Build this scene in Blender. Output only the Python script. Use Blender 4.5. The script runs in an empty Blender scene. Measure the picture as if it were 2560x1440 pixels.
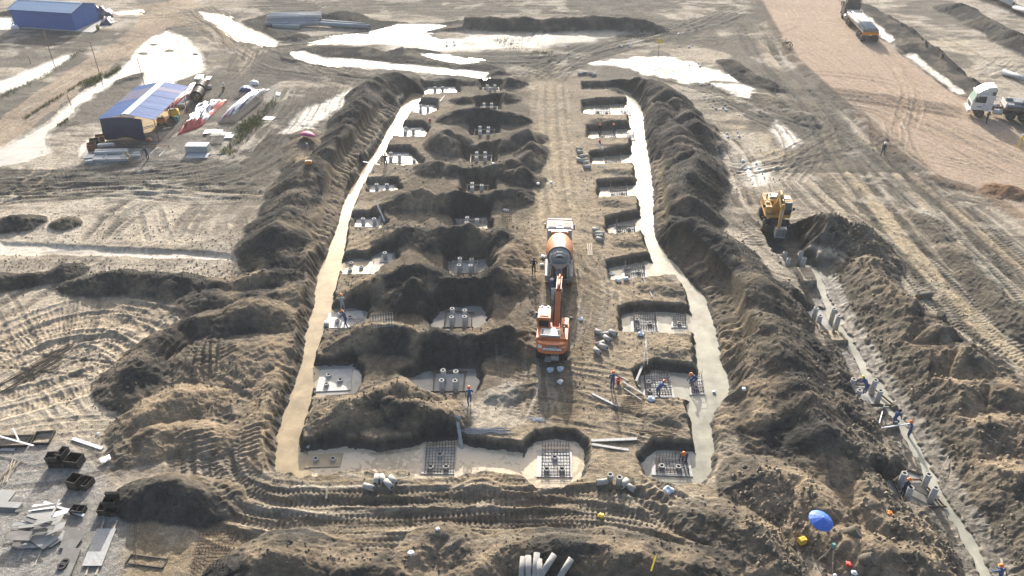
import bpy, bmesh, math, random
import numpy as np
from mathutils import Vector, Matrix

# ------------------------------------------------------------------ camera, sky, sun, exposure
S = bpy.context.scene
COL = S.collection
H = 40.0                      # drone height
TH = math.radians(33.4)       # pitch below the horizon
F = 2000.0                    # focal length in pixels of a 2560-wide picture
cam = bpy.data.cameras.new('camera'); cam.sensor_width = 36.0; cam.lens = 36.0*F/2560.0
cam.clip_start = 0.5; cam.clip_end = 6000.0
camo = bpy.data.objects.new('camera', cam); COL.objects.link(camo)
camo.location = (0, 0, H); camo.rotation_euler = (math.pi/2-TH, 0, 0)
S.camera = camo

SUN_EL = math.radians(20.0); SUN_AZ = math.radians(-0.8)   # azimuth from +Y towards +X
w = bpy.data.worlds.new('World'); S.world = w; w.use_nodes = True
nt = w.node_tree; nt.nodes.clear()
sky = nt.nodes.new('ShaderNodeTexSky'); sky.sky_type = 'NISHITA'; sky.sun_disc = False
sky.sun_elevation = SUN_EL; sky.sun_rotation = SUN_AZ
sky.altitude = 0.0; sky.air_density = 1.0; sky.dust_density = 5.0; sky.ozone_density = 1.0
bg = nt.nodes.new('ShaderNodeBackground'); bg.inputs['Strength'].default_value = 0.125
wo = nt.nodes.new('ShaderNodeOutputWorld')
nt.links.new(sky.outputs[0], bg.inputs[0]); nt.links.new(bg.outputs[0], wo.inputs[0])
sl = bpy.data.lights.new('sun', 'SUN'); sl.energy = 4.7; sl.angle = math.radians(0.6); sl.color = (1.0, 0.955, 0.89)
so = bpy.data.objects.new('sun', sl); COL.objects.link(so)
sdir = Vector((math.sin(SUN_AZ)*math.cos(SUN_EL), math.cos(SUN_AZ)*math.cos(SUN_EL), math.sin(SUN_EL)))
so.rotation_euler = sdir.to_track_quat('Z', 'Y').to_euler()
S.view_settings.view_transform = 'Standard'; S.view_settings.look = 'None'
S.view_settings.gamma = 1.0; S.view_settings.use_curve_mapping = False
S.view_settings.exposure = 0.93

rnd = random.Random(7)
cT, sT = math.cos(TH), math.sin(TH)
def P(px, py, z=0.0):
    """world point at height z seen at photograph pixel (px, py)"""
    u = (px-1280.0)/F; v = (py-720.0)/F
    t = (H-z)/(sT+v*cT)
    return Vector((u*t, (cT-v*sT)*t, z))

# ------------------------------------------------------------------ noise
_rs = np.random.RandomState(11)
_T = _rs.rand(8, 256, 256).astype(np.float32)
def vnoise(x, y, k=0):
    x = np.asarray(x, np.float32); y = np.asarray(y, np.float32)
    fx = np.floor(x); fy = np.floor(y)
    ix = fx.astype(np.int32); iy = fy.astype(np.int32)
    fx = x-fx; fy = y-fy
    fx = fx*fx*(3-2*fx); fy = fy*fy*(3-2*fy)
    T = _T[k % 8]
    x0 = ix & 255; x1 = (ix+1) & 255; y0 = iy & 255; y1 = (iy+1) & 255
    a = T[x0, y0]; b = T[x1, y0]; c = T[x0, y1]; d = T[x1, y1]
    a = a+(b-a)*fx; c = c+(d-c)*fx
    return a+(c-a)*fy
def fbm(x, y, sc, octv, k=0, gain=0.5):
    s = 0; a = 1.0; t = 0; f = 1.0/sc
    for i in range(octv):
        c, sn = math.cos(0.7*i+k), math.sin(0.7*i+k)
        s = s+a*vnoise((x*c-y*sn)*f+17.3*i+k*3.1, (x*sn+y*c)*f+5.7*i, k+i); t += a; a *= gain; f *= 2.03
    return s/t
def ridged(x, y, sc, octv, k=0):
    s = 0; a = 1.0; t = 0; f = 1.0/sc
    for i in range(octv):
        c, sn = math.cos(0.9*i+k), math.sin(0.9*i+k)
        s = s+a*(1-np.abs(2*vnoise((x*c-y*sn)*f+9.1*i, (x*sn+y*c)*f+k*2.3, k+i)-1)); t += a; a *= 0.5; f *= 2.1
    return s/t
def sstep(a, b, x):
    t = np.clip((x-a)/(b-a), 0, 1); return t*t*(3-2*t)

# ------------------------------------------------------------------ terrain grid (finer where it shows larger)
def Y_of(py):
    v = (py-720.0)/F; t = H/(sT+v*cT); return (cT-v*sT)*t
rows_mid = [Y_of(py) for py in np.linspace(1510, -30, 880)]
rows = list(np.linspace(-60, rows_mid[0]-1.0, 14))+rows_mid
yy = rows[-1]; st = 6.0
while yy < 2000: yy += st; st *= 1.35; rows.append(yy)
ROWS = np.array(rows, np.float64)
def WID(Y): return np.maximum(Y, 20.0)*cT*0.64+H*sT*0.64
cm = list(np.linspace(-1.12, 1.12, 1220)); ce = [1.16, 1.22, 1.32, 1.5, 1.8, 2.3, 3.2, 5.0]
COLS = np.array([-c for c in ce[::-1]]+cm+ce)
NR, NC = len(ROWS), len(COLS)
gX = (WID(ROWS)[:, None]*COLS[None, :]).astype(np.float32).ravel()
gY = np.repeat(ROWS, NC).astype(np.float32)
N = gX.size
inner = (gY > 20) & (gY < 190) & (np.abs(gX) < 150)

C_ = lambda *a: np.array(a, np.float32)
SAND = C_(.40, .355, .29); PALE = C_(.54, .49, .41); TAN = C_(.33, .268, .19); DARK = C_(.060, .060, .058)
MUD = C_(.135, .122, .102); BRN = C_(.165, .142, .112); GREY = C_(.29, .285, .27); ROADC = C_(.43, .345, .275)
ROADE = C_(.27, .20, .15); SILT = C_(.60, .55, .47); CLAY = C_(.36, .36, .32); GREEN = C_(.12, .13, .04)

n6 = fbm(gX, gY, 7.0, 4, 0); n2 = fbm(gX, gY, 2.0, 4, 1); n05 = fbm(gX, gY, 0.55, 3, 2)
r1 = ridged(gX, gY, 1.5, 3, 3); r03 = ridged(gX, gY, 0.45, 2, 4)
n20 = fbm(gX, gY, 28.0, 3, 5)
# long smear noise (streaks left by machines, roughly across the view)
st1 = fbm(gX*0.16, gY, 0.9, 3, 6)

Z = ((n6-.5)*.28+(n2-.5)*.12+(n05-.5)*.05).astype(np.float32)
K = SAND[None]*(0.82+0.36*n6[:, None])
def mixc(idx, m, c, tex=0.25):
    if np.isscalar(m): return
    m = np.clip(m, 0, 1)[:, None]
    c = np.asarray(c)[None]*(1-tex*.5+tex*n2[idx][:, None])
    K[idx] = K[idx]*(1-m)+c*m
f0 = np.arange(N)
mixc(f0, sstep(.5, .62, n2*.6+n6*.4)*.55, TAN)
mixc(f0, sstep(.55, .68, st1)*.5, MUD)
mixc(f0, sstep(.57, .7, n20*.5+n2*.5)*.6, PALE)
WET = np.zeros(N, np.float32)
SPO = np.zeros(N, np.float32)       # how much of a point is loose spoil
TAG = np.zeros(N, np.int16)         # 0 ground, others: separate pieces of the setting

def smooth(pts, z=0.0, n=6):
    """Catmull-Rom through pixel points -> world XY"""
    w_ = [P(p[0], p[1], z) for p in pts]
    a = np.array([[v.x, v.y] for v in w_])
    if len(a) < 3: return a
    e = np.vstack([2*a[0]-a[1], a, 2*a[-1]-a[-2]])
    out = []
    for i in range(1, len(e)-2):
        for t in np.linspace(0, 1, n, endpoint=False):
            p0, p1, p2, p3 = e[i-1], e[i], e[i+1], e[i+2]
            out.append(.5*((2*p1)+(-p0+p2)*t+(2*p0-5*p1+4*p2-p3)*t*t+(-p0+3*p1-3*p2+p3)*t**3))
    out.append(a[-1]); return np.array(out)
def near(a, m):
    x0, y0 = a.min(0)-m; x1, y1 = a.max(0)+m
    j0 = max(0, np.searchsorted(ROWS, y0)-1); j1 = min(NR, np.searchsorted(ROWS, y1)+1)
    sub = np.arange(j0*NC, j1*NC)
    return sub[(gX[sub] > x0) & (gX[sub] < x1)]
def lat(idx, a, cap=True):
    """signed lateral distance to polyline a, arc length along it"""
    x = gX[idx]; y = gY[idx]
    best = np.full(len(idx), 1e9, np.float32); sg = np.zeros(len(idx), np.float32); ss = np.zeros(len(idx), np.float32)
    L = 0.0
    for i in range(len(a)-1):
        p, q = a[i], a[i+1]; dx, dy = q-p; l = math.hypot(dx, dy)
        if l < 1e-6: continue
        t = np.clip(((x-p[0])*dx+(y-p[1])*dy)/(l*l), 0, 1)
        ex = x-p[0]-t*dx; ey = y-p[1]-t*dy
        d = np.hypot(ex, ey); m = d < best
        best[m] = d[m]; ss[m] = L+t[m]*l; sg[m] = np.sign(dx*ey-dy*ex)[m]
        L += l
    return best*np.where(sg == 0, 1, sg), ss, L
def sdf(idx, a):
    """signed distance to closed polygon, negative inside"""
    x = gX[idx]; y = gY[idx]
    best = np.full(len(idx), 1e9, np.float32); ins = np.zeros(len(idx), bool)
    for i in range(len(a)):
        p, q = a[i], a[(i+1) % len(a)]; dx, dy = q-p; l2 = dx*dx+dy*dy
        if l2 < 1e-9: continue
        t = np.clip(((x-p[0])*dx+(y-p[1])*dy)/l2, 0, 1)
        best = np.minimum(best, np.hypot(x-p[0]-t*dx, y-p[1]-t*dy))
        c = ((p[1] > y) != (q[1] > y))
        if dy != 0: ins ^= c & (x < (q[0]-p[0])*(y-p[1])/dy+p[0])
    return np.where(ins, -best, best)
def closed(pts, z=0.0, n=1):
    return np.array([[v.x, v.y] for v in (P(p[0], p[1], p[2] if len(p) > 2 else z) for p in pts)])

def region(pts, c, al=1.0, edge=1.0, rough=1.2, wet=0.0, z=0.0, level=None, tag=0, tex=.25):
    a = closed(pts, z, 1); idx = near(a, edge+rough+1)
    d = sdf(idx, a)+(n2[idx]-.5)*2*rough
    m = 1-sstep(-edge, edge, d)
    if c is not None: mixc(idx, m*al, c, tex)
    if wet: WET[idx] = np.maximum(WET[idx], m*wet)
    if level is not None:
        Z[idx] = Z[idx]*(1-m)+(level+(n2[idx]-.5)*.02)*m
    if tag:
        TAG[idx[d < 0]] = tag
def ridge(pts, wd, h, lump=.5, lam=3.5, k=0, c=DARK, base=0.0, dry=.2, zp=None, tag=0, clod=.6, al=1.0, asym=0.0):
    a = smooth(pts, h*.6 if zp is None else zp); idx = near(a, wd*1.5+1)
    d, s, L = lat(idx, a)
    cut = n6[idx]
    nn = vnoise(s/lam, np.zeros_like(s)+k*1.7, k)*.65+vnoise(s/lam*2.3, np.zeros_like(s)+k*2.9, k+1)*.35
    end = sstep(-.3, wd*.8, np.minimum(s, L-s)+wd*.45)
    hh = 1.2*h*(1-lump+1.9*lump*nn)*end
    dd = d+asym*wd+(n2[idx]-.5)*.75+(cut-.5)*1.3
    ww = wd*(.72+.5*nn)
    t = np.sqrt((dd/ww)**2+.012)
    pr = np.clip(1.04-t, 0, 1)
    g = vnoise(s/.9+k, d*.25, k+2)        # gullies running down the slope
    zz = base+hh*pr*(1-.12*g)+pr*(1-pr)*(.22*(r1[idx]-.5))+(np.minimum(pr*4, 1))*clod*(.09*(r03[idx]-.45)+.12*(n05[idx]-.5)+.10*(r1[idx]-.5))
    zz = np.where(pr > 0, zz, -9)
    m = sstep(-.08, .12, zz-Z[idx])
    mixc(idx, m*al*sstep(0.0, .12, pr), c, .5)
    dry_patch = sstep(.45, .75, .6*n2[idx]+.4*n6[idx]+.1*r03[idx])
    mixc(idx, m*al*dry*dry_patch*sstep(0.02, .2, pr), BRN, .4)  # drier, lighter brown soil in noise patches
    Z[idx] = np.maximum(Z[idx], zz); WET[idx] *= 1-m*sstep(0, .12, pr)
    SPO[idx] = np.maximum(SPO[idx], m*sstep(0, .15, pr))
    if tag: TAG[idx[(pr > .06) & (m > .5)]] = tag
def heap(px, py, r, h, k=0, **kw):
    p = P(px, py, h*.6)
    ridge([(px-4, py), (px+4, py+1)], r, h, lump=.25, k=k, **kw)
def ruts(pts, n=1, spread=0.0, gauge=2.0, wd=.24, depth=.07, c=MUD, al=.7, k=0, tread=.3, z=0.0, berm=.5, wander=.25, spoil=0.0):
    a = smooth(pts, z); mx = spread+gauge
    idx = near(a, mx+1); d, s, L = lat(idx, a)
    keep = np.abs(d) < mx+1; idx = idx[keep]; d = d[keep]; s = s[keep]
    R = random.Random(k*77+5)
    end = sstep(0, 2.0, np.minimum(s, L-s)+R.random())
    g = np.zeros(len(idx), np.float32); b = np.zeros_like(g)
    for j in range(n):
        off = (R.random()-.5)*2*spread if n > 1 else 0.0
        wa = wander*(1+spread*.3)
        c0 = off+wa*(vnoise(s/9.0+j*7.7, s*0+k+j, j)-.5)*2
        gg = gauge*(.9+.2*R.random())
        for sd in (-.5, .5):
            rr = np.abs(d-c0-sd*gg)/wd
            ch = 1-tread*(.5+.5*np.sin(2*math.pi*(s/.34+.35*np.abs(rr))))
            g = np.maximum(g, np.exp(-rr**4)*ch*(.6+.4*R.random()))
            b = np.maximum(b, np.exp(-((rr-1.55)/.42)**2)*(.4+.9*n05[idx]))
    q = end*(1-(1-spoil)*np.clip(SPO[idx], 0, 1))
    patch = .45+1.1*n2[idx]
    Z[idx] += q*patch*(-depth*g+depth*berm*b*(1-g))
    mixc(idx, q*al*np.clip(g*1.1, 0, 1)*np.clip(patch, 0, 1), c, .3)
def lane(pts, hw, c, al=.7, k=0, z=0.0, amp=.07, light=None, thin=False):
    """a strip churned by many passes: streaks run along it"""
    a = smooth(pts, z); idx = near(a, hw+1.5); d, s, L = lat(idx, a)
    e = sstep(hw+.6, hw*.55, np.abs(d)+(n2[idx]-.5)*hw*.9)*sstep(-.5, 3, np.minimum(s, L-s)+(n2[idx]-.5)*3)
    f = fbm(d*1.0+k*3.3, s*.07, .42, 3, k % 8, .6)
    g = fbm(d+k, s*.05, 1.5, 2, (k+3) % 8)
    m = e*(1-.75*np.clip(SPO[idx], 0, 1))
    w0, w1, l0, l1 = (.47, .56, .50, .60) if thin else (.30, .52, .56, .68)
    mixc(idx, m*.75*sstep(l0, l1, 1-f*.7-g*.3) if thin else m*0, PALE)
    mixc(idx, m*al*sstep(w0, w1, f*.65+g*.35), c, .3)
    thin or mixc(idx, m*.75*sstep(.56, .68, f*.7+g*.3), PALE if light is None else light, .2)
    Z[idx] += m*amp*2*(.5-f)
def ribs(pts, hw, spacing, amp, k=0, z=0.0, along=False, c=None):
    a = smooth(pts, z); idx = near(a, hw+.5); d, s, L = lat(idx, a)
    m = sstep(hw, hw*.75, np.abs(d)+(n2[idx]-.5)*hw*.6)*sstep(0, .6, np.minimum(s, L-s))
    t = (d if along else s)/spacing+(n2[idx]-.5)*.6
    tri = np.abs((t % 1.0)*2-1)
    Z[idx] += m*amp*(tri-.5)
    if c is not None: mixc(idx, m*(1-tri)*.6, c)
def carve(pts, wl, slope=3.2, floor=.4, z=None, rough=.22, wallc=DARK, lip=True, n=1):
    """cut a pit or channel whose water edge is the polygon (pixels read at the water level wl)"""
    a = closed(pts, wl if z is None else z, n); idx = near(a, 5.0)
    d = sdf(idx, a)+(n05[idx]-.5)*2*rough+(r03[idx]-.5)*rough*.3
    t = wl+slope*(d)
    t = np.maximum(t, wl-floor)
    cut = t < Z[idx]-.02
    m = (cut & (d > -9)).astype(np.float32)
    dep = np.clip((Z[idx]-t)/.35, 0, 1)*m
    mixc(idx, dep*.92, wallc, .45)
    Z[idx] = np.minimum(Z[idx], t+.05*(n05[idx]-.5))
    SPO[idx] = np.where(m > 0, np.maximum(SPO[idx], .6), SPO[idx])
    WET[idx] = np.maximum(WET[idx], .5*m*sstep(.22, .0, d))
def bench(pts, wd, drop, side=1, k=0, spacing=1.25, amp=.26, c=BRN):
    """sloping bank with bucket scrapes on one side of a line at its top edge"""
    a = smooth(pts, -.4); idx = near(a, wd+1); d, s, L = lat(idx, a)
    dd = d*side
    m = sstep(-.3, .2, dd)*sstep(wd+.2, wd-.2, dd)*sstep(0, 1, np.minimum(s, L-s))
    t = (s/spacing+(n2[idx]-.5)*1.3+(n6[idx]-.5)*3.0) % 1.0
    rib = np.minimum(t*3.5, 1)*(1-t)*1.6
    rib = rib*sstep(.32, .6, n6[idx]*.6+n2[idx]*.4)
    zz = -drop*np.clip(dd/wd, 0, 1)+amp*rib+.12*(r03[idx]-.5)
    zt = Z[idx]*(1-m)+np.minimum(Z[idx], zz+.15)*m
    Z[idx] = zt
    mixc(idx, m*.8, c, .4); mixc(idx, m*sstep(.45, .8, rib)*.75, TAN)
# ------------------------------------------------------------------ terrain features (points read off the photograph, then placed on the ground)
WL = -.82
# broad colour zones
region([(1040, 190), (1460, 190), (1600, 230), (1660, 690), (1830, 960), (1780, 1230), (690, 1220), (780, 780), (860, 560), (990, 300)], TAN, .85, 1.0, 1.0)
region([(0, 180), (480, 0), (900, -20), (1300, -20), (1880, -20), (1850, 60), (1500, 60), (800, 66), (500, 60)], C_(.30, .265, .205), .6, 3, 2)
region([(840, 1), (1640, 1), (1700, 32), (840, 38)], C_(.36, .335, .26), .8, 3, 2)
region([(690, 1200), (1900, 1210), (1900, 1440), (300, 1460), (330, 1260), (560, 1200)], C_(.30, .232, .148), .85, 1.5, 1.5)
region([(0, 500), (640, 500), (780, 650), (500, 720), (0, 700)], C_(.50, .445, .365), .7, 2, 1.5)
region([(0, 720), (380, 740), (470, 800), (330, 960), (330, 1080), (0, 1090)], C_(.50, .435, .345), .85, 2, 1)
region([(1780, 380), (2000, 400), (2150, 560), (2400, 860), (2560, 930), (2560, 700), (2200, 480), (1950, 220), (1830, 210)], C_(.44, .37, .26), .6, 2, 1.5)
region([(1650, 60), (1880, 40), (1960, 150), (2100, 290), (1900, 330), (1700, 220), (1600, 150)], C_(.42, .36, .27), .6, 2, 1.5)
region([(2330, 60), (2560, 160), (2560, 260), (2400, 215), (2290, 130)], C_(.47, .41, .31), .8, 1.5, 1)
region([(480, 205), (640, 190), (720, 230), (640, 330), (520, 400), (380, 440), (230, 430), (240, 330), (330, 240)], GREY, .75, 1.0, 1.0, tag=7)
region([(-40, 1150), (130, 1110), (240, 1130), (270, 1230), (320, 1310), (290, 1460), (-60, 1470)], C_(.31, .305, .295), .8, .8, .6, level=0.0, tag=8, tex=.5)
# silt and shallow water films
region([(1480, 158), (1560, 148), (1660, 142), (1740, 160), (1830, 192), (1860, 206), (1790, 204), (1720, 206), (1640, 188), (1560, 165)], SILT, .9, 1.0, 1.5, wet=.9)
region([(1560, 80), (1480, 105), (1340, 120), (1000, 130), (960, 118), (1300, 75), (1450, 62)], C_(.47, .43, .34), .8, 1.5, 2, wet=.35)
region([(0, 604), (200, 614), (420, 624), (600, 637), (740, 640), (750, 655), (640, 655), (480, 642), (200, 636), (0, 632)], SILT, .95, .3, .3, wet=.55, level=-.28)
region([(1940, 300), (1990, 330), (2010, 370), (1960, 372), (1930, 330)], SILT, .7, .6, 1, wet=.6)
region([(1790, 210), (1870, 220), (1900, 240), (1850, 245)], SILT, .6, .6, 1, wet=.6)
region([(1840, 420), (1900, 400), (1940, 450), (1870, 470)], SILT, .6, .6, 1.2, wet=.5)
region([(700, 330), (760, 270), (880, 225), (880, 250), (800, 310), (760, 350)], SILT, .8, .6, 1.2, wet=.5)
region([(1800, 570), (2080, 700), (2080, 560), (1930, 470)], None)
# haul road, right: packed reddish laterite, a little proud of the site
RD = [(1850, -60), (1900, 20), (1960, 130), (2060, 225), (2130, 290), (2240, 395), (2330, 455), (2450, 492), (2560, 560), (2900, 740), (2900, 510), (2560, 325), (2400, 238), (2230, 112), (2120, 10), (2050, -60)]
region(RD, ROADE, .9, .6, .5, level=.18)
RDi = [(1865, -60), (1912, 20), (1972, 125), (2075, 225), (2150, 290), (2262, 395), (2345, 445), (2470, 482), (2560, 540), (2900, 720), (2900, 520), (2560, 338), (2400, 250), (2215, 112), (2105, 10), (2035, -60)]
region(RDi, ROADC, .95, .35, .25, level=.28, tag=1, tex=.12)
# dirt road, left
region([(-60, 345), (60, 255), (200, 160), (330, 70), (380, 20), (520, 20), (500, 60), (420, 70), (330, 130), (220, 215), (100, 305), (-60, 420)], C_(.42, .325, .235), .9, .6, .5, level=.12, tag=2, tex=.15)
region([(330, 15), (480, -5), (520, 30), (620, 90), (640, 160), (600, 190), (590, 140), (520, 80), (440, 60)], C_(.40, .315, .22), .9, .8, .8, tag=2)

# --- left spoil bank and field mounds
ridge([(1000, 185), (935, 215), (900, 275), (862, 335), (815, 395)], 3.6, 2.1, .55, 3.5, 1, tag=3)
ridge([(800, 400), (755, 455), (725, 515), (700, 575), (690, 620)], 4.4, 2.3, .5, 4.5, 2, tag=3)
ridge([(860, 420), (800, 520), (770, 600), (760, 680)], 2.2, .9, .5, 2.6, 3, tag=3, c=BRN)
ridge([(770, 330), (745, 395), (790, 430)], 2.6, .9, .4, 3, 4, c=BRN, tag=3)
ridge([(0, 555), (60, 550)], 2.2, .9, .6, 2, 5); heap(160, 550, 1.6, .8, 6)
ridge([(-20, 700), (80, 690), (170, 670)], 1.7, .8, .5, 2.2, 7)
ridge([(190, 700), (330, 695), (450, 705), (560, 712), (640, 700), (720, 690)], 2.1, 1.0, .7, 2.3, 8, tag=3)
ridge([(520, 735), (620, 745), (700, 745), (770, 720)], 2.8, 1.1, .6, 3, 9, tag=3)
ridge([(560, 800), (640, 780), (720, 790)], 3.2, 1.3, .5, 3, 10, tag=3)
ridge([(330, 950), (380, 880), (450, 820), (540, 790)], 2.8, 1.3, .3, 4, 11, tag=3)
ridge([(420, 930), (520, 900), (620, 880), (700, 860)], 4.2, 1.0, .35, 3, 12, c=MUD, tag=3)
ridge([(340, 1060), (420, 1010), (520, 980)], 2.4, .9, .5, 3, 13, c=BRN, tag=3)
ridge([(330, 1110), (430, 1080), (540, 1080)], 2.0, .8, .6, 3, 14, c=BRN, tag=3)
ridge([(350, 1220), (430, 1210), (520, 1230)], 2.2, 1.5, .3, 3, 15, tag=3)
ridge([(700, 880), (690, 960), (670, 1040), (660, 1130)], 1.8, .5, .6, 2, 16, c=BRN, tag=3)
# --- bottom heaps
ridge([(600, 1420), (700, 1385), (800, 1400)], 2.8, 1.5, .5, 3, 17, tag=9)
ridge([(820, 1440), (920, 1420), (1000, 1430)], 2.2, .9, .5, 2, 18, tag=9)
ridge([(1010, 1395), (1060, 1350), (1120, 1340), (1150, 1370)], 1.6, .6, .4, 2, 19, c=BRN, tag=9)
ridge([(1180, 1430), (1240, 1385), (1320, 1375)], 2.1, .9, .5, 2.5, 20, c=BRN, tag=9)
ridge([(1380, 1390), (1500, 1370), (1560, 1390), (1650, 1400), (1760, 1420)], 2.4, 1.25, .5, 2.6, 21, tag=9)
ridge([(1760, 1290), (1830, 1310), (1850, 1370)], 2.2, .8, .5, 2.5, 22, c=MUD, tag=9)
# --- middle heaps between the footing rows
region([(1060, 200), (1310, 195), (1345, 330), (1340, 480), (1320, 640), (1330, 860), (1240, 960), (1160, 1080), (760, 1100), (800, 850), (870, 560), (1000, 330)], C_(.11, .098, .08), .7, 1.2, 1.6)
region([(1040, 235), (1130, 240), (1110, 300), (1060, 300), (1000, 345), (1090, 350), (1060, 420), (940, 425), (880, 560), (960, 590), (870, 640), (850, 700), (880, 560), (960, 400)], TAN, .5, .8, 1.2)
for i, (a_, hh_, ww_) in enumerate([
    ([(1060, 205), (1180, 200), (1290, 205)], .8, 1.8), ([(1150, 245), (1270, 240)], .8, 1.8), ([(1130, 285), (1160, 282), (1290, 290)], 1.5, 2.3),
    ([(1140, 345), (1110, 350), (1180, 365), (1330, 335)], 1.5, 2.4), ([(1075, 410), (1110, 405), (1200, 420), (1310, 395), (1330, 365)], 1.5, 2.4), ([(985, 500), (1060, 490), (1150, 500), (1290, 480)], 1.5, 2.4),
    ([(1290, 430), (1330, 440)], 1.5, 2.2),
    ([(985, 580), (1030, 575), (1120, 590), (1250, 580)], 1.7, 2.6), ([(1240, 590), (1290, 610), (1270, 680)], 1.3, 2.2), ([(930, 708), (1000, 698), (1050, 690), (1160, 720), (1280, 680)], 1.9, 2.8),
    ([(1270, 690), (1300, 700)], 1.1, 2.0), ([(1010, 720), (1060, 730)], 2.2, 2.9),
    ([(880, 840), (930, 830), (1010, 835), (1130, 850), (1290, 830)], 1.6, 2.3), ([(1270, 850), (1310, 860)], 1.3, 2.2),
    ([(830, 1030), (910, 1005), (980, 975), (1030, 970)], 1.3, 2.2), ([(950, 1000), (1030, 1010), (1120, 1020)], 1.7, 2.3), ([(1250, 985), (1310, 965)], .6, 1.3)]):
    ridge(a_, ww_*.95, hh_*.8, .75, 2.6, 23+i, dry=.35, tag=5)
for pl_ in ([(1000, 345), (1080, 350), (1060, 372), (985, 372)], [(945, 420), (1010, 425), (990, 450), (915, 450)], [(905, 495), (960, 495), (950, 535), (882, 535)], [(870, 580), (1000, 575), (980, 615), (860, 630)], [(840, 700), (950, 695), (900, 745), (832, 755)], [(810, 840), (960, 825), (940, 860), (795, 880)], [(790, 1010), (930, 995), (900, 1050), (775, 1070)], [(1070, 300), (1130, 295), (1120, 315), (1060, 318)], [(980, 960), (1060, 965), (1160, 1000), (1050, 1005), (930, 990)]):
    region(pl_, TAN, .75, .7, 1.0, z=.5)
# low brown ground crumbs on the strips between the right footings
for i, (x, y) in enumerate([(1520, 245), (1510, 300), (1530, 360), (1545, 425), (1540, 505), (1575, 605), (1640, 720), (1660, 870), (1650, 1040)]):
    ridge([(x-25, y), (x+45, y+3)], 1.0, .2, .6, 1.6, 50+i, c=MUD, al=.5, zp=0)
# --- right spoil bank
ridge([(1560, 195), (1640, 215), (1700, 270), (1745, 340)], 3.6, 2.0, .45, 4, 60, tag=4)
ridge([(1640, 260), (1690, 330), (1720, 420), (1740, 470)], 4.2, 2.2, .45, 4, 61, tag=4)
ridge([(1690, 400), (1745, 400), (1720, 480), (1740, 560), (1800, 620)], 3.8, 2.3, .5, 4.5, 62, tag=4)
ridge([(1700, 560), (1790, 610), (1860, 690), (1900, 760), (1910, 830)], 4.2, 2.2, .5, 4.5, 63, tag=4)
ridge([(1900, 800), (1950, 880), (1980, 960), (2030, 1040), (2060, 1120)], 4.0, 2.5, .5, 4, 64, tag=4)
ridge([(1880, 900), (1900, 1000), (1930, 1080)], 2.6, 1.2, .5, 3, 65, tag=4)
ridge([(1900, 1200), (1990, 1190), (2050, 1240), (2060, 1300)], 2.8, 1.2, .4, 3, 66, c=MUD, tag=4)
ridge([(1860, 1310), (1900, 1360), (1950, 1440)], 2.2, 1.0, .4, 3, 67, c=MUD, tag=4)
# --- spoil along the narrow right trench
ridge([(1990, 560), (2080, 565), (2150, 590), (2190, 630)], 2.7, 1.8, .4, 3, 70, tag=6, clod=1.5)
ridge([(2180, 640), (2200, 690), (2230, 760), (2300, 790)], 2.8, 1.5, .6, 3, 71, tag=6, clod=1.5)
ridge([(2150, 760), (2230, 800), (2330, 820), (2360, 860)], 2.6, 1.4, .6, 2.6, 72, tag=6, clod=1.5)
ridge([(2170, 860), (2280, 890), (2390, 880), (2450, 930)], 3.0, 1.3, .6, 2.6, 73, tag=6, clod=1.5)
ridge([(2270, 960), (2370, 980), (2470, 960), (2540, 1010)], 2.8, 1.2, .6, 2.6, 74, tag=6, clod=1.5)
ridge([(2330, 1060), (2430, 1080), (2530, 1060), (2620, 1100)], 2.8, 1.2, .6, 2.6, 75, tag=6, clod=1.5)
ridge([(2400, 1170), (2480, 1200), (2600, 1190)], 2.6, 1.0, .6, 2.4, 76, tag=6, clod=1.5)
ridge([(2430, 1290), (2520, 1310), (2620, 1290)], 2.4, 1.0, .6, 2.4, 77, tag=6, clod=1.5)
ridge([(2500, 1400), (2600, 1400)], 2.0, .9, .6, 2.4, 78, tag=6, clod=1.5)
ridge([(1960, 720), (2000, 760), (2010, 850), (2080, 900), (2110, 1010), (2150, 1050)], 1.6, .7, .6, 2, 79, tag=6, clod=1.5)
ridge([(2120, 1080), (2170, 1180), (2200, 1280), (2290, 1330)], 1.7, .6, .6, 2, 80, c=MUD, tag=6)
ridge([(2110, 1340), (2200, 1390), (2320, 1400)], 2.2, .9, .7, 2, 81, tag=6)
region([(2130, 1000), (2560, 940), (2560, 1440), (2130, 1440), (2000, 1280), (2080, 1100)], C_(.15, .135, .112), .6, 1.5, 1.5)
# --- far ridges
ridge([(640, 45), (700, 38), (830, 36), (900, 48), (990, 55)], 4.0, 1.6, .6, 6, 82, tag=10); ridge([(1020, 55), (1180, 52), (1330, 56), (1500, 54), (1640, 58)], 3.2, 1.7, .45, 5, 83, tag=10)
ridge([(750, 122), (800, 116), (870, 118), (930, 122)], 3.0, 1.7, .5, 6, 84, tag=10); ridge([(985, 122), (1030, 118), (1070, 126)], 3.0, 1.7, .3, 8, 85, tag=10)
ridge([(920, 138), (1050, 142), (1180, 158), (1225, 168)], 2.2, .9, .4, 4, 86, tag=10)
ridge([(640, 68), (700, 80), (740, 85)], 2.5, 1.0, .6, 4, 87)
ridge([(2150, 5), (2210, 40), (2270, 85), (2320, 125), (2380, 175), (2440, 215)], 3.0, 1.8, .4, 4.5, 88, tag=11)
ridge([(2390, 15), (2450, 45), (2520, 85), (2570, 110)], 3.6, 1.2, .5, 5, 89); ridge([(2530, 100), (2600, 130)], 2.5, 1.2, .5, 5, 90)
ridge([(2480, -10), (2560, 25)], 3.0, 1.0, .5, 5, 91)
ridge([(1820, 150), (1870, 190), (1940, 210)], 2.2, .8, .6, 3, 92); ridge([(1900, 240), (1960, 260), (2030, 300)], 2.0, .4, .6, 3, 93, c=MUD)
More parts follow.
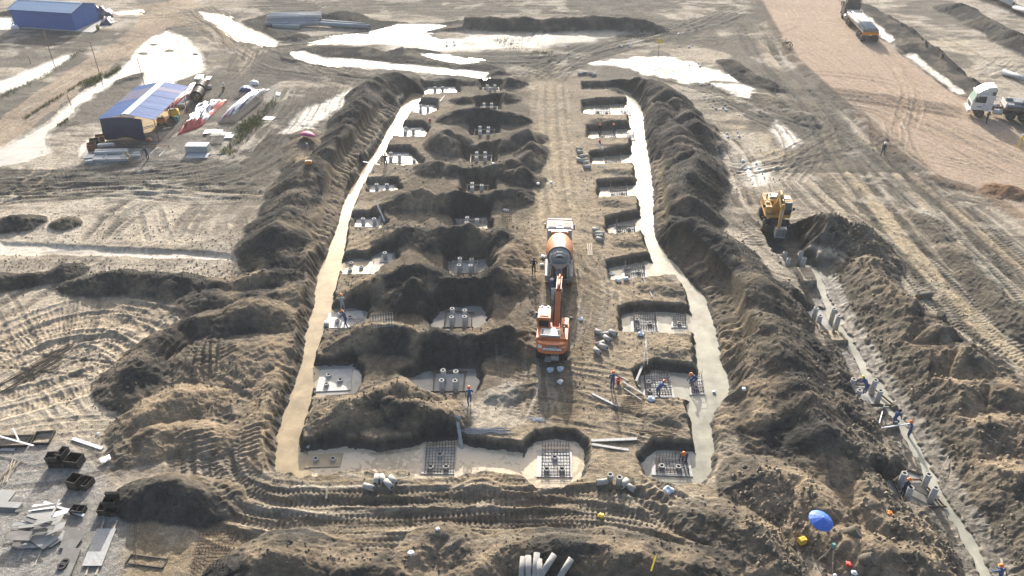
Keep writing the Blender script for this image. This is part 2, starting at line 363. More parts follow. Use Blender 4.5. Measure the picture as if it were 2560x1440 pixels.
ridge([(225, 215), (300, 190), (360, 178)], 1.6, .8, .4, 3, 94); ridge([(-20, 30), (30, 28)], 3, 1.4, .5, 4, 95)
ridge([(2300, 530), (2350, 575), (2400, 640), (2480, 730), (2560, 820)], 1.8, .55, .5, 3, 96, c=MUD, dry=.1)
ridge([(2500, 470), (2600, 500)], 2.6, .9, .4, 3, 97, c=C_(.2, .125, .08), dry=.2)
# --- dark wet traffic mud
MUDW = C_(.085, .08, .07)
region([(560, 150), (700, 115), (1000, 195), (1250, 190), (1200, 205), (900, 205), (700, 200), (620, 185)], MUDW, .88, 1.5, 2.4)
region([(1200, 130), (1500, 130), (1640, 90), (1840, 30), (1880, 45), (1700, 95), (1480, 150), (1330, 190), (1210, 160)], MUDW, .88, 1.5, 2.4)
region([(0, 420), (300, 425), (560, 420), (680, 440), (660, 480), (300, 480), (0, 490)], MUDW, .75, 1.2, 2.6)
region([(580, 60), (660, 55), (760, 100), (720, 130), (620, 95)], MUDW, .85, 1.2, 2)
region([(0, 75), (200, 70), (320, 75), (300, 110), (0, 130)], MUDW, .8, 1.2, 2.2)
region([(1950, 240), (2080, 260), (2130, 330), (2230, 430), (2330, 560), (2290, 560), (2180, 440), (2050, 340)], C_(.16, .15, .125), .5, 1.5, 1.8)
region([(2180, 350), (2230, 360), (2290, 430), (2260, 470), (2190, 400)], CLAY, .85, .35, .3)
region([(2230, 480), (2320, 520), (2360, 560), (2290, 540)], CLAY, .8, .5, .5)
region([(2440, 620), (2500, 680), (2560, 760), (2520, 740), (2430, 660)], CLAY, .8, .4, .4)
region([(1320, 640), (1440, 640), (1450, 1080), (1320, 1080)], C_(.26, .205, .14), .7, 1, 1)
region([(1160, 1010), (1290, 960), (1320, 1060), (1180, 1080)], PALE, .6, .7, .8)
region([(1500, 560), (1300, 560), (1290, 700), (1320, 760)], TAN, .5, 1, 1)

def tanzone(pts, al=.75, c=C_(.29, .232, .165), lo=.40, hi=.56):  # tan soil and its warm sunlit look put into the colour in noise patches
    a = closed(pts, .6); idx = near(a, 4); d = sdf(idx, a)+(n2[idx]-.5)*2
    m = (1-sstep(-1.5, 1.5, d))*sstep(lo, hi, n2[idx]*.45+n6[idx]*.4+r1[idx]*.15); mixc(idx, m*al, c, .35)
tanzone([(2230, 820), (2560, 930), (2580, 1460), (2200, 1460), (2330, 1200), (2240, 1000)]); tanzone([(1880, 1180), (2120, 1150), (2230, 1300), (2200, 1460), (1860, 1460), (1820, 1260)], .8); tanzone([(1830, 960), (1930, 960), (1960, 1150), (1850, 1200)], .8); tanzone([(1690, 700), (1830, 760), (1900, 960), (1840, 960), (1780, 820)], .7)
tanzone([(330, 1000), (520, 900), (760, 800), (740, 1000), (660, 1200), (560, 1200), (340, 1150)], .85, lo=.34, hi=.5); tanzone([(560, 650), (780, 640), (760, 800), (560, 800)], .7); tanzone([(600, 1340), (1900, 1340), (1900, 1460), (560, 1460)], .55, lo=.46, hi=.6); tanzone([(2000, 620), (2180, 640), (2330, 800), (2250, 900), (2090, 760)], .5); tanzone([(780, 450), (860, 430), (830, 560), (760, 620)], .6)
tanzone([(880, 480), (1320, 480), (1320, 900), (1160, 1060), (780, 1060), (830, 700)], .5, lo=.5, hi=.62)

# --- wheel and crawler tracks
LT = C_(.44, .36, .25)
T_ = [
 ([(1355, 200), (1352, 300), (1365, 420), (1385, 560)], 3, .5, LT, .8, 1), ([(1395, 205), (1400, 300), (1410, 420), (1420, 560)], 3, .5, LT, .8, 2),
 ([(1356, 205), (1390, 170), (1470, 125), (1600, 95), (1750, 62), (1850, 25)], 6, 2.2, MUD, .8, 3), ([(1330, 190), (1400, 160), (1560, 112), (1700, 80), (1880, 20)], 5, 3, MUDW, .8, 4),
 ([(1240, 160), (1330, 185), (1360, 215)], 3, 2, LT, .6, 5), ([(1180, 150), (1300, 150), (1420, 140)], 4, 2, MUDW, .7, 6),
 ([(720, 135), (850, 190), (1000, 200), (1240, 195), (1340, 190)], 5, 2, MUDW, .7, 7), ([(480, 20), (560, 70), (620, 130), (720, 170), (900, 195)], 6, 3, MUD, .7, 8),
 ([(620, 120), (600, 170), (560, 200)], 4, 2, LT, .6, 9),
 ([(770, 215), (740, 270), (690, 330), (600, 400), (430, 440), (200, 455), (-60, 460)], 7, 2.2, MUDW, .8, 10), ([(820, 215), (770, 290), (700, 350), (640, 430)], 6, 2.0, MUDW, .8, 11),
 ([(700, 420), (640, 480), (500, 495), (300, 480), (100, 490), (-60, 510)], 3, .8, MUDW, .9, 12), ([(430, 470), (560, 468), (680, 470)], 2, .5, MUD, .9, 13),
 ([(365, 495), (300, 530), (250, 575), (225, 605)], 1, 0, MUDW, .9, 14), ([(520, 505), (480, 550), (455, 600)], 2, .6, MUD, .8, 15), ([(640, 500), (600, 540), (570, 595)], 2, .7, MUD, .7, 16),
 ([(380, 520), (390, 570), (400, 600)], 1, 0, MUD, .6, 17), ([(200, 640), (150, 690), (60, 750), (-40, 800)], 1, 0, MUDW, .8, 18),
 ([(-60, 500), (200, 440), (450, 430)], 4, 2, MUDW, .7, 19), ([(-60, 470), (300, 470), (560, 445), (700, 380)], 4, 1.5, MUDW, .7, 20),
 # right side: long diagonal lanes
 ([(1890, 50), (1930, 150), (2010, 230), (2060, 300), (2100, 380), (2230, 560), (2400, 780), (2600, 960)], 3, .7, MUD, .8, 21), ([(1870, 70), (1960, 200), (2080, 330), (2160, 440), (2330, 640), (2560, 900)], 5, 2.2, MUD, .65, 22),
 ([(2090, 260), (2260, 430), (2400, 560), (2600, 760)], 4, 2.0, MUD, .75, 23), ([(1980, 200), (2130, 330), (2300, 470), (2600, 720)], 5, 2.5, MUD, .6, 24),
 ([(2330, 470), (2460, 570), (2600, 700)], 3, 1.6, MUDW, .7, 25), ([(1700, 210), (1850, 260), (2040, 310), (2200, 460)], 5, 2.0, MUD, .6, 26), ([(1600, 170), (1760, 215), (1900, 290), (2040, 340)], 4, 1.5, MUD, .6, 27),
 ([(2050, 560), (2160, 620), (2300, 740), (2440, 850), (2600, 950)], 6, 3, MUD, .6, 28), ([(1990, 420), (2080, 510), (2250, 640), (2420, 830)], 5, 2.4, C_(.3, .26, .2), .6, 29),
 ([(1780, 330), (1830, 380), (1860, 440), (1890, 520)], 4, 1.4, MUD, .7, 30), ([(1760, 260), (1850, 250), (1960, 300), (2010, 380), (1960, 450)], 3, 1.0, MUD, .6, 31), ([(1860, 480), (1890, 540), (1950, 570), (2050, 560)], 4, 1, MUD, .7, 32),
 ([(1760, 400), (1860, 420), (1990, 390), (2080, 330)], 3, 1.2, MUD, .5, 33), ([(1840, 60), (1900, 110), (1980, 140)], 3, 1, MUD, .5, 34),
 ([(2070, 240), (2200, 255), (2330, 275), (2410, 290)], 4, 1.6, C_(.13, .1, .085), .8, 35), ([(2100, 270), (2210, 300), (2240, 390), (2330, 480)], 4, 2, C_(.3, .22, .16), .5, 36),
 ([(2200, 130), (2250, 180), (2270, 240), (2260, 330)], 2, .4, C_(.33, .25, .18), .5, 37), ([(1950, 60), (2100, 160), (2330, 300), (2600, 440)], 6, 5, C_(.37, .28, .2), .35, 38), ([(2000, 20), (2200, 180), (2450, 330), (2650, 420)], 6, 5, C_(.46, .36, .27), .35, 39),
 ([(2340, 90), (2420, 130), (2500, 175), (2580, 230)], 1, 0, C_(.3, .23, .16), .8, 40), ([(2300, 80), (2360, 95), (2430, 85)], 2, .5, MUD, .6, 41), ([(2440, 190), (2500, 170), (2530, 150)], 4, 1.5, C_(.36, .31, .23), .6, 42),
 # bottom lane
 ([(520, 1090), (530, 1180), (580, 1250), (700, 1290), (900, 1300), (1150, 1290), (1400, 1290), (1560, 1310), (1700, 1350), (1860, 1420)], 4, 1.4, BRN, .7, 43), ([(560, 1060), (560, 1180), (640, 1240), (800, 1250), (1000, 1245), (1300, 1235), (1500, 1240), (1640, 1270), (1800, 1340)], 4, 1.3, BRN, .7, 44),
 ([(620, 1060), (600, 1130), (640, 1210), (760, 1230)], 3, 1.0, BRN, .7, 45), ([(640, 1310), (900, 1320), (1200, 1310), (1440, 1300)], 3, 1, BRN, .7, 46), ([(1560, 1190), (1620, 1250), (1720, 1320), (1850, 1400)], 2, .6, BRN, .8, 47),
 ([(1100, 1240), (1200, 1200), (1290, 1220), (1480, 1200)], 2, .8, BRN, .7, 48), ([(500, 1000), (510, 1080), (490, 1150)], 3, .8, BRN, .7, 49),
 ([(560, 930), (640, 960), (700, 970)], 3, 1, BRN, .7, 50), ([(1350, 700), (1360, 900), (1390, 1070)], 4, 1.0, BRN, .7, 51), ([(1450, 620), (1490, 720), (1470, 830), (1420, 900)], 4, 1.2, BRN, .6, 52), ([(1250, 780), (1310, 850), (1330, 950), (1300, 1060)], 4, 1, BRN, .6, 53),
 ([(1440, 560), (1530, 590), (1500, 600)], 2, .4, MUD, .5, 54),
 # sand yard at left: sweeping arcs
 ([(-60, 890), (120, 815), (260, 790), (370, 800), (440, 850)], 5, 2.4, C_(.40, .32, .23), .5, 55), ([(-60, 930), (120, 850), (250, 830), (340, 870), (400, 940)], 5, 2.4, C_(.40, .32, .23), .5, 56), ([(180, 900), (260, 880), (330, 930)], 3, 1.2, C_(.4, .32, .23), .4, 57),
 ([(-60, 1040), (100, 1000), (250, 960), (330, 950)], 4, 1.6, C_(.40, .32, .23), .5, 58), ([(300, 740), (400, 760), (450, 830)], 3, 1.2, C_(.4, .32, .23), .4, 59),
 # far field
 ([(640, 30), (1000, 15), (1400, 20), (1700, 8)], 6, 6, MUD, .5, 60), ([(1300, 20), (1500, 35), (1650, 55), (1760, 70)], 4, 2, MUD, .7, 61), ([(600, 8), (1000, 4), (1500, 6), (1900, 0)], 6, 5, MUD, .6, 62),
 ([(1730, 50), (1720, 30), (1690, 15)], 3, 1.5, LT, .6, 63), ([(640, 110), (800, 100), (960, 82), (1100, 70)], 4, 1.8, MUDW, .8, 64), ([(760, 112), (950, 96), (1090, 100)], 3, 1.2, MUDW, .8, 65), ([(1330, 120), (1345, 90), (1350, 68)], 1, 0, MUD, .8, 66),
 ([(1900, 90), (1960, 180), (2030, 250)], 5, 2, MUD, .5, 67), ([(420, 60), (330, 120), (180, 220), (0, 330)], 4, 1.6, C_(.36, .27, .19), .5, 68), ([(330, 20), (420, 35), (520, 60), (600, 110)], 6, 2.5, C_(.35, .27, .18), .6, 69),
 ([(2030, 1240), (2100, 1300), (2200, 1400)], 2, .8, MUD, .5, 70), ([(2440, 900), (2500, 930), (2600, 960)], 3, 1, MUD, .6, 71),
]
LK = {21: .7, 22: .8, 23: .8, 24: .7, 26: .8, 28: .75, 29: .7, 30: .8, 33: .7, 35: .6, 36: .15, 67: .7, 42: .2, 27: .8, 32: .7, 31: .7, 34: .6, 38: .0, 39: .0, 43: .35, 44: .35, 45: .4, 49: .4, 50: .4, 51: .35, 52: .35, 53: .35, 55: .0, 56: .0, 58: .0, 68: .2, 69: .3, 60: .6, 61: .7, 62: .7}
for pts, n, sp, c, al, k in T_:
    if n >= 4 and LK.get(k, .85) > 0: lane(pts, sp+1.3, (MUDW if k not in (43, 44, 45, 49, 50, 51, 52, 53, 68, 69) else BRN), LK.get(k, .85), k, thin=(21 <= k <= 34 or k in (67, 71)))
    ruts(pts, n=n, spread=sp, c=c, al=al, k=k, depth=(.16 if 43 <= k <= 50 else .12 if k <= 53 and k > 50 else .12 if 55 <= k <= 59 else .08), wd=(.46 if k in (14, 15, 16, 18, 25, 35) else .3 if k < 43 else .34), tread=.35, wander=.35, spoil=.25)
def strip(pts, hw, c, al=.9, edge=MUDW, eal=.7, ew=.42, z=0.0, zoff=0.0):
    a = smooth(pts, z); idx = near(a, hw+2); d, s, L = lat(idx, a); d = d+(n6[idx]-.5)*.8; ad = np.abs(d)
    q_ = 1-np.clip(SPO[idx], 0, 1); e = sstep(0, 3, np.minimum(s, L-s))
    tr = np.exp(-((ad-hw-ew)/ew)**4)*(.55+.45*np.sin(2*math.pi*(s/.42+.4*ad)))
    mixc(idx, e*q_*eal*tr, edge); mixc(idx, e*q_*al*sstep(hw, hw*.75, ad+(n05[idx]-.5)*.2), c, .12); Z[idx] += e*q_*(.05*sstep(hw, hw*.7, ad)-.07*np.exp(-((ad-hw-ew)/ew)**4)*(.5+.5*np.sin(2*math.pi*(s/.42+.4*ad))))
LANE = C_(.44, .37, .265)
strip([(1880, 60), (1925, 150), (2010, 235), (2060, 305), (2095, 390), (2180, 500), (2290, 640), (2400, 760), (2600, 950)], 1.0, LANE); strip([(2350, 480), (2440, 560), (2620, 720)], .8, LANE, .6); strip([(1760, 55), (1860, 60), (1900, 120), (1960, 180)], .6, LANE, .8, eal=.4)
strip([(1355, 205), (1352, 300), (1366, 420), (1390, 560)], .45, LANE, .6, eal=.3, ew=.25); strip([(1398, 205), (1404, 300), (1415, 420), (1432, 560)], .4, LANE, .6, eal=.3, ew=.25); strip([(1375, 190), (1420, 150), (1480, 125)], .6, LANE, .5, eal=.5)
strip([(-60, 490), (200, 482), (420, 476), (560, 488), (690, 492)], .5, LANE, .4, eal=.9, ew=.3)
strip([(2120, 300), (2230, 420), (2350, 560), (2480, 700), (2640, 880)], .5, LANE, .7, ew=.35); strip([(2265, 425), (2400, 540), (2620, 735)], .45, LANE, .5, eal=.9, ew=.4); strip([(1985, 425), (2085, 515), (2200, 640), (2340, 790), (2600, 960)], .5, C_(.5, .44, .34), .7, ew=.3); strip([(1940, 220), (2040, 320), (2110, 420), (2200, 520)], .4, LANE, .5, ew=.35, eal=.8)
strip([(365, 495), (300, 530), (250, 575), (222, 608)], .55, SAND, .2, eal=.9, ew=.3); strip([(400, 500), (335, 540), (285, 580), (262, 608)], .1, SAND, .2, eal=.9, ew=.3); strip([(1850, 440), (1880, 490), (1900, 540)], .3, SAND, .3, eal=.8, ew=.3)
a = smooth([(1880, -20), (1908, 25), (1968, 130), (2068, 225), (2142, 290), (2252, 395), (2340, 450), (2420, 478)]); idx = near(a, 2); d, s, L = lat(idx, a); mixc(idx, sstep(1.1, .3, np.abs(d)+(n2[idx]-.5)*1.0)*.8, C_(.17, .128, .098), .4); Z[idx] += .14*sstep(.9, .2, np.abs(d)+(n05[idx]-.5)*.6)*(r03[idx])
ribs([(380, 870), (470, 880), (560, 870)], 2.6, .55, .22, z=1.0); ribs([(430, 830), (500, 850), (560, 900)], 1.6, .5, .18, z=1.0)
ribs([(500, 1080), (520, 1180), (600, 1250)], 1.2, .5, .16); ribs([(640, 1060), (620, 1150)], .9, .45, .14)
ribs([(1600, 1200), (1680, 1270)], .45, .5, .2); ribs([(1500, 1190), (1545, 1250)], .4, .5, .18)
ribs([(1860, 560), (1890, 620)], 1, .5, .1); ribs([(1850, 190), (1960, 215)], 1.2, .5, .2, c=DARK)

# stray passes of machines all over the flats
R_ = random.Random(99)
for k in range(90):
    x, y = R_.uniform(-40, 2600), 30+1330*R_.random()**1.6
    if 880 < x < 1700 and 230 < y < 1180: continue
    p = P(x, y); h_ = R_.uniform(0, math.pi); cv = R_.uniform(-.06, .06); pts_ = []
    if 1900 < x: h_ = math.radians(R_.gauss(125, 22))
    elif y < 330: h_ = math.radians(R_.gauss(5, 22))
    for i in range(7):
        pts_.append((p.x, p.y)); p = p+Vector((math.cos(h_), math.sin(h_), 0))*R_.uniform(2.5, 4.5); h_ += cv*3
    sv = smooth; smooth = lambda a_, z=0.0, n=6: np.array(pts_)
    ruts(None, n=R_.choice([1, 1, 2, 3]), spread=R_.uniform(.2, 1.4), gauge=R_.choice([1.6, 2.0, 2.3]), wd=R_.uniform(.16, .34), depth=R_.uniform(.03, .08), c=R_.choice([MUD, MUDW, MUD, LT, C_(.27, .23, .17)]), al=R_.uniform(.3, .8)*(.35 if x > 1950 and y < 500 else 1), k=k+200, tread=.35)
    smooth = sv

# --- excavated channels and pits
bench([(972, 258), (914, 328), (862, 398), (832, 450), (815, 510), (800, 570), (778, 625)], 1.9, .9, side=1, k=1)
bench([(722, 890), (702, 970), (676, 1040), (658, 1110)], 1.4, .7, side=1, k=2)
bench([(1680, 600), (1750, 655), (1822, 730), (1850, 815), (1880, 900)], 2.2, .9, side=-1, k=3)
bench([(1652, 400), (1658, 500), (1668, 590)], 1.4, .8, side=-1, k=4)
bench([(1862, 1000), (1832, 1080), (1835, 1160)], 1.6, .8, side=-1, k=5)
PADA = [
 [(1062, 218), (1140, 215), (1145, 235), (1060, 238)], [(1035, 260), (1090, 262), (1090, 280), (1065, 290), (1030, 283)], [(990, 318), (1055, 318), (1070, 330), (1055, 345), (985, 343)],
 [(962, 382), (1020, 380), (1040, 396), (1055, 412), (1000, 415), (960, 410)], [(920, 462), (990, 460), (998, 478), (925, 482)], [(888, 545), (950, 543), (965, 565), (945, 572), (885, 570)],
 [(850, 655), (885, 645), (925, 648), (950, 630), (985, 632), (992, 655), (950, 672), (930, 690), (855, 690)], [(812, 775), (880, 768), (915, 778), (920, 800), (890, 822), (812, 825)], [(785, 915), (880, 912), (905, 935), (900, 965), (880, 988), (785, 990)]]
PADB = [
 [(1205, 214), (1250, 212), (1252, 230), (1205, 230)], [(1195, 262), (1246, 260), (1248, 278), (1193, 280)], [(1180, 322), (1242, 320), (1244, 338), (1180, 342)], [(1165, 385), (1232, 383), (1236, 408), (1165, 410)], [(1160, 460), (1227, 458), (1232, 480), (1158, 485)],
 [(1138, 546), (1217, 542), (1224, 575), (1148, 582)], [(1120, 652), (1215, 648), (1222, 675), (1200, 690), (1120, 688)], [(1075, 805), (1100, 778), (1140, 765), (1200, 765), (1215, 780), (1217, 805), (1195, 822), (1090, 828)], [(1010, 945), (1080, 925), (1190, 918), (1197, 950), (1187, 982), (1085, 987), (1060, 975)]]
PADC = [
 [(1458, 219), (1540, 218), (1580, 232), (1572, 242), (1540, 232), (1460, 231)], [(1460, 265), (1565, 260), (1578, 272), (1575, 286), (1540, 290), (1460, 287)], [(1472, 328), (1575, 322), (1590, 332), (1582, 346), (1472, 347)], [(1480, 393), (1575, 386), (1592, 395), (1588, 410), (1482, 413)],
 [(1498, 468), (1590, 463), (1602, 475), (1600, 492), (1500, 494)], [(1520, 560), (1600, 546), (1614, 560), (1614, 582), (1520, 584)], [(1522, 668), (1620, 652), (1645, 665), (1660, 690), (1600, 696), (1530, 700)], [(1553, 787), (1600, 778), (1720, 783), (1745, 800), (1740, 825), (1700, 833), (1558, 830)],
 [(1590, 945), (1640, 925), (1740, 938), (1760, 960), (1750, 992), (1625, 996), (1600, 970)], [(1603, 1155), (1640, 1125), (1730, 1128), (1755, 1150), (1755, 1205), (1690, 1207), (1620, 1192)]]
PITM = [(1320, 1122), (1345, 1104), (1390, 1097), (1435, 1102), (1460, 1122), (1464, 1165), (1445, 1198), (1400, 1218), (1345, 1216), (1310, 1190), (1300, 1150)]
PITB = [(1030, 1118), (1060, 1104), (1140, 1100), (1180, 1120), (1310, 1130), (1320, 1190), (1200, 1172), (1140, 1192), (1050, 1192), (1020, 1172), (850, 1180), (750, 1194), (740, 1130), (860, 1118), (940, 1128)]
CHL = [(1030, 232), (1005, 262), (985, 300), (965, 330), (945, 370), (915, 410), (895, 445), (872, 480), (858, 510), (845, 560), (832, 600), (815, 640), (795, 685), (788, 720), (787, 760), (772, 800), (762, 850), (755, 900), (740, 950), (722, 1000), (703, 1050), (693, 1095), (686, 1150), (690, 1192), (760, 1194),
       (750, 1130), (750, 1090), (765, 1040), (775, 1000), (787, 960), (782, 915), (793, 870), (802, 840), (820, 800), (830, 760), (838, 715), (850, 680), (857, 640), (864, 600), (871, 555), (879, 530), (894, 490), (911, 455), (931, 420), (956, 385), (977, 350), (1002, 320), (1022, 285), (1047, 255), (1062, 232)]
CHR = [(1568, 232), (1568, 270), (1573, 300), (1580, 330), (1578, 370), (1583, 400), (1590, 430), (1593, 470), (1598, 500), (1603, 545), (1610, 590), (1627, 640), (1640, 690), (1695, 695), (1720, 740), (1730, 790), (1735, 830), (1738, 880), (1743, 930), (1735, 990), (1718, 1010), (1730, 1060), (1738, 1110), (1745, 1160), (1735, 1208),
       (1765, 1205), (1780, 1160), (1785, 1110), (1777, 1060), (1802, 1010), (1827, 980), (1820, 940), (1802, 900), (1792, 840), (1780, 790), (1760, 740), (1722, 700), (1692, 665), (1665, 640), (1642, 600), (1633, 550), (1634, 500), (1631, 460), (1626, 420), (1619, 380), (1611, 330), (1606, 280), (1592, 248)]
def lipz(poly, wl=WL, top=-.42):
    ys = [p[1] for p in poly]; a_, b_ = min(ys), max(ys)
    return [(x, y, wl+(top-wl)*((y-a_)/(b_-a_))**1.5) for x, y in poly]
PADA = [lipz(p) for p in PADA]; PADB = [lipz(p, top=-.45) for p in PADB]; PADC = [lipz(p) for p in PADC]; PITM = lipz(PITM)
CHL = [(x, y, WL if i < 25 else WL+.25) for i, (x, y) in enumerate(CHL)]
CHR = [(x, y, WL+.25 if i < 25 else WL) for i, (x, y) in enumerate(CHR)]
PITB = [(x, y, WL if y < 1135 else WL+.4) for x, y in PITB]
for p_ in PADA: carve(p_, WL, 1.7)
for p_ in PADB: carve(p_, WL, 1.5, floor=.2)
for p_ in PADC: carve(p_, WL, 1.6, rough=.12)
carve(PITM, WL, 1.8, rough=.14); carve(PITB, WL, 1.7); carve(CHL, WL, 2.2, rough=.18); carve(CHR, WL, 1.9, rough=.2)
# narrow right trench with its footings
WE = -1.15
def band(pts, wpx, z):
    a = smooth(pts, z, 3); out = []; L_ = []; R_ = []
    for i in range(len(a)):
        t = a[min(i+1, len(a)-1)]-a[max(i-1, 0)]; t = t/np.hypot(*t); n_ = np.array([-t[1], t[0]])
        L_.append(a[i]+n_*wpx/2); R_.append(a[i]-n_*wpx/2)
    return np.array(L_+R_[::-1])
EL = [(2030, 668), (2045, 700), (2062, 745), (2085, 795), (2118, 845), (2142, 890), (2165, 935), (2210, 1000), (2252, 1060), (2288, 1120), (2312, 1165), (2345, 1240), (2395, 1310), (2440, 1390), (2475, 1460)]
_closed = closed
closed = lambda pts, z=0.0, n=1: pts if isinstance(pts, np.ndarray) else _closed(pts, z, n)
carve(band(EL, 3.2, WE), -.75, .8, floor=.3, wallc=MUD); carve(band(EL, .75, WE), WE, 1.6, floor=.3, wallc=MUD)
PADE = [[(1965, 655), (1990, 640), (2025, 650), (2035, 690), (1975, 695)], [(1998, 780), (2050, 770), (2108, 800), (2105, 832), (2040, 822)], [(2112, 975), (2150, 950), (2205, 955), (2235, 1005), (2150, 1012)], [(2195, 1205), (2260, 1180), (2330, 1190), (2372, 1268), (2250, 1272)]]
for p_ in PADE: carve(p_, WE, 1.8, floor=.12, wallc=DARK)
carve([(1915, 598), (1985, 590), (2010, 620), (1990, 650), (1940, 650)], -1.1, 1.6, floor=.2)
def block(pts, z, c):
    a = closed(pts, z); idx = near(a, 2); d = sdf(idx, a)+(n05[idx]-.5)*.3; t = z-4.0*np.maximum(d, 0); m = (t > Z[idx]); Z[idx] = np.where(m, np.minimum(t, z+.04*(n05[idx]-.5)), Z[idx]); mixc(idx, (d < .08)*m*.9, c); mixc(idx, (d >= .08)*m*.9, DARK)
block([(1942, 668), (2028, 668), (2042, 702), (1962, 706)], -.35, C_(.36, .3, .22)); block([(2052, 822), (2100, 828), (2120, 850), (2075, 850)], -.7, C_(.36, .28, .18)); block([(2140, 1020), (2200, 1016), (2250, 1062), (2160, 1075)], -.6, MUD)
region([(742, 392), (800, 390), (806, 408), (770, 422), (738, 416)], C_(.40, .31, .19), .95, .3, .3, z=.9, level=.9)
# pools lying in shallow hollows
POOLS = [
 [(385, 92), (425, 82), (470, 100), (505, 135), (512, 160), (500, 182), (440, 200), (425, 225), (385, 240), (350, 232), (362, 190), (372, 176), (330, 186), (290, 200), (262, 222), (232, 240), (200, 262), (165, 300), (130, 325), (112, 352), (128, 380), (70, 402), (-60, 425), (-60, 390), (0, 372), (60, 340), (130, 300), (185, 248), (240, 212), (285, 180), (330, 150), (350, 120)],
 [(-60, 262), (0, 236), (60, 212), (125, 180), (172, 150), (182, 135), (160, 138), (100, 162), (40, 190), (-60, 225)],
 [(500, 30), (530, 34), (580, 52), (640, 80), (690, 106), (684, 117), (640, 110), (600, 98), (560, 72), (515, 45)],
 [(725, 130), (760, 130), (800, 145), (900, 152), (1000, 163), (1110, 172), (1215, 184), (1205, 194), (1150, 188), (1050, 179), (950, 168), (850, 164), (780, 158), (745, 145)],
 [(1055, 136), (1120, 137), (1195, 155), (1150, 159), (1085, 147)],
 [(770, 108), (850, 92), (940, 78), (1000, 62), (1080, 63), (1110, 66), (1060, 80), (1080, 96), (1110, 100), (1060, 113), (960, 108), (880, 110)],
 [(200, 372), (262, 325), (270, 350), (240, 365), (212, 392)],
 [(2120, 10), (2140, 20), (2235, 100), (2222, 106), (2160, 60), (2128, 30)], [(2268, 140), (2282, 137), (2410, 235), (2395, 236)],
 [(285, 30), (340, 26), (345, 34), (300, 38)], [(-40, 45), (30, 44), (32, 72), (-40, 75)], [(1780, 208), (1840, 210), (1880, 222), (1830, 224)]]
for i, p_ in enumerate(POOLS):
    a = closed(p_, -.06); idx = near(a, 3); d = sdf(idx, a)+(n2[idx]-.5)*1.1+(n05[idx]-.5)*.4
    t = np.clip(-.06+.16*d, -.25, 9); m = t < Z[idx]
    Z[idx] = np.minimum(Z[idx], t); WET[idx] = np.maximum(WET[idx], .8*sstep(.6, .0, d)); mixc(idx, sstep(.5, 0, d)*.6, SILT)
for x, y, r in [(385, 110, .9), (360, 132, 1.3), (425, 125, 1.2), (490, 134, .8)]:
    p = P(x, y); idx = near(np.array([[p.x, p.y]]), r+1); d = np.hypot(gX[idx]-p.x, (gY[idx]-p.y)*1.3)+(n05[idx]-.5)*.6; Z[idx] = np.maximum(Z[idx], .12-.3*(d/r)**2); mixc(idx, sstep(r, r*.6, d), MUD)
for pts_ in ([(60, 165), (150, 130), (215, 120)], [(215, 215), (265, 190), (305, 170)], [(160, 300), (130, 320)], [(640, 270), (600, 340), (560, 380)], [(0, 240), (90, 200), (180, 155)]):
    a = smooth(pts_); idx = near(a, 2); d, s, L = lat(idx, a); mixc(idx, sstep(1.0, .2, np.abs(d)+(n2[idx]-.5)*2)*.65, GREEN)
Z += (SPO*(.10*(r03-.5))).astype(np.float32)
# surface crumbs everywhere close by
Z += ((n05-.5)*.03*(gY < 130)).astype(np.float32)
tanpatch = sstep(.52, .66, .5*n2+.5*fbm(gX, gY, 3.3, 3, 6))
mixc(f0, tanpatch*np.clip(SPO, 0, 1)*.22, TAN)
gr_ = (.76+.48*n05)*(.82+.36*r03); gr_ = np.where(TAG == 1, .75+.25*gr_, gr_); K *= gr_[:, None]
flat_ = (1-np.clip(SPO, 0, 1))*(TAG != 1)*(TAG != 8)*np.where(TAG == 2, .25, 1.0)
_cb = sdf(f0, closed([(1040, 200), (1460, 190), (1600, 230), (1660, 690), (1830, 960), (1780, 1230), (690, 1220), (780, 780), (860, 560), (990, 300)])); flat_ = flat_*(.3+.7*sstep(-2, 2, _cb))
mixc(f0, sstep(.50, .60, n6*.5+st1*.3+n20*.2)*flat_*(.3+.4*sstep(50, 80, gY)), C_(.18, .165, .14)); mixc(f0, sstep(.54, .62, fbm(gX, gY*1.8, 4.0, 3, 7)*.7+n2*.3)*flat_*(.2+.3*sstep(50, 80, gY)), PALE)
mixc(f0, sstep(.52, .6, fbm(gX, gY, 9.0, 3, 4))*flat_*(gY > 85)*.75, C_(.125, .118, .104))
mixc(f0, sstep(.60, .70, n05*.7+n2*.3)*(1-np.clip(SPO, 0, 1))*(TAG != 1)*.45, MUD)
lum_ = K.mean(1)[:, None]; K = np.clip(lum_+(K-lum_)*np.where(TAG == 1, 1.0, 1.02-.22*sstep(60, 115, gY))[:, None], .02, .8)
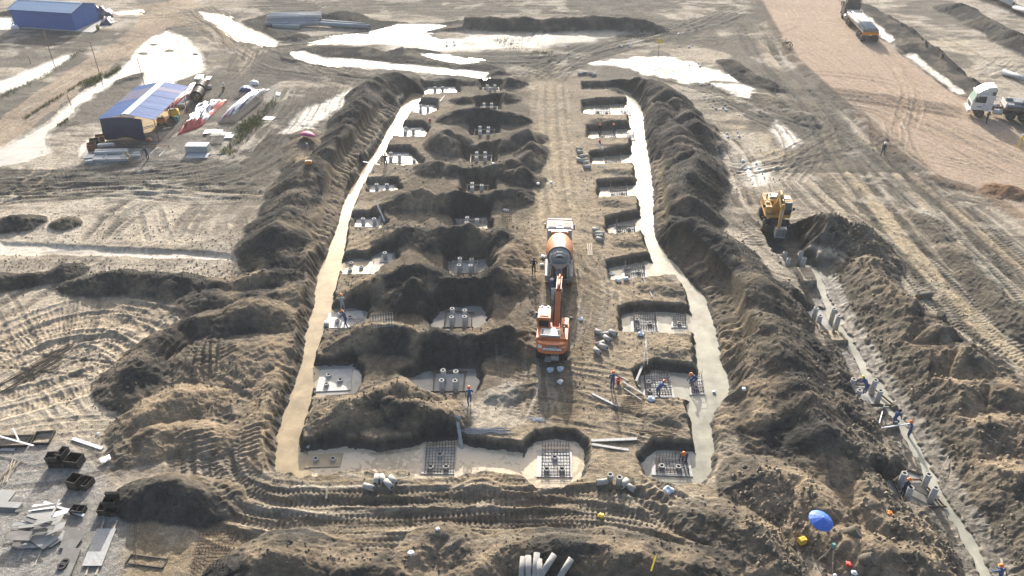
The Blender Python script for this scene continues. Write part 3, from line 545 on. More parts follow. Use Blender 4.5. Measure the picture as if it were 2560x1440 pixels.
# ------------------------------------------------------------------ materials
def new_mat(name):
    m = bpy.data.materials.new(name); m.use_nodes = True
    n = m.node_tree.nodes; b = n['Principled BSDF']
    return m, n, m.node_tree.links, b
def noise_tex(n, l, scale, detail=3.0, coord='Object', rough=.6):
    tc = n.new('ShaderNodeTexCoord'); t = n.new('ShaderNodeTexNoise')
    t.inputs['Scale'].default_value = scale; t.inputs['Detail'].default_value = detail; t.inputs['Roughness'].default_value = rough
    l.new(tc.outputs[coord], t.inputs['Vector']); return t
def rampn(n, l, src, a, b, c0, c1):
    r = n.new('ShaderNodeValToRGB'); e = r.color_ramp.elements
    e[0].position = a; e[1].position = b; e[0].color = (*c0, 1); e[1].color = (*c1, 1)
    l.new(src, r.inputs['Fac']); return r
def mixn(n, l, kind, fac, a, b):
    m = n.new('ShaderNodeMix'); m.data_type = 'RGBA'; m.blend_type = kind
    if isinstance(fac, (int, float)): m.inputs['Factor'].default_value = fac
    else: l.new(fac, m.inputs['Factor'])
    for k, v in (('A', a), ('B', b)):
        if isinstance(v, tuple): m.inputs[[i for i, s in enumerate(m.inputs) if s.name == k and s.type == 'RGBA'][0]].default_value = (*v, 1)
        else: l.new(v, m.inputs[[i for i, s in enumerate(m.inputs) if s.name == k and s.type == 'RGBA'][0]])
    return [o for o in m.outputs if o.type == 'RGBA'][0]
MATS = {}
def mat(name, col, rough=.7, metal=0.0, var=.25, scale=6.0, dirt=None, dirt_amt=.4, bump=0.0, spec=.5, bscale=None):
    """plain surface with grain, dirt and wear of its own"""
    if name in MATS: return MATS[name]
    m, n, l, b = new_mat(name)
    t = noise_tex(n, l, scale, 5.0)
    lo = tuple(max(0, c*(1-var)) for c in col); hi = tuple(min(1, c*(1+var)) for c in col)
    c = rampn(n, l, t.outputs['Fac'], .3, .7, lo, hi).outputs['Color']
    if dirt:
        t2 = noise_tex(n, l, scale*.37, 6.0, rough=.75)
        f = rampn(n, l, t2.outputs['Fac'], .48, .68, (0, 0, 0), (dirt_amt,)*3)
        c = mixn(n, l, 'MIX', f.outputs['Color'], c, dirt)
    l.new(c, b.inputs['Base Color']); b.inputs['Roughness'].default_value = rough; b.inputs['Metallic'].default_value = metal
    b.inputs['Specular IOR Level'].default_value = spec
    if bump:
        t3 = noise_tex(n, l, bscale or scale*3, 4.0)
        bp = n.new('ShaderNodeBump'); bp.inputs['Strength'].default_value = bump; bp.inputs['Distance'].default_value = .02
        l.new(t3.outputs['Fac'], bp.inputs['Height']); l.new(bp.outputs['Normal'], b.inputs['Normal'])
    MATS[name] = m; return m

def soil_material():
    m, n, l, b = new_mat('soil')
    at = n.new('ShaderNodeAttribute'); at.attribute_name = 'soil_colour'
    wt = n.new('ShaderNodeAttribute'); wt.attribute_name = 'wetness'
    t1 = noise_tex(n, l, 2.6, 6.0, rough=.7); t2 = noise_tex(n, l, 11.0, 5.0, rough=.75); t3 = noise_tex(n, l, 34.0, 2.0)
    v = n.new('ShaderNodeTexVoronoi'); v.inputs['Scale'].default_value = 3.2; v.inputs['Randomness'].default_value = 1
    l.new(n['Texture Coordinate'].outputs['Object'], v.inputs['Vector'])
    g = rampn(n, l, t1.outputs['Fac'], .3, .72, (.72, .71, .70), (1.22, 1.21, 1.19))
    g2 = rampn(n, l, t2.outputs['Fac'], .34, .66, (.66, .655, .65), (1.3, 1.3, 1.29))
    c = mixn(n, l, 'MULTIPLY', 1.0, at.outputs['Color'], g.outputs['Color'])
    c = mixn(n, l, 'MULTIPLY', 1.0, c, g2.outputs['Color'])
    peb = rampn(n, l, t3.outputs['Fac'], .66, .72, (0, 0, 0), (.2,)*3)
    c = mixn(n, l, 'MIX', peb.outputs['Color'], c, (.34, .32, .29))
    l.new(c, b.inputs['Base Color'])
    r = n.new('ShaderNodeMapRange'); r.inputs['To Min'].default_value = .95; r.inputs['To Max'].default_value = .22
    l.new(wt.outputs['Fac'], r.inputs['Value']); l.new(r.outputs['Result'], b.inputs['Roughness'])
    sp = n.new('ShaderNodeMapRange'); sp.inputs['To Min'].default_value = .02; sp.inputs['To Max'].default_value = .6
    l.new(wt.outputs['Fac'], sp.inputs['Value']); l.new(sp.outputs['Result'], b.inputs['Specular IOR Level'])
    ad = n.new('ShaderNodeMath'); ad.operation = 'MULTIPLY_ADD'; ad.inputs[1].default_value = .45
    l.new(t2.outputs['Fac'], ad.inputs[0]); l.new(t1.outputs['Fac'], ad.inputs[2])
    a2 = n.new('ShaderNodeMath'); a2.operation = 'MULTIPLY_ADD'; a2.inputs[1].default_value = .12
    l.new(v.outputs['Distance'], a2.inputs[0]); l.new(ad.outputs[0], a2.inputs[2])
    bp = n.new('ShaderNodeBump'); bp.inputs['Distance'].default_value = .24
    bs = n.new('ShaderNodeMapRange'); bs.inputs['To Min'].default_value = .75; bs.inputs['To Max'].default_value = .06
    l.new(wt.outputs['Fac'], bs.inputs['Value']); l.new(bs.outputs['Result'], bp.inputs['Strength'])
    l.new(a2.outputs[0], bp.inputs['Height']); l.new(bp.outputs['Normal'], b.inputs['Normal'])
    return m
SOIL = soil_material()

def water_material(name, col, foam=None, rough=.22, film=(.5, .45, .36), famt=.5, wave=.05, mud=None):
    m, n, l, b = new_mat(name)
    t = noise_tex(n, l, .5, 6.0, rough=.65); c = rampn(n, l, t.outputs['Fac'], .35, .66, tuple(x*.66 for x in col), tuple(min(1, x*1.18) for x in col)).outputs['Color']
    if foam:
        t2 = noise_tex(n, l, 2.6, 7.0, rough=.72); t3 = noise_tex(n, l, .16, 2.0)
        ad = n.new('ShaderNodeMath'); ad.operation = 'MULTIPLY_ADD'; ad.inputs[1].default_value = .9
        l.new(t3.outputs['Fac'], ad.inputs[0]); l.new(t2.outputs['Fac'], ad.inputs[2])
        f = rampn(n, l, ad.outputs[0], foam, foam+.03, (0, 0, 0), (famt,)*3)
        c = mixn(n, l, 'MIX', f.outputs['Color'], c, film)
    b.inputs['Roughness'].default_value = rough
    if mud:
        t5 = noise_tex(n, l, .55, 7.0, rough=.72); f5 = rampn(n, l, t5.outputs['Fac'], mud, mud+.05, (0, 0, 0), (1, 1, 1))
        c = mixn(n, l, 'MIX', f5.outputs['Color'], c, (.20, .18, .15))
        mr = n.new('ShaderNodeMapRange'); mr.inputs['To Min'].default_value = rough; mr.inputs['To Max'].default_value = .85; l.new(f5.outputs['Color'], mr.inputs['Value']); l.new(mr.outputs['Result'], b.inputs['Roughness'])
        m2 = n.new('ShaderNodeMapRange'); m2.inputs['To Min'].default_value = 1.0; m2.inputs['To Max'].default_value = .0; l.new(f5.outputs['Color'], m2.inputs['Value']); l.new(m2.outputs['Result'], b.inputs['Coat Weight'])
    l.new(c, b.inputs['Base Color']); b.inputs['IOR'].default_value = 1.33
    b.inputs['Specular IOR Level'].default_value = .5
    if not mud: b.inputs['Coat Weight'].default_value = 1.0
    b.inputs['Coat Roughness'].default_value = .03; b.inputs['Coat IOR'].default_value = 1.33
    t4 = noise_tex(n, l, 2.2, 3.0); bp = n.new('ShaderNodeBump'); bp.inputs['Strength'].default_value = wave; bp.inputs['Distance'].default_value = .08
    l.new(t4.outputs['Fac'], bp.inputs['Height']); l.new(bp.outputs['Normal'], b.inputs['Normal']); l.new(bp.outputs['Normal'], b.inputs['Coat Normal'])
    return m
W_TAN = water_material('muddy_water', (.43, .34, .21), foam=1.1, film=(.52, .46, .36), famt=.8)
W_FOAM = water_material('foamy_water', (.48, .40, .28), foam=.9, film=(.70, .58, .42), famt=.9)
W_PALE = water_material('silty_water', (.41, .395, .315), foam=1.16, film=(.55, .53, .45), famt=.6, mud=.68)
W_GREY = water_material('grey_water', (.34, .335, .31), foam=1.2, film=(.48, .47, .43), famt=.5)
W_SKY = water_material('pool_water', (.42, .40, .36), rough=.26, wave=.15, mud=.6)

# ------------------------------------------------------------------ helpers for objects
def tag(o, label=None, cat=None, group=None, kind=None):
    if label: o['label'] = label
    if cat: o['category'] = cat
    if group: o['group'] = group
    if kind: o['kind'] = kind
    return o
def link(o, parent=None):
    COL.objects.link(o)
    if parent is not None: o.parent = parent
    return o
def empty(name, loc=(0, 0, 0), rz=0.0, label=None, cat=None, group=None):
    o = bpy.data.objects.new(name, None); COL.objects.link(o); o.empty_display_size = .2
    o.location = loc; o.rotation_euler = (0, 0, rz)
    return tag(o, label, cat, group)
def copy_tree(o, parent=None):
    c = o.copy(); COL.objects.link(c); c.parent = parent
    if parent is not None: c.matrix_parent_inverse = o.matrix_parent_inverse
    for ch in list(o.children): copy_tree(ch, c)
    return c

# ------------------------------------------------------------------ ground meshes
def zat(x, y):
    j = int(np.clip(np.searchsorted(ROWS, y)-1, 0, NR-2)); ty = (y-ROWS[j])/(ROWS[j+1]-ROWS[j])
    u = x/float(WID(np.array([y]))[0]); i = int(np.clip(np.searchsorted(COLS, u)-1, 0, NC-2)); tx = (u-COLS[i])/(COLS[i+1]-COLS[i])
    q = Z[[j*NC+i, j*NC+i+1, (j+1)*NC+i, (j+1)*NC+i+1]]
    return float((q[0]*(1-tx)+q[1]*tx)*(1-ty)+(q[2]*(1-tx)+q[3]*tx)*ty)
def G(px, py, z0=0.0):
    """point on the built terrain at a photograph pixel (walks the ray onto the relief)"""
    p = P(px, py, 2.6); z = 2.6
    while z > -2.2:
        p = P(px, py, z)
        if zat(p.x, p.y) >= z: break
        z -= .06
    p = P(px, py, z); p.z = zat(p.x, p.y); return p

co = np.empty((N, 3), np.float32); co[:, 0] = gX; co[:, 1] = gY; co[:, 2] = Z
qi = (np.arange(NR-1)[:, None]*NC+np.arange(NC-1)[None]).ravel()
quads = np.stack([qi, qi+1, qi+NC+1, qi+NC], 1)
qt = TAG[quads].max(1) if False else TAG[qi]
def terrain_piece(name, sel, label=None):
    q = quads[sel]; used, inv = np.unique(q.ravel(), return_inverse=True)
    me = bpy.data.meshes.new(name); nv, nf = len(used), len(q)
    me.vertices.add(nv); me.vertices.foreach_set('co', co[used].ravel())
    me.loops.add(nf*4); me.loops.foreach_set('vertex_index', inv.astype(np.int32).ravel())
    me.polygons.add(nf); me.polygons.foreach_set('loop_start', np.arange(0, nf*4, 4, dtype=np.int32))
    try: me.polygons.foreach_set('loop_total', np.full(nf, 4, np.int32))
    except Exception: pass
    me.polygons.foreach_set('use_smooth', np.ones(nf, bool))
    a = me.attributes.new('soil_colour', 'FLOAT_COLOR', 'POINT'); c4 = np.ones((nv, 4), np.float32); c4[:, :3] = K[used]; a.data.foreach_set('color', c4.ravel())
    b_ = me.attributes.new('wetness', 'FLOAT', 'POINT'); b_.data.foreach_set('value', WET[used].astype(np.float32))
    me.materials.append(SOIL); me.update(calc_edges=True)
    o = link(bpy.data.objects.new(name, me)); tag(o, label, kind='structure'); return o
terrain_piece('ground', ~np.isin(qt, [1, 2, 3, 4, 5, 6, 7, 8, 9, 10, 11]), 'rutted sandy building site ground with pits')
for t_, nm, lb in [(1, 'haul_road', 'packed reddish earth haul road with the two pipe lorries'), (2, 'dirt_road', 'tan dirt road past the blue shed and white pools'),
                   (3, 'spoil_bank', 'dark spoil bank left of the long flooded channel'), (4, 'spoil_bank', 'dark spoil bank right of the flooded channel'), (5, 'spoil_heaps', 'dark soil heaps between the footing pits'),
                   (6, 'spoil_bank', 'clumpy brown spoil along the narrow trench'), (7, 'gravel_yard', 'grey gravel yard around the blue roofed shelter'), (8, 'gravel_yard', 'grey gravel yard under plywood sheets and black boxes'),
                   (9, 'spoil_heaps', 'dark soil heaps below the rutted lane'), (10, 'spoil_ridge', 'far dark spoil ridges beside white pools'), (11, 'spoil_bank', 'dark spoil bank beside the haul road ditch')]:
    s_ = qt == t_
    if s_.any(): terrain_piece(nm, s_, lb)

wtaken = np.zeros(N, bool)
def water_sheet(name, poly, z, m, label, grow=.6):
    """flat water over every cell of the hollow that lies below the level; the banks cut the shoreline"""
    a = closed(poly, z); idx = near(a, grow+.5); d = sdf(idx, a)
    c = idx[(d < grow) & ~wtaken[idx]]
    c = c[(c % NC < NC-1) & (c < (NR-1)*NC)]
    low = np.minimum(np.minimum(Z[c], Z[c+1]), np.minimum(Z[c+NC], Z[c+NC+1]))
    c = c[low < z+.01]; wtaken[c] = True
    if not len(c): return
    q = np.stack([c, c+1, c+NC+1, c+NC], 1); used, inv = np.unique(q.ravel(), return_inverse=True)
    me = bpy.data.meshes.new(name); v = co[used].copy(); v[:, 2] = z; nf = len(q)
    me.vertices.add(len(used)); me.vertices.foreach_set('co', v.ravel())
    me.loops.add(nf*4); me.loops.foreach_set('vertex_index', inv.astype(np.int32).ravel())
    me.polygons.add(nf); me.polygons.foreach_set('loop_start', np.arange(0, nf*4, 4, dtype=np.int32))
    me.materials.append(m); me.update(calc_edges=True)
    o = link(bpy.data.objects.new(name, me)); tag(o, label, kind='structure'); return o
water_sheet('channel_water', CHL, WL, W_TAN, 'tan muddy water in the long left channel', .5)
water_sheet('channel_water', CHR, WL, W_PALE, 'pale silty water in the right channel', .5)
water_sheet('pit_water', PITM, WL, W_FOAM, 'foamy tan water in the rounded pit', .4)
water_sheet('pit_water', PITB, WL, W_FOAM, 'foamy tan water around the lower footings', .4)
for i, p_ in enumerate(PADA): water_sheet('pit_water', p_, WL, W_GREY, 'grey water around a left footing slab', .4)
for i, p_ in enumerate(PADB[5:]): water_sheet('pit_water', p_, WL-.04, W_GREY, 'grey water around standing piles', .3)
for i, p_ in enumerate(PADC): water_sheet('pit_water', p_, WL, W_PALE, 'pale water around a rebar cage footing', .4)
water_sheet('trench_water', band(EL, .75, WE), WE-.02, W_PALE, 'thin pale water line in the narrow right trench', .3)
for i in (1, 2, 3): water_sheet('pit_water', PADE[i], WE-.05, W_GREY, 'grey puddle around the trench piles', .05)
for i, p_ in enumerate(POOLS): water_sheet('pool', p_, -.09, W_SKY, 'bright shallow pool on the sand', 1.2)
# ------------------------------------------------------------------ mesh builder
class MB:
    def __init__(s): s.v = []; s.f = []; s.m = []; s.sm = []
    def add(s, vs, fs, mi=0, sm=False):
        o = len(s.v); s.v += [tuple(v) for v in vs]
        for f in fs: s.f.append(tuple(i+o for i in f)); s.m.append(mi); s.sm.append(sm)
    def box(s, c, d, mi=0, M=None, taper=1.0):
        x, y, z = d[0]/2, d[1]/2, d[2]/2; vs = []
        for k, q in ((-1, 1.0), (1, taper)):
            for a, b in ((-1, -1), (1, -1), (1, 1), (-1, 1)): vs.append(Vector((a*x*q, b*y*q, k*z)))
        if M is not None: vs = [M @ v for v in vs]
        c = Vector(c); vs = [v+c for v in vs]
        s.add(vs, [(3, 2, 1, 0), (4, 5, 6, 7), (0, 1, 5, 4), (1, 2, 6, 5), (2, 3, 7, 6), (3, 0, 4, 7)], mi)
    def _frame(s, d):
        d = d.normalized(); a = Vector((0, 0, 1)) if abs(d.z) < .9 else Vector((1, 0, 0))
        u = d.cross(a).normalized(); return u, d.cross(u)
    def cyl(s, p0, p1, r0, r1=None, n=12, mi=0, caps=True, sm=True):
        p0, p1 = Vector(p0), Vector(p1); r1 = r0 if r1 is None else r1; u, w_ = s._frame(p1-p0); vs = []
        for p, r in ((p0, r0), (p1, r1)):
            for i in range(n): a = 2*math.pi*i/n; vs.append(p+(u*math.cos(a)+w_*math.sin(a))*r)
        s.add(vs, [(i, i+n, (i+1) % n+n, (i+1) % n) for i in range(n)], mi, sm)
        if caps: s.add(vs[:n], [tuple(range(n))], mi); s.add(vs[n:], [tuple(range(n-1, -1, -1))], mi)
    def tube(s, pts, r, n=6, mi=0):
        for a, b in zip(pts[:-1], pts[1:]): s.cyl(a, b, r, n=n, mi=mi)
    def bar(s, a, b, r, mi=0):
        s.cyl(a, b, r, n=4, mi=mi, sm=False)
    def ring(s, p0, p1, ro, ri, n=16, mi=0, mi2=None, depth=None):
        """hollow tube open at both ends"""
        p0, p1 = Vector(p0), Vector(p1); u, w_ = s._frame(p1-p0); vs = []
        for p, r in ((p0, ro), (p1, ro), (p1, ri), (p0, ri)):
            for i in range(n): a = 2*math.pi*i/n; vs.append(p+(u*math.cos(a)+w_*math.sin(a))*r)
        for k in range(4):
            j = (k+1) % 4
            s.add([*vs[k*n:k*n+n], *vs[j*n:j*n+n]], [(i, i+n, (i+1) % n+n, (i+1) % n) for i in range(n)], mi if (k != 2 or mi2 is None) else mi2, k in (0, 2))
    def prism(s, poly, x0, x1, axis='x', mi=0):
        """polygon in the plane across the axis, pushed from x0 to x1"""
        n = len(poly); vs = []
        for x in (x0, x1):
            for a, b in poly: vs.append((x, a, b) if axis == 'x' else (a, x, b) if axis == 'y' else (a, b, x))
        fs = [(i, (i+1) % n, (i+1) % n+n, i+n) for i in range(n)]
        s.add(vs, fs+[tuple(range(n-1, -1, -1)), tuple(range(n, 2*n))], mi)
    def lathe(s, prof, p0, d, n=24, mi=0, fmi=None):
        p0 = Vector(p0); d = Vector(d).normalized(); u, w_ = s._frame(d)
        for k in range(len(prof)-1):
            (r0, t0), (r1_, t1) = prof[k], prof[k+1]; vs = []
            for r, t in ((r0, t0), (r1_, t1)):
                for i in range(n): a = 2*math.pi*i/n; vs.append(p0+d*t+(u*math.cos(a)+w_*math.sin(a))*r)
            for i in range(n):
                s.add([vs[i], vs[i+n], vs[(i+1) % n+n], vs[(i+1) % n]], [(0, 1, 2, 3)], mi if fmi is None else fmi(k, i, n), True)
    def mesh(s, name, mats, bevel=0.0, jitter=0.0):
        bm = bmesh.new(); bv = [bm.verts.new(v) for v in s.v]
        for f, mi, sm in zip(s.f, s.m, s.sm):
            try: fc = bm.faces.new([bv[i] for i in f]); fc.material_index = mi; fc.smooth = sm
            except ValueError: pass
        bmesh.ops.remove_doubles(bm, verts=bm.verts, dist=.0005)
        bmesh.ops.recalc_face_normals(bm, faces=bm.faces)
        if bevel: bmesh.ops.bevel(bm, geom=[e for e in bm.edges if len(e.link_faces) == 2 and e.calc_face_angle(0) > .5], offset=bevel, segments=2, affect='EDGES', clamp_overlap=True)
        me = bpy.data.meshes.new(name); bm.to_mesh(me); bm.free()
        for m_ in (mats if isinstance(mats, (list, tuple)) else [mats]): me.materials.append(m_)
        return me
    def build(s, name, mats, parent=None, bevel=0.0, loc=None, rz=None):
        o = link(bpy.data.objects.new(name, s.mesh(name, mats, bevel)), parent)
        if loc is not None: o.location = loc
        if rz is not None: o.rotation_euler = (0, 0, rz)
        return o
def put(name, me, loc, rot=(0, 0, 0), label=None, cat=None, group=None, sc=None, parent=None):
    o = link(bpy.data.objects.new(name, me), parent); o.location = loc; o.rotation_euler = rot
    if sc: o.scale = sc if isinstance(sc, tuple) else (sc,)*3
    return tag(o, label, cat, group)
def hsolve(px, py, Y):
    """height at which pixel (px, py) lies over depth Y"""
    v = (py-720.0)/F; t = Y/(cT-v*sT); return H-t*(sT+v*cT)
def yaw(a, b): return math.atan2(b[1]-a[1], b[0]-a[0])
def towards(a, b):
    """rotation that turns a thing built facing +Y from a to b"""
    return math.atan2(b[1]-a[1], b[0]-a[0])-math.pi/2

M_CONC = mat('concrete', (.42, .41, .385), .85, var=.18, scale=5, dirt=(.22, .19, .15), dirt_amt=.5, bump=.3)
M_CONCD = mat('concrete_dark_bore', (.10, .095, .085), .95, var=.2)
M_SLAB = mat('lean_concrete', (.44, .44, .425), .5, var=.15, scale=1.6, dirt=(.25, .22, .17), dirt_amt=.6, bump=.2, bscale=14)
M_SLABT = mat('wet_ply_slab', (.42, .33, .2), .5, var=.15, scale=1.6, dirt=(.3, .27, .22), dirt_amt=.6, bump=.2, bscale=14)
M_REBAR = mat('rusty_rebar', (.115, .085, .065), .7, .2, var=.35, scale=9)
M_GALV = mat('galvanised_bar', (.5, .51, .52), .45, .6, var=.15, scale=6)
M_TIMB = mat('pale_timber', (.46, .40, .31), .8, var=.25, scale=7, dirt=(.25, .2, .15), dirt_amt=.5)
M_TIMBD = mat('wet_timber', (.16, .125, .09), .75, var=.3, scale=7)
M_PLANK = mat('grey_plank', (.42, .42, .41), .7, var=.2, scale=5, dirt=(.25, .22, .18), dirt_amt=.5)
M_WHITE = mat('white_plastic', (.74, .75, .76), .55, var=.12, scale=8, dirt=(.4, .36, .3), dirt_amt=.4)
M_BAGB = mat('blue_white_sack', (.50, .58, .68), .6, var=.3, scale=5, dirt=(.75, .75, .74), dirt_amt=.8)
M_BLACKST = mat('black_form_steel', (.035, .033, .032), .55, .3, var=.4, scale=7, dirt=(.22, .2, .18), dirt_amt=.35)
M_RED = mat('red_plastic', (.55, .05, .035), .5, var=.2)
M_YEL = mat('yellow_plastic', (.82, .56, .05), .5, var=.12)
M_ORG = mat('orange_plastic', (.75, .25, .03), .5, var=.15)
M_BLK = mat('black_rubber', (.025, .025, .026), .8, var=.3, scale=12, dirt=(.17, .14, .11), dirt_amt=.6)

# ------------------------------------------------------------------ piles, slabs, frames, cages
SL = WL+.07
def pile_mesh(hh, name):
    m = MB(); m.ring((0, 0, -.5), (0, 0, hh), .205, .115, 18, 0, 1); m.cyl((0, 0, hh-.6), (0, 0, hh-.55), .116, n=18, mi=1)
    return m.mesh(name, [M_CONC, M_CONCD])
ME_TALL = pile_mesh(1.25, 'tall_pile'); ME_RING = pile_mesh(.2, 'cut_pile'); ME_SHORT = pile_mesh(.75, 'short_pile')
def pile(px, py, hh, me, label, group, base=SL):
    p = P(px, py, base+hh)
    return put('concrete_pile', me, (p.x, p.y, base), (rnd.uniform(-.012, .012), rnd.uniform(-.012, .012), rnd.uniform(0, 6)), label, 'pile', group)
def slab(poly, label, group=None, z=SL, m=M_SLAB, th=.3):
    a = [P(x, y, z) for x, y in poly]; c = sum(a, Vector())/len(a); mb = MB()
    mb.prism([(p.x-c.x, p.y-c.y) for p in a], -th, 0, 'z')
    return mb.build('concrete_slab', m, bevel=.012, loc=c, ) and tag(COL.objects[-1], label, 'slab', group)
GP = 'piles standing in the footing pits'; GR = 'cut pile heads on the footing slabs'
ROWN = ['farthest', 'second', 'third', 'fourth', 'fifth', 'sixth', 'seventh', 'eighth', 'ninth']
# left column of footings: slab with pile heads
A_SLAB = [([(1070, 219), (1138, 218), (1140, 232), (1066, 233)], 'pale broken slab in the farthest left footing'), ([(1036, 264), (1086, 264), (1072, 286), (1028, 283)], 'white wet slab beside the tan ledge with a red can'),
          ([(998, 321), (1058, 320), (1045, 342), (984, 341)], 'white wet slab in the third left footing from the far end'), ([(968, 386), (1022, 384), (1025, 406), (958, 408)], 'wet slab beside a worker standing over the left channel'),
          ([(930, 464), (986, 463), (980, 480), (922, 480)], 'pale slab with two tall piles below the wire mesh panel'), ([(893, 548), (953, 548), (945, 568), (884, 568)], 'grey slab with two piles below leaning boards'),
          ([(868, 655), (934, 652), (924, 685), (855, 686)], 'tan wet slab with three cut piles and water across its corner'), ([(822, 782), (905, 776), (912, 806), (868, 820), (812, 820)], 'grey slab that two orange-helmeted workers stand on'),
          ([(802, 924), (881, 921), (877, 975), (789, 979)], 'pale blue-grey square slab with three cut pile heads'), ([(770, 1136), (858, 1132), (850, 1166), (760, 1169)], 'tan boarded slab with two pile heads beside the tan channel')]
for i, (pl, lb) in enumerate(A_SLAB):
    slab(pl, lb, m=M_SLABT if i in (6, 9) else M_SLAB)
slab([(955, 634), (982, 634), (980, 655), (948, 656)], 'small pale slab under a single standing pile')
TL = 'hollow concrete pile standing upright on a left footing slab'
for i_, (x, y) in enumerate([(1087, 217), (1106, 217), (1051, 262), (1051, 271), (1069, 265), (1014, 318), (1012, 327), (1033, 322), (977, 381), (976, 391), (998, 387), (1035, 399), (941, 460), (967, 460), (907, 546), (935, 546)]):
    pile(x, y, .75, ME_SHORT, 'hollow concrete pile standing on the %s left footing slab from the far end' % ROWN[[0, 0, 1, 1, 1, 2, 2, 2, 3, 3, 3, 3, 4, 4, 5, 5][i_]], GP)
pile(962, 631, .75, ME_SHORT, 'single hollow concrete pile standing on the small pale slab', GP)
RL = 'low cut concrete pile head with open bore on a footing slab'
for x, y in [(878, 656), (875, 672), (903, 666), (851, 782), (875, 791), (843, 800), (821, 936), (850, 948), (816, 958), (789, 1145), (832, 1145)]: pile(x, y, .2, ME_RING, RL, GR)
# second column: tall piles inside a timber frame
B_P = [[(1218, 213), (1225, 219), (1237, 213)], [(1210, 259), (1229, 259), (1210, 268), (1229, 268)], [(1200, 317), (1221, 319), (1200, 328), (1220, 329)], [(1192, 381), (1213, 381), (1191, 393), (1213, 393)], [(1181, 458), (1180, 468), (1204, 463)],
       [(1168, 544), (1192, 549), (1166, 556)], [(1150, 646), (1179, 648), (1147, 663), (1176, 664)], [(1131, 772), (1162, 776), (1129, 793), (1161, 792)], [(1108, 926), (1139, 929), (1104, 951), (1138, 952)]]
B_F = [[(1209, 221), (1246, 221), (1248, 233), (1206, 233)], [(1203, 269), (1243, 268), (1243, 280), (1199, 280)], [(1188, 325), (1236, 325), (1234, 341), (1185, 341)], [(1178, 389), (1229, 390), (1228, 408), (1176, 408)], [(1169, 463), (1220, 465), (1219, 483), (1167, 484)],
       [(1152, 552), (1207, 551), (1206, 578), (1149, 579)], [(1134, 655), (1194, 655), (1192, 684), (1130, 686)], [(1116, 778), (1180, 783), (1178, 820), (1110, 821)], [(1086, 931), (1163, 931), (1158, 980), (1083, 981)]]
_x = ['farthest', 'second', 'third', 'fourth', 'fifth', 'sixth', 'seventh', 'eighth', 'ninth']
def frame_of(quad, z, label, group, mt, hh=.16, parent_name='formwork_frame'):
    a = [P(x, y, z) for x, y in quad]; c = sum(a, Vector())/4; e = empty(parent_name, c, 0, label, 'formwork', group)
    for i in range(4):
        p, q = a[i]-c, a[(i+1) % 4]-c; d = (q-p).normalized(); ext = .12 if i % 2 else .35; m = MB()
        M = Matrix.Rotation(math.atan2(d.y, d.x), 3, 'Z'); m.box(((p+q)/2)+Vector((0, 0, hh/2-.03+(.05 if i % 2 else 0))), ((q-p).length+ext, .075, hh), 0, M)
        m.build('rail', mt, e, .008)
    return e
for i, (pp, fq) in enumerate(zip(B_P, B_F)):
    for x, y in pp: pile(x, y, 1.2, ME_TALL, 'tall hollow concrete pile inside the %s timber frame from the far end' % ROWN[i], 'tall piles in the framed pits')
    frame_of(fq, SL, 'thin timber formwork frame around tall piles, %s from the far end of its row' % ROWN[i], 'formwork frames around the tall piles', M_TIMB if i not in (7, 8) else M_TIMBD)
    if i in (0, 1, 2, 3, 4, 5):
        pass
slab([(1090, 935), (1160, 935), (1155, 977), (1088, 978)], 'wet grey slab under the framed piles near the worker in a blue vest', z=WL-.02)
slab([(1120, 782), (1176, 786), (1174, 818), (1114, 818)], 'wet grey slab under the framed piles in the rounded flooded pit', z=WL-.02)
slab([(1136, 658), (1192, 658), (1190, 683), (1133, 684)], 'muddy grey slab under four framed piles', z=WL-.02)

def cage(quad, z, hh, label, group, n1=10, n2=9, rings=2, up=.25):
    """rebar cage: two mats, uprights with free ends, stirrups"""
    a = [P(x, y, z) for x, y in quad]; c = sum(a, Vector())/4; a = [p-c for p in a]
    e = empty('rebar_cage', c, 0, label, 'rebar cage', group); r = .016
    L = lambda u, v, zz: (a[0]*(1-u)*(1-v)+a[1]*u*(1-v)+a[2]*u*v+a[3]*(1-u)*v)+Vector((0, 0, zz))
    for nm, zz in (('bottom_mat', .06), ('top_mat', hh*.55)):
        m = MB()
        if nm == 'top_mat':
            for v0 in (0, 1):
                for k in range(2): m.bar(L(0, v0, hh*(.45+.35*k)), L(1, v0, hh*(.45+.35*k)), r)
            for u0 in (0, 1):
                for k in range(2): m.bar(L(u0, 0, hh*(.45+.35*k)), L(u0, 1, hh*(.45+.35*k)), r)
        else:
            for i in range(n1): u = i/(n1-1); m.bar(L(u, -.03, zz), L(u, 1.03, zz), r)
            for i in range(n2): v = i/(n2-1); m.bar(L(-.03, v, zz+.03), L(1.03, v, zz+.03), r)
        m.build(nm, M_REBAR, e)
    m = MB()
    for i in range(n1):
        u = i/(n1-1); j = rnd.uniform(-.03, .03)
        m.bar(L(u, 0, .03), L(u+j*.3, 0, hh+up*rnd.uniform(.6, 1)), r*1.15); m.bar(L(u, 1, .03), L(u+j*.3, 1, hh*.45), r)
    for i in range(1, n2-1):
        v = i/(n2-1)
        for u in (0, 1): m.bar(L(u, v, .03), L(u, v, hh*rnd.uniform(.5, .9)), r)
    m.build('uprights', M_REBAR, e)
    for ch in e.children: ch['kind'] = 'stuff'
    return e
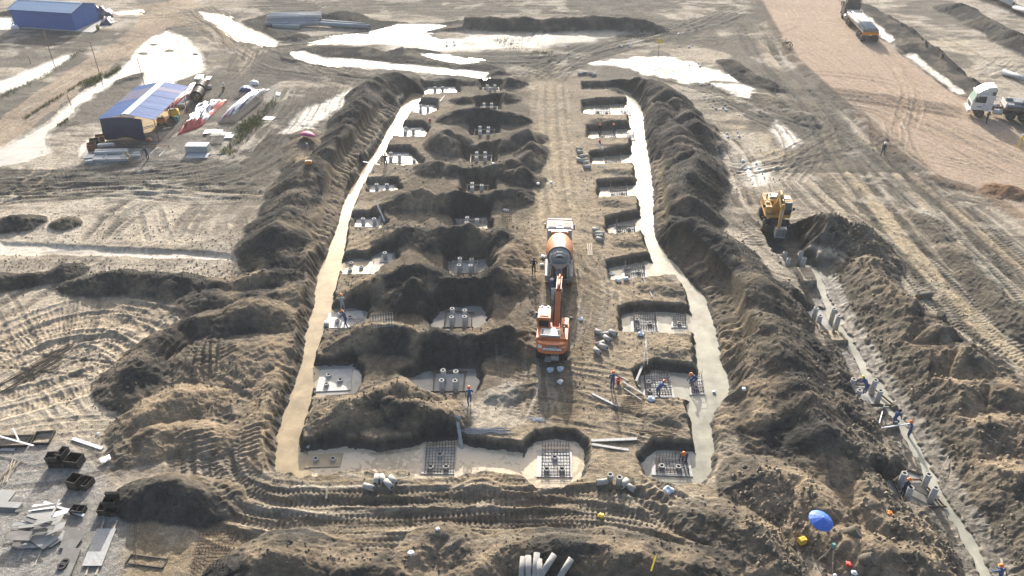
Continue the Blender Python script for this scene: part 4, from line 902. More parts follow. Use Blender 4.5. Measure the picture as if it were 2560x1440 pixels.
CG = [([(1476, 221), (1510, 221), (1512, 230), (1476, 230)], .9, [(1484, 226), (1502, 227)]), ([(1489, 272), (1524, 271), (1524, 285), (1488, 286)], .9, [(1495, 277), (1517, 278)]), ([(1500, 333), (1537, 331), (1538, 346), (1497, 346)], .95, [(1507, 339), (1529, 341)]),
      ([(1512, 398), (1550, 397), (1550, 411), (1512, 412)], .95, [(1517, 405), (1540, 403)]), ([(1526, 474), (1565, 473), (1566, 492), (1527, 492)], .95, [(1533, 485), (1556, 481)]), ([(1541, 562), (1584, 560), (1586, 582), (1541, 582)], .95, [(1549, 561), (1550, 573), (1573, 569)]),
      ([(1562, 668), (1606, 667), (1612, 692), (1562, 692)], 1.0, [(1568, 666), (1597, 675), (1570, 683)]), ([(1584, 795), (1636, 793), (1640, 825), (1585, 825)], 1.0, [(1593, 795), (1625, 804), (1596, 816)]), ([(1610, 945), (1666, 941), (1678, 988), (1614, 988)], .95, [(1622, 951), (1625, 973)]),
      ([(1640, 1148), (1712, 1146), (1722, 1186), (1640, 1182)], .45, [(1655, 1161), (1697, 1163)])]
CGN = ['farthest', 'second', 'third', 'fourth', 'fifth', 'sixth', 'seventh', 'eighth', 'ninth', 'tenth']
for i, (qd, hh, rg) in enumerate(CG):
    xs = [p[0] for p in qd]; ys = [p[1] for p in qd]; gx = (max(xs)-min(xs))*.13; gy = (max(ys)-min(ys))*.13
    pad = [(qd[0][0]-gx, qd[0][1]-gy), (qd[1][0]+gx, qd[1][1]-gy), (qd[2][0]+gx, qd[2][1]+gy), (qd[3][0]-gx, qd[3][1]+gy)]
    slab(pad, 'thin concrete slab in pale water under a rebar cage, %s from the far end' % CGN[i], 'slabs under the rebar cages')
    cage(qd, SL, hh, 'rusty rebar cage on a slab beside the right channel, %s from the far end' % CGN[i], 'rebar cages in the right footings')
    for x, y in rg: pile(x, y, .28 if i > 4 else .3, ME_RING, 'cut pile head inside the %s rebar cage from the far end' % CGN[i], 'pile heads inside the cages')
for qd, hh, lb in [([(1554, 274), (1572, 273), (1573, 284), (1552, 284)], .8, 'small rebar cage at the channel edge beside the second cage'), ([(1567, 335), (1583, 334), (1584, 346), (1566, 346)], .8, 'small rebar cage at the channel edge beside two crouching workers'),
                   ([(1684, 795), (1712, 793), (1714, 815), (1683, 815)], .8, 'small rebar cage standing in water beside the eighth cage'), ([(1726, 950), (1752, 948), (1758, 982), (1730, 983)], .7, 'small rebar cage that a blue-clad worker bends over')]:
    xs = [p[0] for p in qd]; ys = [p[1] for p in qd]
    slab([(qd[0][0]-4, qd[0][1]-3), (qd[1][0]+4, qd[1][1]-3), (qd[2][0]+5, qd[2][1]+4), (qd[3][0]-5, qd[3][1]+4)], 'slab under the '+lb.replace(' that a blue-clad worker bends over', ' where a worker bends'), None)
    cage(qd, SL, hh, lb, 'small rebar cages in the right channel', 6, 5)
    pile(sum(xs)/4, sum(ys)/4, .28, ME_RING, 'cut pile head inside the '+lb.replace(' that a blue-clad worker bends over', ' where a worker bends'), 'pile heads inside the cages')
for qd, sb, rg, lb in [([(1068, 1116), (1137, 1114), (1134, 1182), (1062, 1182)], [(1060, 1118), (1142, 1116), (1136, 1185), (1052, 1184)], [(1100, 1133), (1076, 1164), (1115, 1164)], 'rebar mat on a blue-grey slab in the foamy lower trench'),
                       ([(1356, 1118), (1422, 1118), (1424, 1190), (1354, 1190)], [(1344, 1124), (1430, 1126), (1431, 1193), (1341, 1192)], [(1387, 1140), (1367, 1170), (1405, 1170)], 'rebar mat with three pile heads in the rounded foamy pit')]:
    slab(sb, 'grey slab under the '+lb.split(' in the ')[0]+(' in the round pit' if 'rounded' in lb else ' in the trench')); ce_ = cage(qd, SL, .35, lb, 'rebar mats on the lower slabs', 10, 10, up=.3)
    for x, y in rg: pile(x, y, .25, ME_RING, 'cut pile head on the '+lb.split(' with three')[0].replace('rebar mat on a ', '').replace('rebar mat', 'slab in the rounded pit'), 'pile heads on the lower slabs')
    m = MB(); c0 = P(*rg[0], SL)
    for x, y in rg:
        p = P(x, y, SL+.2)-c0
        for k in range(8): a_ = k*.785; m.bar(p+Vector((math.cos(a_)*.1, math.sin(a_)*.1, -.1)), p+Vector((math.cos(a_)*.22, math.sin(a_)*.22, .35)), .012)
    o_ = m.build('starter_bars', M_REBAR, ce_, loc=c0-ce_.location); o_['kind'] = 'stuff'
# piles in the narrow right trench
SE = WE+.05
for k, (pp, hb) in enumerate([([(1964, 627), (2005, 627), (1973, 643), (2012, 641)], 1.4), ([(2042, 766), (2087, 768), (2052, 785), (2099, 785)], 1.4), ([(2136, 945), (2190, 947), (2151, 972), (2203, 973)], 1.35), ([(2262, 1181), (2323, 1184), (2279, 1217), (2340, 1217)], 1.3)]):
    for x, y in pp: pile(x, y, hb, ME_TALL if hb == 1.25 else None or ME_TALL, ['hollow concrete pile in the pit below the yellow excavator bucket', 'tall concrete pile in the puddled pit of the narrow trench', 'tall concrete pile beside the yellow-helmeted worker', 'tall concrete pile around the worker with a dark board'][k], 'piles in the narrow right trench', base=SE+hb-1.25)
frame_of([(2110, 962), (2172, 964), (2232, 1014), (2128, 1012)], SE, 'dark timber frame around the piles beside the yellow-helmeted worker', 'frames in the narrow trench', M_TIMBD)
frame_of([(2230, 1200), (2300, 1200), (2360, 1268), (2262, 1268)], SE, 'dark timber frame around the piles with the leaning dark board', 'frames in the narrow trench', M_TIMBD)

# ------------------------------------------------------------------ offcuts of pile lying about
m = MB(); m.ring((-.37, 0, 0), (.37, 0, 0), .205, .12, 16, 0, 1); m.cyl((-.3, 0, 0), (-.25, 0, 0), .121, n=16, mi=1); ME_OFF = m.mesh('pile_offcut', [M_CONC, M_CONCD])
def offcut(px, py, ang, label, stand=False, sc=1.0, dz=0.0):
    p = G(px, py); r = .2*sc
    if stand: return put('pile_offcut', ME_OFF, (p.x, p.y, p.z+.33*sc), (0, math.pi/2, ang), label, 'pile offcut', 'pile offcuts lying on the site', sc)
    return put('pile_offcut', ME_OFF, (p.x, p.y, p.z+r-.03+dz), (rnd.uniform(0, 6), rnd.uniform(-.06, .06), ang), label, 'pile offcut', 'pile offcuts lying on the site', sc)
OC = [('short hollow pile offcut lying above the cage pits at the far end', [(1450, 187, .1), (1461, 185, .3), (1475, 186, .2), (1484, 189, .5)]),
      ('short hollow pile offcut in the heap left of the fourth cage', [(1447, 376, 2.7), (1450, 384, 2.8), (1452, 395, .5), (1462, 393, .5), (1449, 403, 2.5), (1461, 403, .4), (1463, 410, .3), (1466, 420, .1), (1469, 421, .15)]),
      ('short hollow pile offcut in the heap beside the mixer truck', [(1489, 578, 2.4), (1491, 588, .6), (1501, 588, .1), (1497, 594, .1), (1499, 603, 2.5)]),
      ('short hollow pile offcut in the pile right of the orange excavator', [(1497, 835, 2.5), (1510, 840, .3), (1532, 836, 2.4), (1518, 851, 2.3)]),
      ('short hollow pile offcut in the trio below the orange excavator heap', [(1500, 864, .5), (1508, 872, 2.5), (1493, 883, 2.2)]),
      ('short hollow pile offcut lying on the bank below the lower trench', [(941, 1204, 1.5), (957, 1204, 1.9), (972, 1215, 2.3), (983, 1206, 2.3), (923, 1224, 2.8)]),
      ('short hollow pile offcut lying on the bank below the round pit', [(1505, 1212, .1), (1560, 1214, .9), (1575, 1224, 2.4)])]
for lb, it in OC:
    for x, y, a_ in it: offcut(x, y, a_, lb)
offcut(1524, 1205, .3, 'pile offcut standing on end on the bank below the round pit', True); offcut(1547, 1212, .3, 'pile offcut standing tilted beside lying ones below the round pit', True)
offcut(837, 690, 1.5, 'pile offcut at the channel edge below the tan slab', sc=.9); offcut(817, 818, 1.7, 'pile offcut at the channel edge beside the two workers', sc=1.1)
M_STUMP = mat('earthy_stump', (.13, .115, .09), .95, var=.3, scale=5, bump=.6)
for x, y, s_, lb in [(2200, 1030, 1.3, 'earth-caked pile stump half buried beside the narrow trench'), (2232, 1022, 1.2, 'second earth-caked stump beside the narrow trench'), (2132, 1332, 1.5, 'earth-caked pile stump half buried beside the survey tripod'), (2170, 1400, 1.5, 'earth-caked pile stump half buried behind the white-helmeted surveyor')]:
    p = G(x, y); m = MB(); m.cyl((0, 0, -.5), (.1, -.1, .3), .3*s_, .27*s_, 14); tag(m.build('pile_stump', M_STUMP, bevel=.05, loc=p), lb, 'stump').rotation_euler = (.5, .3, rnd.random())
for i, (a_, b_) in enumerate([((1303, 1460), (1308, 1405)), ((1322, 1462), (1320, 1402)), ((1336, 1462), (1342, 1396)), ((1349, 1465), (1347, 1410)), ((1352, 1450), (1385, 1398)), ((1398, 1455), (1428, 1408))]):
    p, q = G(*a_), G(*b_); p.z += .35; q.z += .42; mb = MB(); c = (p+q)/2; mb.ring(p-c, q-c, .18, .11, 18, 0, 1); d = (p-q)*.1; mb.cyl(q-c+d, q-c+d*1.2, .121, n=18, mi=1)
    tag(mb.build('concrete_pile', [M_CONC, M_CONCD], loc=c), 'long concrete pile lying in the fan of piles on the lower spoil heap', 'pile', 'long piles lying on the lower heap')

# ------------------------------------------------------------------ loose boards, bars, bags
def plank(a_, b_, w_=.2, th=.05, m=M_PLANK, label=None, cat='plank', group=None, name='timber_plank', lift=.04, ends=None):
    p, q = (G(*a_), G(*b_)) if ends is None else ends
    p.z += lift; q.z += lift; c = (p+q)/2; d = q-p; mb = MB()
    M = d.to_track_quat('X', 'Z').to_matrix(); mb.box((0, 0, 0), (d.length, w_, th), 0, M)
    return tag(mb.build(name, m, bevel=.006, loc=c), label, cat, group)
def bars(a_, b_, n, sp, r, label, m=M_REBAR, lift=.04, cat='rebar', name='bar_bundle', jit=.12):
    p, q = G(*a_), G(*b_); c = (p+q)/2; d = q-p; s_ = Vector((-d.y, d.x, 0)).normalized(); mb = MB()
    for i in range(n):
        o1, o2 = rnd.uniform(-sp, sp), rnd.uniform(-sp, sp); e1, e2 = rnd.uniform(-jit, jit), rnd.uniform(-jit, jit)
        mb.bar(p-c+s_*o1+d*e1+Vector((0, 0, lift+r*(i % 3))), q-c+s_*o2+d*e2+Vector((0, 0, lift+r*(i % 3))), r)
    return tag(mb.build(name, m, loc=c), label, cat)
plank((937, 503), (952, 553), .22, .06, label='pale board leaning above the pit with two piles'); plank((943, 512), (962, 555), .2, .06, label='second pale board crossing the leaning board')
plank((1142, 1040), (1158, 1143), .24, .06, label='long grey board bridging down into the lower trench, left of the pair'); plank((1149, 1042), (1147, 1110), .2, .06, label='shorter grey board beside the long one over the lower trench', lift=.1)
plank((776, 1068), (770, 1122), .2, .06, label='grey board standing against the left end of the lower heap')
plank((1480, 986), (1542, 1018), .2, .05, label='pale board lying on the lane below the worker with a red bucket'); plank((1555, 952), (1602, 975), .16, .05, label='upper pale board reaching from the worker to the ninth pit', lift=.3); plank((1557, 960), (1604, 990), .14, .05, label='lower pale board reaching from the worker to the ninth pit', lift=.2); plank((1560, 975), (1604, 1003), .08, .04, label='thin stick below the two boards at the ninth pit', lift=.1)
plank((1605, 920), (1590, 955), .18, .05, label='board leaning on the back wall of the ninth pit', lift=.1)
plank((1478, 1104), (1592, 1099), .25, .06, label='upper long pale board on the ground between the two lower pits'); plank((1480, 1113), (1572, 1127), .22, .06, label='lower long pale board on the ground between the two lower pits')
plank((1490, 1148), (1462, 1170), .09, .06, label='thin stick at the right rim of the round pit'); plank((1626, 1440), (1638, 1400), .1, .06, M_YEL, 'yellow stick standing out of the lower spoil', lift=.4)
for k in range(3): plank((1468+k*5, 610), (1471+k*4.5, 640), .1, .06, M_TIMB, 'pale timber batten in the row of three beside the mixer truck', 'batten', 'battens beside the mixer')
plank((182, 1098), (257, 1124), .26, .06, M_WHITE, 'white board lying above the black boxes'); plank((112, 1260), (212, 1294), .2, .06, M_WHITE, 'white board lying between the lone box and the plywood heap', lift=.15)
plank((-30, 1094), (90, 1128), .14, .05, M_WHITE, 'long white batten leaning over the steel trays', lift=.5); plank((37, 1080), (52, 1112), .1, .05, M_WHITE, 'short white batten standing in the steel tray', lift=.35)
plank((820, 1222), (816, 1250), .12, .06, M_TIMB, 'upright stake in the rutted lane', lift=.1)
plank((908, 405), (950, 413), .16, .06, M_WHITE, 'white board laid across the left channel', ends=[P(908, 405, -.1), P(950, 413, -.1)]); plank((1100, 255), (1112, 240), .1, .05, M_PLANK, 'small board by the far left footing')
bars((895, 1090), (985, 1110), 8, .4, .018, 'dark rebar bundle lying across the lower left heap'); bars((1160, 1080), (1275, 1080), 12, .35, .02, 'pale steel bars lying beside the long board', M_GALV); bars((1300, 1102), (1100, 1098), 2, .3, .018, 'two thin bars spanning the lower trench')
bars((1610, 700), (1640, 745), 6, .35, .018, 'thin steel bars above the eighth pit', M_GALV); bars((1612, 842), (1614, 905), 7, .22, .018, 'upright-laid steel bars between the eighth and ninth pits', M_GALV); bars((1470, 1102), (1600, 1105), 8, .25, .018, 'dark bars under the long pale boards')
bars((810, 1012), (895, 1014), 7, .25, .018, 'dark bars on the ledge below the square slab'); bars((1330, 1050), (1358, 1052), 9, .25, .03, 'white plastic rods scattered above the round pit', M_WHITE, jit=.5); bars((1580, 1080), (1690, 1088), 8, .3, .018, 'rusty bars on the ground above the tenth pit')
bars((30, 960), (165, 880), 16, .8, .035, 'rusty heap of poles on the left sand', M_TIMBD, jit=.25, name='pole_heap', cat='poles'); bars((1500, 415), (1545, 440), 5, .25, .02, 'thin bars lying between the fourth and fifth cages', M_GALV); bars((1500, 358), (1508, 378), 5, .3, .03, 'white rods above the fourth cage', M_WHITE); bars((40, 1160), (0, 1210), 14, .5, .03, 'light sticks heaped at the left gravel edge', M_TIMB, jit=.2, name='stick_heap', cat='sticks')
def mesh_panel(quad, n1, n2, label, lift=.1, m=M_REBAR, spikes=0.0):
    a = [G(*q) for q in quad]; c = sum(a, Vector())/4; a = [p-c+Vector((0, 0, lift)) for p in a]; mb = MB()
    L = lambda u, v: a[0]*(1-u)*(1-v)+a[1]*u*(1-v)+a[2]*u*v+a[3]*(1-u)*v
    for i in range(n1): u = i/(n1-1); mb.bar(L(u, 0), L(u, 1), .016); spikes and [mb.bar(L(u, v_), L(u, v_)+Vector((0, 0, spikes)), .016) for v_ in (0, .5, 1)]
    for i in range(n2): v = i/(n2-1); mb.bar(L(0, v), L(1, v), .016)
    return tag(mb.build('rebar_mesh', m, loc=c), label, 'rebar mesh')
mesh_panel([(880, 795), (930, 802), (950, 840), (895, 836)], 9, 8, 'flat rebar mesh on the heap below the two workers'); mesh_panel([(930, 800), (982, 795), (984, 822), (930, 828)], 9, 5, 'standing pale rebar mesh on the heap below the two workers', .3, M_GALV, .3)
mesh_panel([(500, 1340), (590, 1338), (560, 1420), (480, 1425)], 11, 11, 'rebar mesh with upright ends on the sand left of the lower heap', .1, M_REBAR, .35); mesh_panel([(895, 480), (940, 480), (932, 502), (890, 505)], 8, 6, 'rebar mesh on the heap above the leaning boards')
mesh_panel([(1560, 995), (1610, 990), (1602, 1030), (1545, 1035)], 14, 8, 'tangled rebar mesh on the lane beside the ninth pit'); mesh_panel([(1255, 535), (1278, 535), (1278, 556), (1255, 556)], 6, 6, 'rusty rebar mat with white bags at the spoil edge', .1, M_REBAR, .4)
mesh_panel([(1600, 1110), (1600, 1110), (1600, 1112), (1600, 1112)], 2, 2, 'short bar end at the tenth pit rim') if False else None

def bag_mesh(seed, neck=.3):
    r_ = random.Random(seed); bm = bmesh.new(); bmesh.ops.create_icosphere(bm, subdivisions=3, radius=.3)
    ph = [r_.uniform(0, 6) for _ in range(6)]
    for v in bm.verts:
        c = v.co; k = 1+.18*math.sin(c.x*14+ph[0])*math.sin(c.y*12+ph[1])+.14*math.sin(c.z*17+ph[2]+c.x*9)+.08*math.sin(c.y*26+ph[3])
        v.co = c*k; v.co.z *= .62
        if c.z > .17: v.co.x *= .55; v.co.y *= .55; v.co.z += neck*(c.z-.17)*3.0
        v.co.z = max(v.co.z, -.14)
    for f in bm.faces: f.smooth = r_.random() < .5
    me = bpy.data.meshes.new('bag'); bm.to_mesh(me); bm.free(); return me
BAGS = [bag_mesh(i, .1+.25*(i % 3)) for i in range(5)]
for me in BAGS: me.materials.append(M_BAGB)
BAGW = [bag_mesh(20+i, .05) for i in range(3)]
for me in BAGW: me.materials.append(M_WHITE)
def bag(x, y, label, group=None, sc=1.0, white=False, z=None):
    p = G(x, y) if z is None else P(x, y, z)
    return put('sack', rnd.choice(BAGW if white else BAGS), (p.x, p.y, p.z+.1*sc), (0, 0, rnd.uniform(0, 6)), label, 'sack', group, sc*.72)
BG = [('blue-white sack in the cluster right of the spoil bank, by the pale puddle', [(1858, 405), (1862, 425), (1875, 423), (1890, 411), (1898, 424), (1857, 417)]), ('blue-white sack in the loose cluster on the sand right of the spoil bank', [(1817, 335), (1843, 332), (1848, 342), (1820, 344)]),
      ('blue-white sack in the pair below the far white silt', [(1752, 214), (1772, 210), (1779, 216)]), ('blue-white sack beside the twin tracks at the far right', [(1781, 268), (1814, 277), (1790, 272), (1807, 270)]), ('grey sack beside the white silt patch', [(1724, 165), (1745, 160), (1750, 167)]),
      ('grey sack in the far row above the white silt', [(1697, 86), (1698, 117), (1730, 115), (1722, 119)]), ('grey sack left of the yellow sign', [(1555, 118), (1570, 113), (1573, 119), (1549, 115)]), ('blue-white sack in the far field right of the spoil mounds', [(1117, 108), (1117, 114), (1262, 112), (1420, 116), (1278, 110)]), ('yellow-white sack beside the far pools', [(1135, 106), (1136, 114)])]
for lb, it in BG:
    for x, y in it: bag(x, y, lb, 'sacks scattered over the site', rnd.uniform(.6, 1.0))
bag(1528, 690, 'large white sack at the left rim of the seventh cage pit', sc=1.5, white=True); bag(1565, 700, 'blue-white sack below the seventh cage', sc=1.1); bag(1545, 704, 'white crumpled rope and foil below the seventh cage', sc=1.3, white=True)
bag(1602, 838, 'white-blue torn sack below the eighth cage', sc=1.2); bag(1627, 1000, 'pale blue tied sack below the ninth cage', sc=1.2); bag(1670, 1230, 'pale blue tied sack on the lane below the tenth cage', sc=1.5); bag(1860, 978, 'small white scrap on the right bank', sc=.8, white=True)
bag(1785, 982, 'white float in the right channel', sc=.7, white=True, z=WL); bag(1375, 927, 'grey scrap sack behind the orange excavator', sc=1.2); bag(1400, 925, 'pale torn sack behind the orange excavator', sc=1.2); bag(1400, 957, 'small white sack on the shaded lane', sc=1.0, white=True)
bag(1502, 1292, 'yellow rag on the rutted lane', sc=.9).data = (lambda me: (me.materials.clear(), me.materials.append(M_YEL), me)[2])(bag_mesh(55, .1)); bag(1028, 1385, 'white sack in the scooped hollow', sc=.9, white=True); bag(1095, 1325, 'small white scrap by the lower ruts', sc=.6, white=True)
bag(1357, 645, 'white sack beside the mixer truck cab side', sc=1.1, white=True); bag(1355, 664, 'grey sack beside the mixer truck wheel', sc=.9, white=True); bag(1452, 800, 'blue rag right of the orange excavator', sc=.9); bag(1345, 462, 'white sack left of the twin lane tracks', sc=.9, white=True); bag(1378, 458, 'white sack right beside the twin lane tracks', sc=.8, white=True)
bag(1262, 527, 'white sack on the rusty rebar mat', sc=.8, white=True); bag(1268, 528, 'second white sack on the rusty rebar mat', sc=.8, white=True); bag(265, 1152, 'torn white sheet beside the black boxes', sc=1.6, white=True).scale.z = .3; bag(245, 1087, 'white block on the left sand', sc=.6, white=True)
bag(1178, 684, 'white sack at the foot of the seventh framed piles', sc=.9, white=True); bag(1233, 410, 'white sack beside the fourth framed piles', sc=.8, white=True)
m = MB(); m.lathe([(.10, 0), (.14, .3), (.15, .3), (.15, .32), (.13, .32), (.09, .03), (0, .03)], (0, 0, 0), (0, 0, 1), 16); ME_BUCK = m.mesh('bucket', M_RED)
for x, y, lb in [(1545, 958, 'red bucket beside the worker above the ninth pit'), (1499, 358, 'red can above the fourth cage'), (1075, 304, 'red can on the tan ledge of the left footings'), (1092, 232, 'red can on the far left footing')]:
    p = G(x, y); put('bucket', ME_BUCK, (p.x, p.y, p.z-.01), (0, 0, rnd.random()), lb, 'bucket', sc=1.3)
# ------------------------------------------------------------------ people
M_SKIN = mat('skin', (.36, .21, .14), .6, var=.1); M_BOOT = mat('boots', (.05, .045, .04), .6, var=.3); M_BOOTO = mat('orange_boots', (.6, .2, .04), .6, var=.2)
M_NAVY = mat('navy_cloth', (.03, .04, .075), .85, var=.3, scale=12); M_BLUE = mat('blue_cloth', (.045, .09, .21), .85, var=.25, scale=12); M_GREYC = mat('grey_cloth', (.38, .38, .36), .85, var=.2, scale=12); M_BLACKC = mat('black_cloth', (.022, .022, .026), .85, var=.3, scale=12)
M_YELC = mat('yellow_cloth', (.62, .45, .05), .85, var=.2, scale=12); M_STRIPE = mat('reflective_tape', (.62, .68, .45), .4, var=.1); M_HAIR = mat('hair', (.015, .013, .012), .7)
M_HORG = mat('orange_helmet', (.72, .2, .04), .35, var=.06); M_HWHT = mat('white_helmet', (.8, .8, .8), .35, var=.06); M_HYEL = mat('yellow_helmet', (.75, .62, .1), .35, var=.06); M_KHAKI = mat('khaki_cloth', (.33, .26, .18), .85, var=.2, scale=12); M_CAP = mat('grey_cap', (.2, .2, .19), .8)
def person(label, px, py, face, shirt, trousers, helmet, lean=0.0, crouch=0.0, stride=.0, arms='down', vest=True, z=None, boots=M_BOOT, group=None, hat='helmet', h=1.7, spread=.1, pos=None):
    """face: direction looked at, radians from +Y anticlockwise"""
    k = h/1.7
    p = (G(px, py) if z is None else P(px, py, z)) if pos is None else pos
    V_ = Vector
    hipz = .92-.42*crouch; back = -.22*crouch-.12*math.sin(lean)
    pel = V_((0, back, hipz)); up = V_((0, math.sin(lean), math.cos(lean))); fw = V_((0, math.cos(lean), -math.sin(lean)))
    chest = pel+up*.36; neck = pel+up*.56; hup = (up+V_((0, 0, .35))).normalized() if lean > .4 else up
    head = neck+hup*.13+fw*.03; crown = neck+hup*.25+fw*.03
    J = {'pel': (pel, .135), 'waist': (pel+up*.16, .125), 'chest': (chest, .15), 'neck': (neck, .062), 'head': (head, .088), 'crown': (crown, .08)}
    E = [('pel', 'waist', 'torso'), ('waist', 'chest', 'torso'), ('chest', 'neck', 'torso'), ('neck', 'head', 'head'), ('head', 'crown', 'head')]
    hands = {}
    for s in (-1, 1):
        sh = chest+up*.13+V_((s*.185, 0, 0)); t = 'L' if s < 0 else 'R'
        a_ = arms if isinstance(arms, str) else arms[0 if s < 0 else 1]
        if a_ == 'down': el = sh+V_((s*.07, -.02, -.27)); wr = el+V_((s*.0, .08, -.23))
        elif a_ == 'work': el = sh+V_((s*.08, .14, -.22)); wr = el+V_((-s*.06, .2, -.1))
        elif a_ == 'reach': el = sh+V_((s*.03, .12, -.25)); wr = el+V_((-s*.02, .14, -.2))
        elif a_ == 'hold': el = sh+V_((s*.1, .02, -.26)); wr = el+V_((-s*.12, .22, .05))
        elif a_ == 'out': el = sh+V_((s*.2, .08, -.15)); wr = el+V_((s*.16, .16, -.02))
        elif a_ == 'hip': el = sh+V_((s*.17, -.06, -.2)); wr = el+V_((-s*.12, .1, -.14))
        hd = wr+(wr-el).normalized()*.09; hands[t] = (wr, hd)
        J['sh'+t] = (sh, .078); J['el'+t] = (el, .05); J['wr'+t] = (wr, .036); J['hd'+t] = (hd, .038)
        E += [('chest', 'sh'+t, 'torso'), ('sh'+t, 'el'+t, 'arm'), ('el'+t, 'wr'+t, 'arm2'), ('wr'+t, 'hd'+t, 'hand')]
        ft = V_((s*spread, s*stride*.5, .07)); hp = pel+V_((s*.09, 0, -.04)); kn = (hp+ft)/2+V_((s*.03*(1+3*crouch), .04+.42*crouch, .06*crouch))
        J['hp'+t] = (hp, .1); J['kn'+t] = (kn, .066); J['an'+t] = (ft, .05); J['to'+t] = (ft+V_((0, .17, -.03)), .042)
        E += [('pel', 'hp'+t, 'leg'), ('hp'+t, 'kn'+t, 'leg'), ('kn'+t, 'an'+t, 'leg'), ('an'+t, 'to'+t, 'foot')]
    names = list(J); me = bpy.data.meshes.new('person_body')
    me.from_pydata([J[n][0] for n in names], [(names.index(a), names.index(b)) for a, b, _ in E], [])
    tmp = bpy.data.objects.new('tmp', me); COL.objects.link(tmp)
    tmp.modifiers.new('skin', 'SKIN')
    sv = me.skin_vertices[0].data if me.skin_vertices else None
    if sv is None:
        bm = bmesh.new(); bm.from_mesh(me); bm.verts.layers.skin.verify(); bm.to_mesh(me); bm.free(); sv = me.skin_vertices[0].data
    for i, n in enumerate(names): sv[i].radius = (J[n][1], J[n][1]*(.78 if n in ('chest', 'waist', 'pel') else 1.0)); sv[i].use_root = (n == 'pel')
    ss = tmp.modifiers.new('sub', 'SUBSURF'); ss.levels = 1; ss.render_levels = 1
    bpy.context.view_layer.update(); dg = bpy.context.evaluated_depsgraph_get()
    body = bpy.data.meshes.new_from_object(tmp.evaluated_get(dg)); bpy.data.objects.remove(tmp); bpy.data.meshes.remove(me)
    bm = bmesh.new(); bm.from_mesh(body)
    segs = [(J[a][0], J[b][0], t) for a, b, t in E]
    mats = [shirt, trousers, boots, M_SKIN, M_STRIPE, M_HAIR]
    for f in bm.faces:
        c = f.calc_center_median(); best = 9; bt = 'torso'; bu = 0
        for a, b, t in segs:
            ab = b-a; u = max(0, min(1, (c-a).dot(ab)/ab.dot(ab))); d = (c-a-ab*u).length
            if d < best: best, bt, bu = d, t, u
        mi = {'torso': 0, 'arm': 0, 'arm2': 0, 'leg': 1, 'foot': 2, 'hand': 3, 'head': 3}[bt]
        if bt == 'torso' and vest:
            w_ = (c-pel).dot(up)
            if .10 < w_ < .15 or .24 < w_ < .29: mi = 4
        if bt == 'leg' and (c.z < .16): mi = 2
        f.material_index = mi; f.smooth = True
    # face, ears and fingers rooted in the same body
    def blob(c, r, mi, sc=(1, 1, 1)):
        g = bmesh.ops.create_icosphere(bm, subdivisions=1, radius=r)['verts']
        for v in g: v.co = V_((v.co.x*sc[0], v.co.y*sc[1], v.co.z*sc[2]))+c
        for f in {f for v in g for f in v.link_faces}: f.material_index = mi
    for s in (-1, 1):
        blob(head+fw*.083+V_((s*.032, 0, 0))+hup*.035, .012, 5); blob(head+V_((s*.09, 0, 0))+hup*.02, .022, 3, (.5, 1, 1.4))
    blob(head+fw*.098+hup*.005, .017, 3); blob(head+fw*.084-hup*.04, .02, 5, (1.2, .4, .4))
    for t, (wr, hd) in hands.items():
        d = (hd-wr).normalized(); sd = d.cross(V_((0, 1, .3))).normalized(); pn = d.cross(sd)
        for i in range(5):
            th = i == 4; o = hd+sd*(.012*(i-1.5)*1.4) if not th else wr+d*.03+sd*.03
            q = o+d*(.055+.012*(1-abs(i-1.5)))*(1 if not th else .6)+(sd*.03 if th else V_())+pn*.015; r2 = q+(d*.02+pn*.03)
            for a, b, ra, rb in ((o, q, .011, .009), (q, r2, .009, .007)):
                u_ = (b-a).normalized(); e1 = u_.orthogonal().normalized(); e2 = u_.cross(e1)
                vs = [bm.verts.new(pt+(e1*math.cos(an)+e2*math.sin(an))*rr) for pt, rr in ((a, ra), (b, rb)) for an in (0, 2.09, 4.19)]
                for x in range(3): bm.faces.new([vs[x], vs[(x+1) % 3], vs[(x+1) % 3+3], vs[x+3]]).material_index = 3
                bm.faces.new(vs[3:]).material_index = 3
    bm.to_mesh(body); bm.free(); body.name = 'body'; body.materials.clear()
    for m_ in mats: body.materials.append(m_)
    e = empty('person', (p.x, p.y, p.z-.02), face, label, 'person', group or 'people on the site'); e.scale = (k, k, k)
    link(bpy.data.objects.new('body', body), e)
    M = hup.to_track_quat('Z', 'Y').to_matrix() if False else Matrix((V_((1, 0, 0)), hup.cross(V_((1, 0, 0))), hup)).transposed()
    m = MB()
    if hat == 'helmet': m.lathe([(.165, -.012), (.135, .0), (.128, .05), (.10, .1), (.05, .128), (0, .135)], (0, 0, 0), (0, 0, 1), 16); m.box((0, .15, 0), (.16, .09, .012)); m.box((0, 0, .125), (.03, .18, .02))
    else: m.lathe([(.118, -.05), (.118, .03), (.09, .08), (.04, .105), (0, .11)], (0, 0, 0), (0, 0, 1), 14); hat == 'cap' and m.box((0, .14, 0), (.14, .11, .012))
    o = m.build('helmet' if hat == 'helmet' else hat, helmet, e); o.location = head+hup*.055; o.rotation_euler = M.to_euler()
    return e
D = math.radians
person('worker in navy vest with yellow tape and orange helmet carrying boards above the ninth pit', 1530, 972, D(185), M_BLUE, M_NAVY, M_HORG, arms=('out', 'hold'), stride=.3, boots=M_BOOTO)
person('worker in striped blue vest bending over the ninth rebar cage', 1645, 992, D(-50), M_BLUE, M_BLACKC, M_HORG, lean=1.05, arms='reach', z=WL+.1, boots=M_BOOTO)
person('worker in blue crouching at the small cage in the right channel', 1732, 960, D(110), M_BLUE, M_NAVY, M_HORG, lean=.9, crouch=.7, arms='reach', z=WL+.1)
person('worker in dark clothes bending at the rim of the tenth cage pit', 1710, 1157, D(150), M_NAVY, M_NAVY, M_HORG, lean=.95, arms='reach', z=WL)
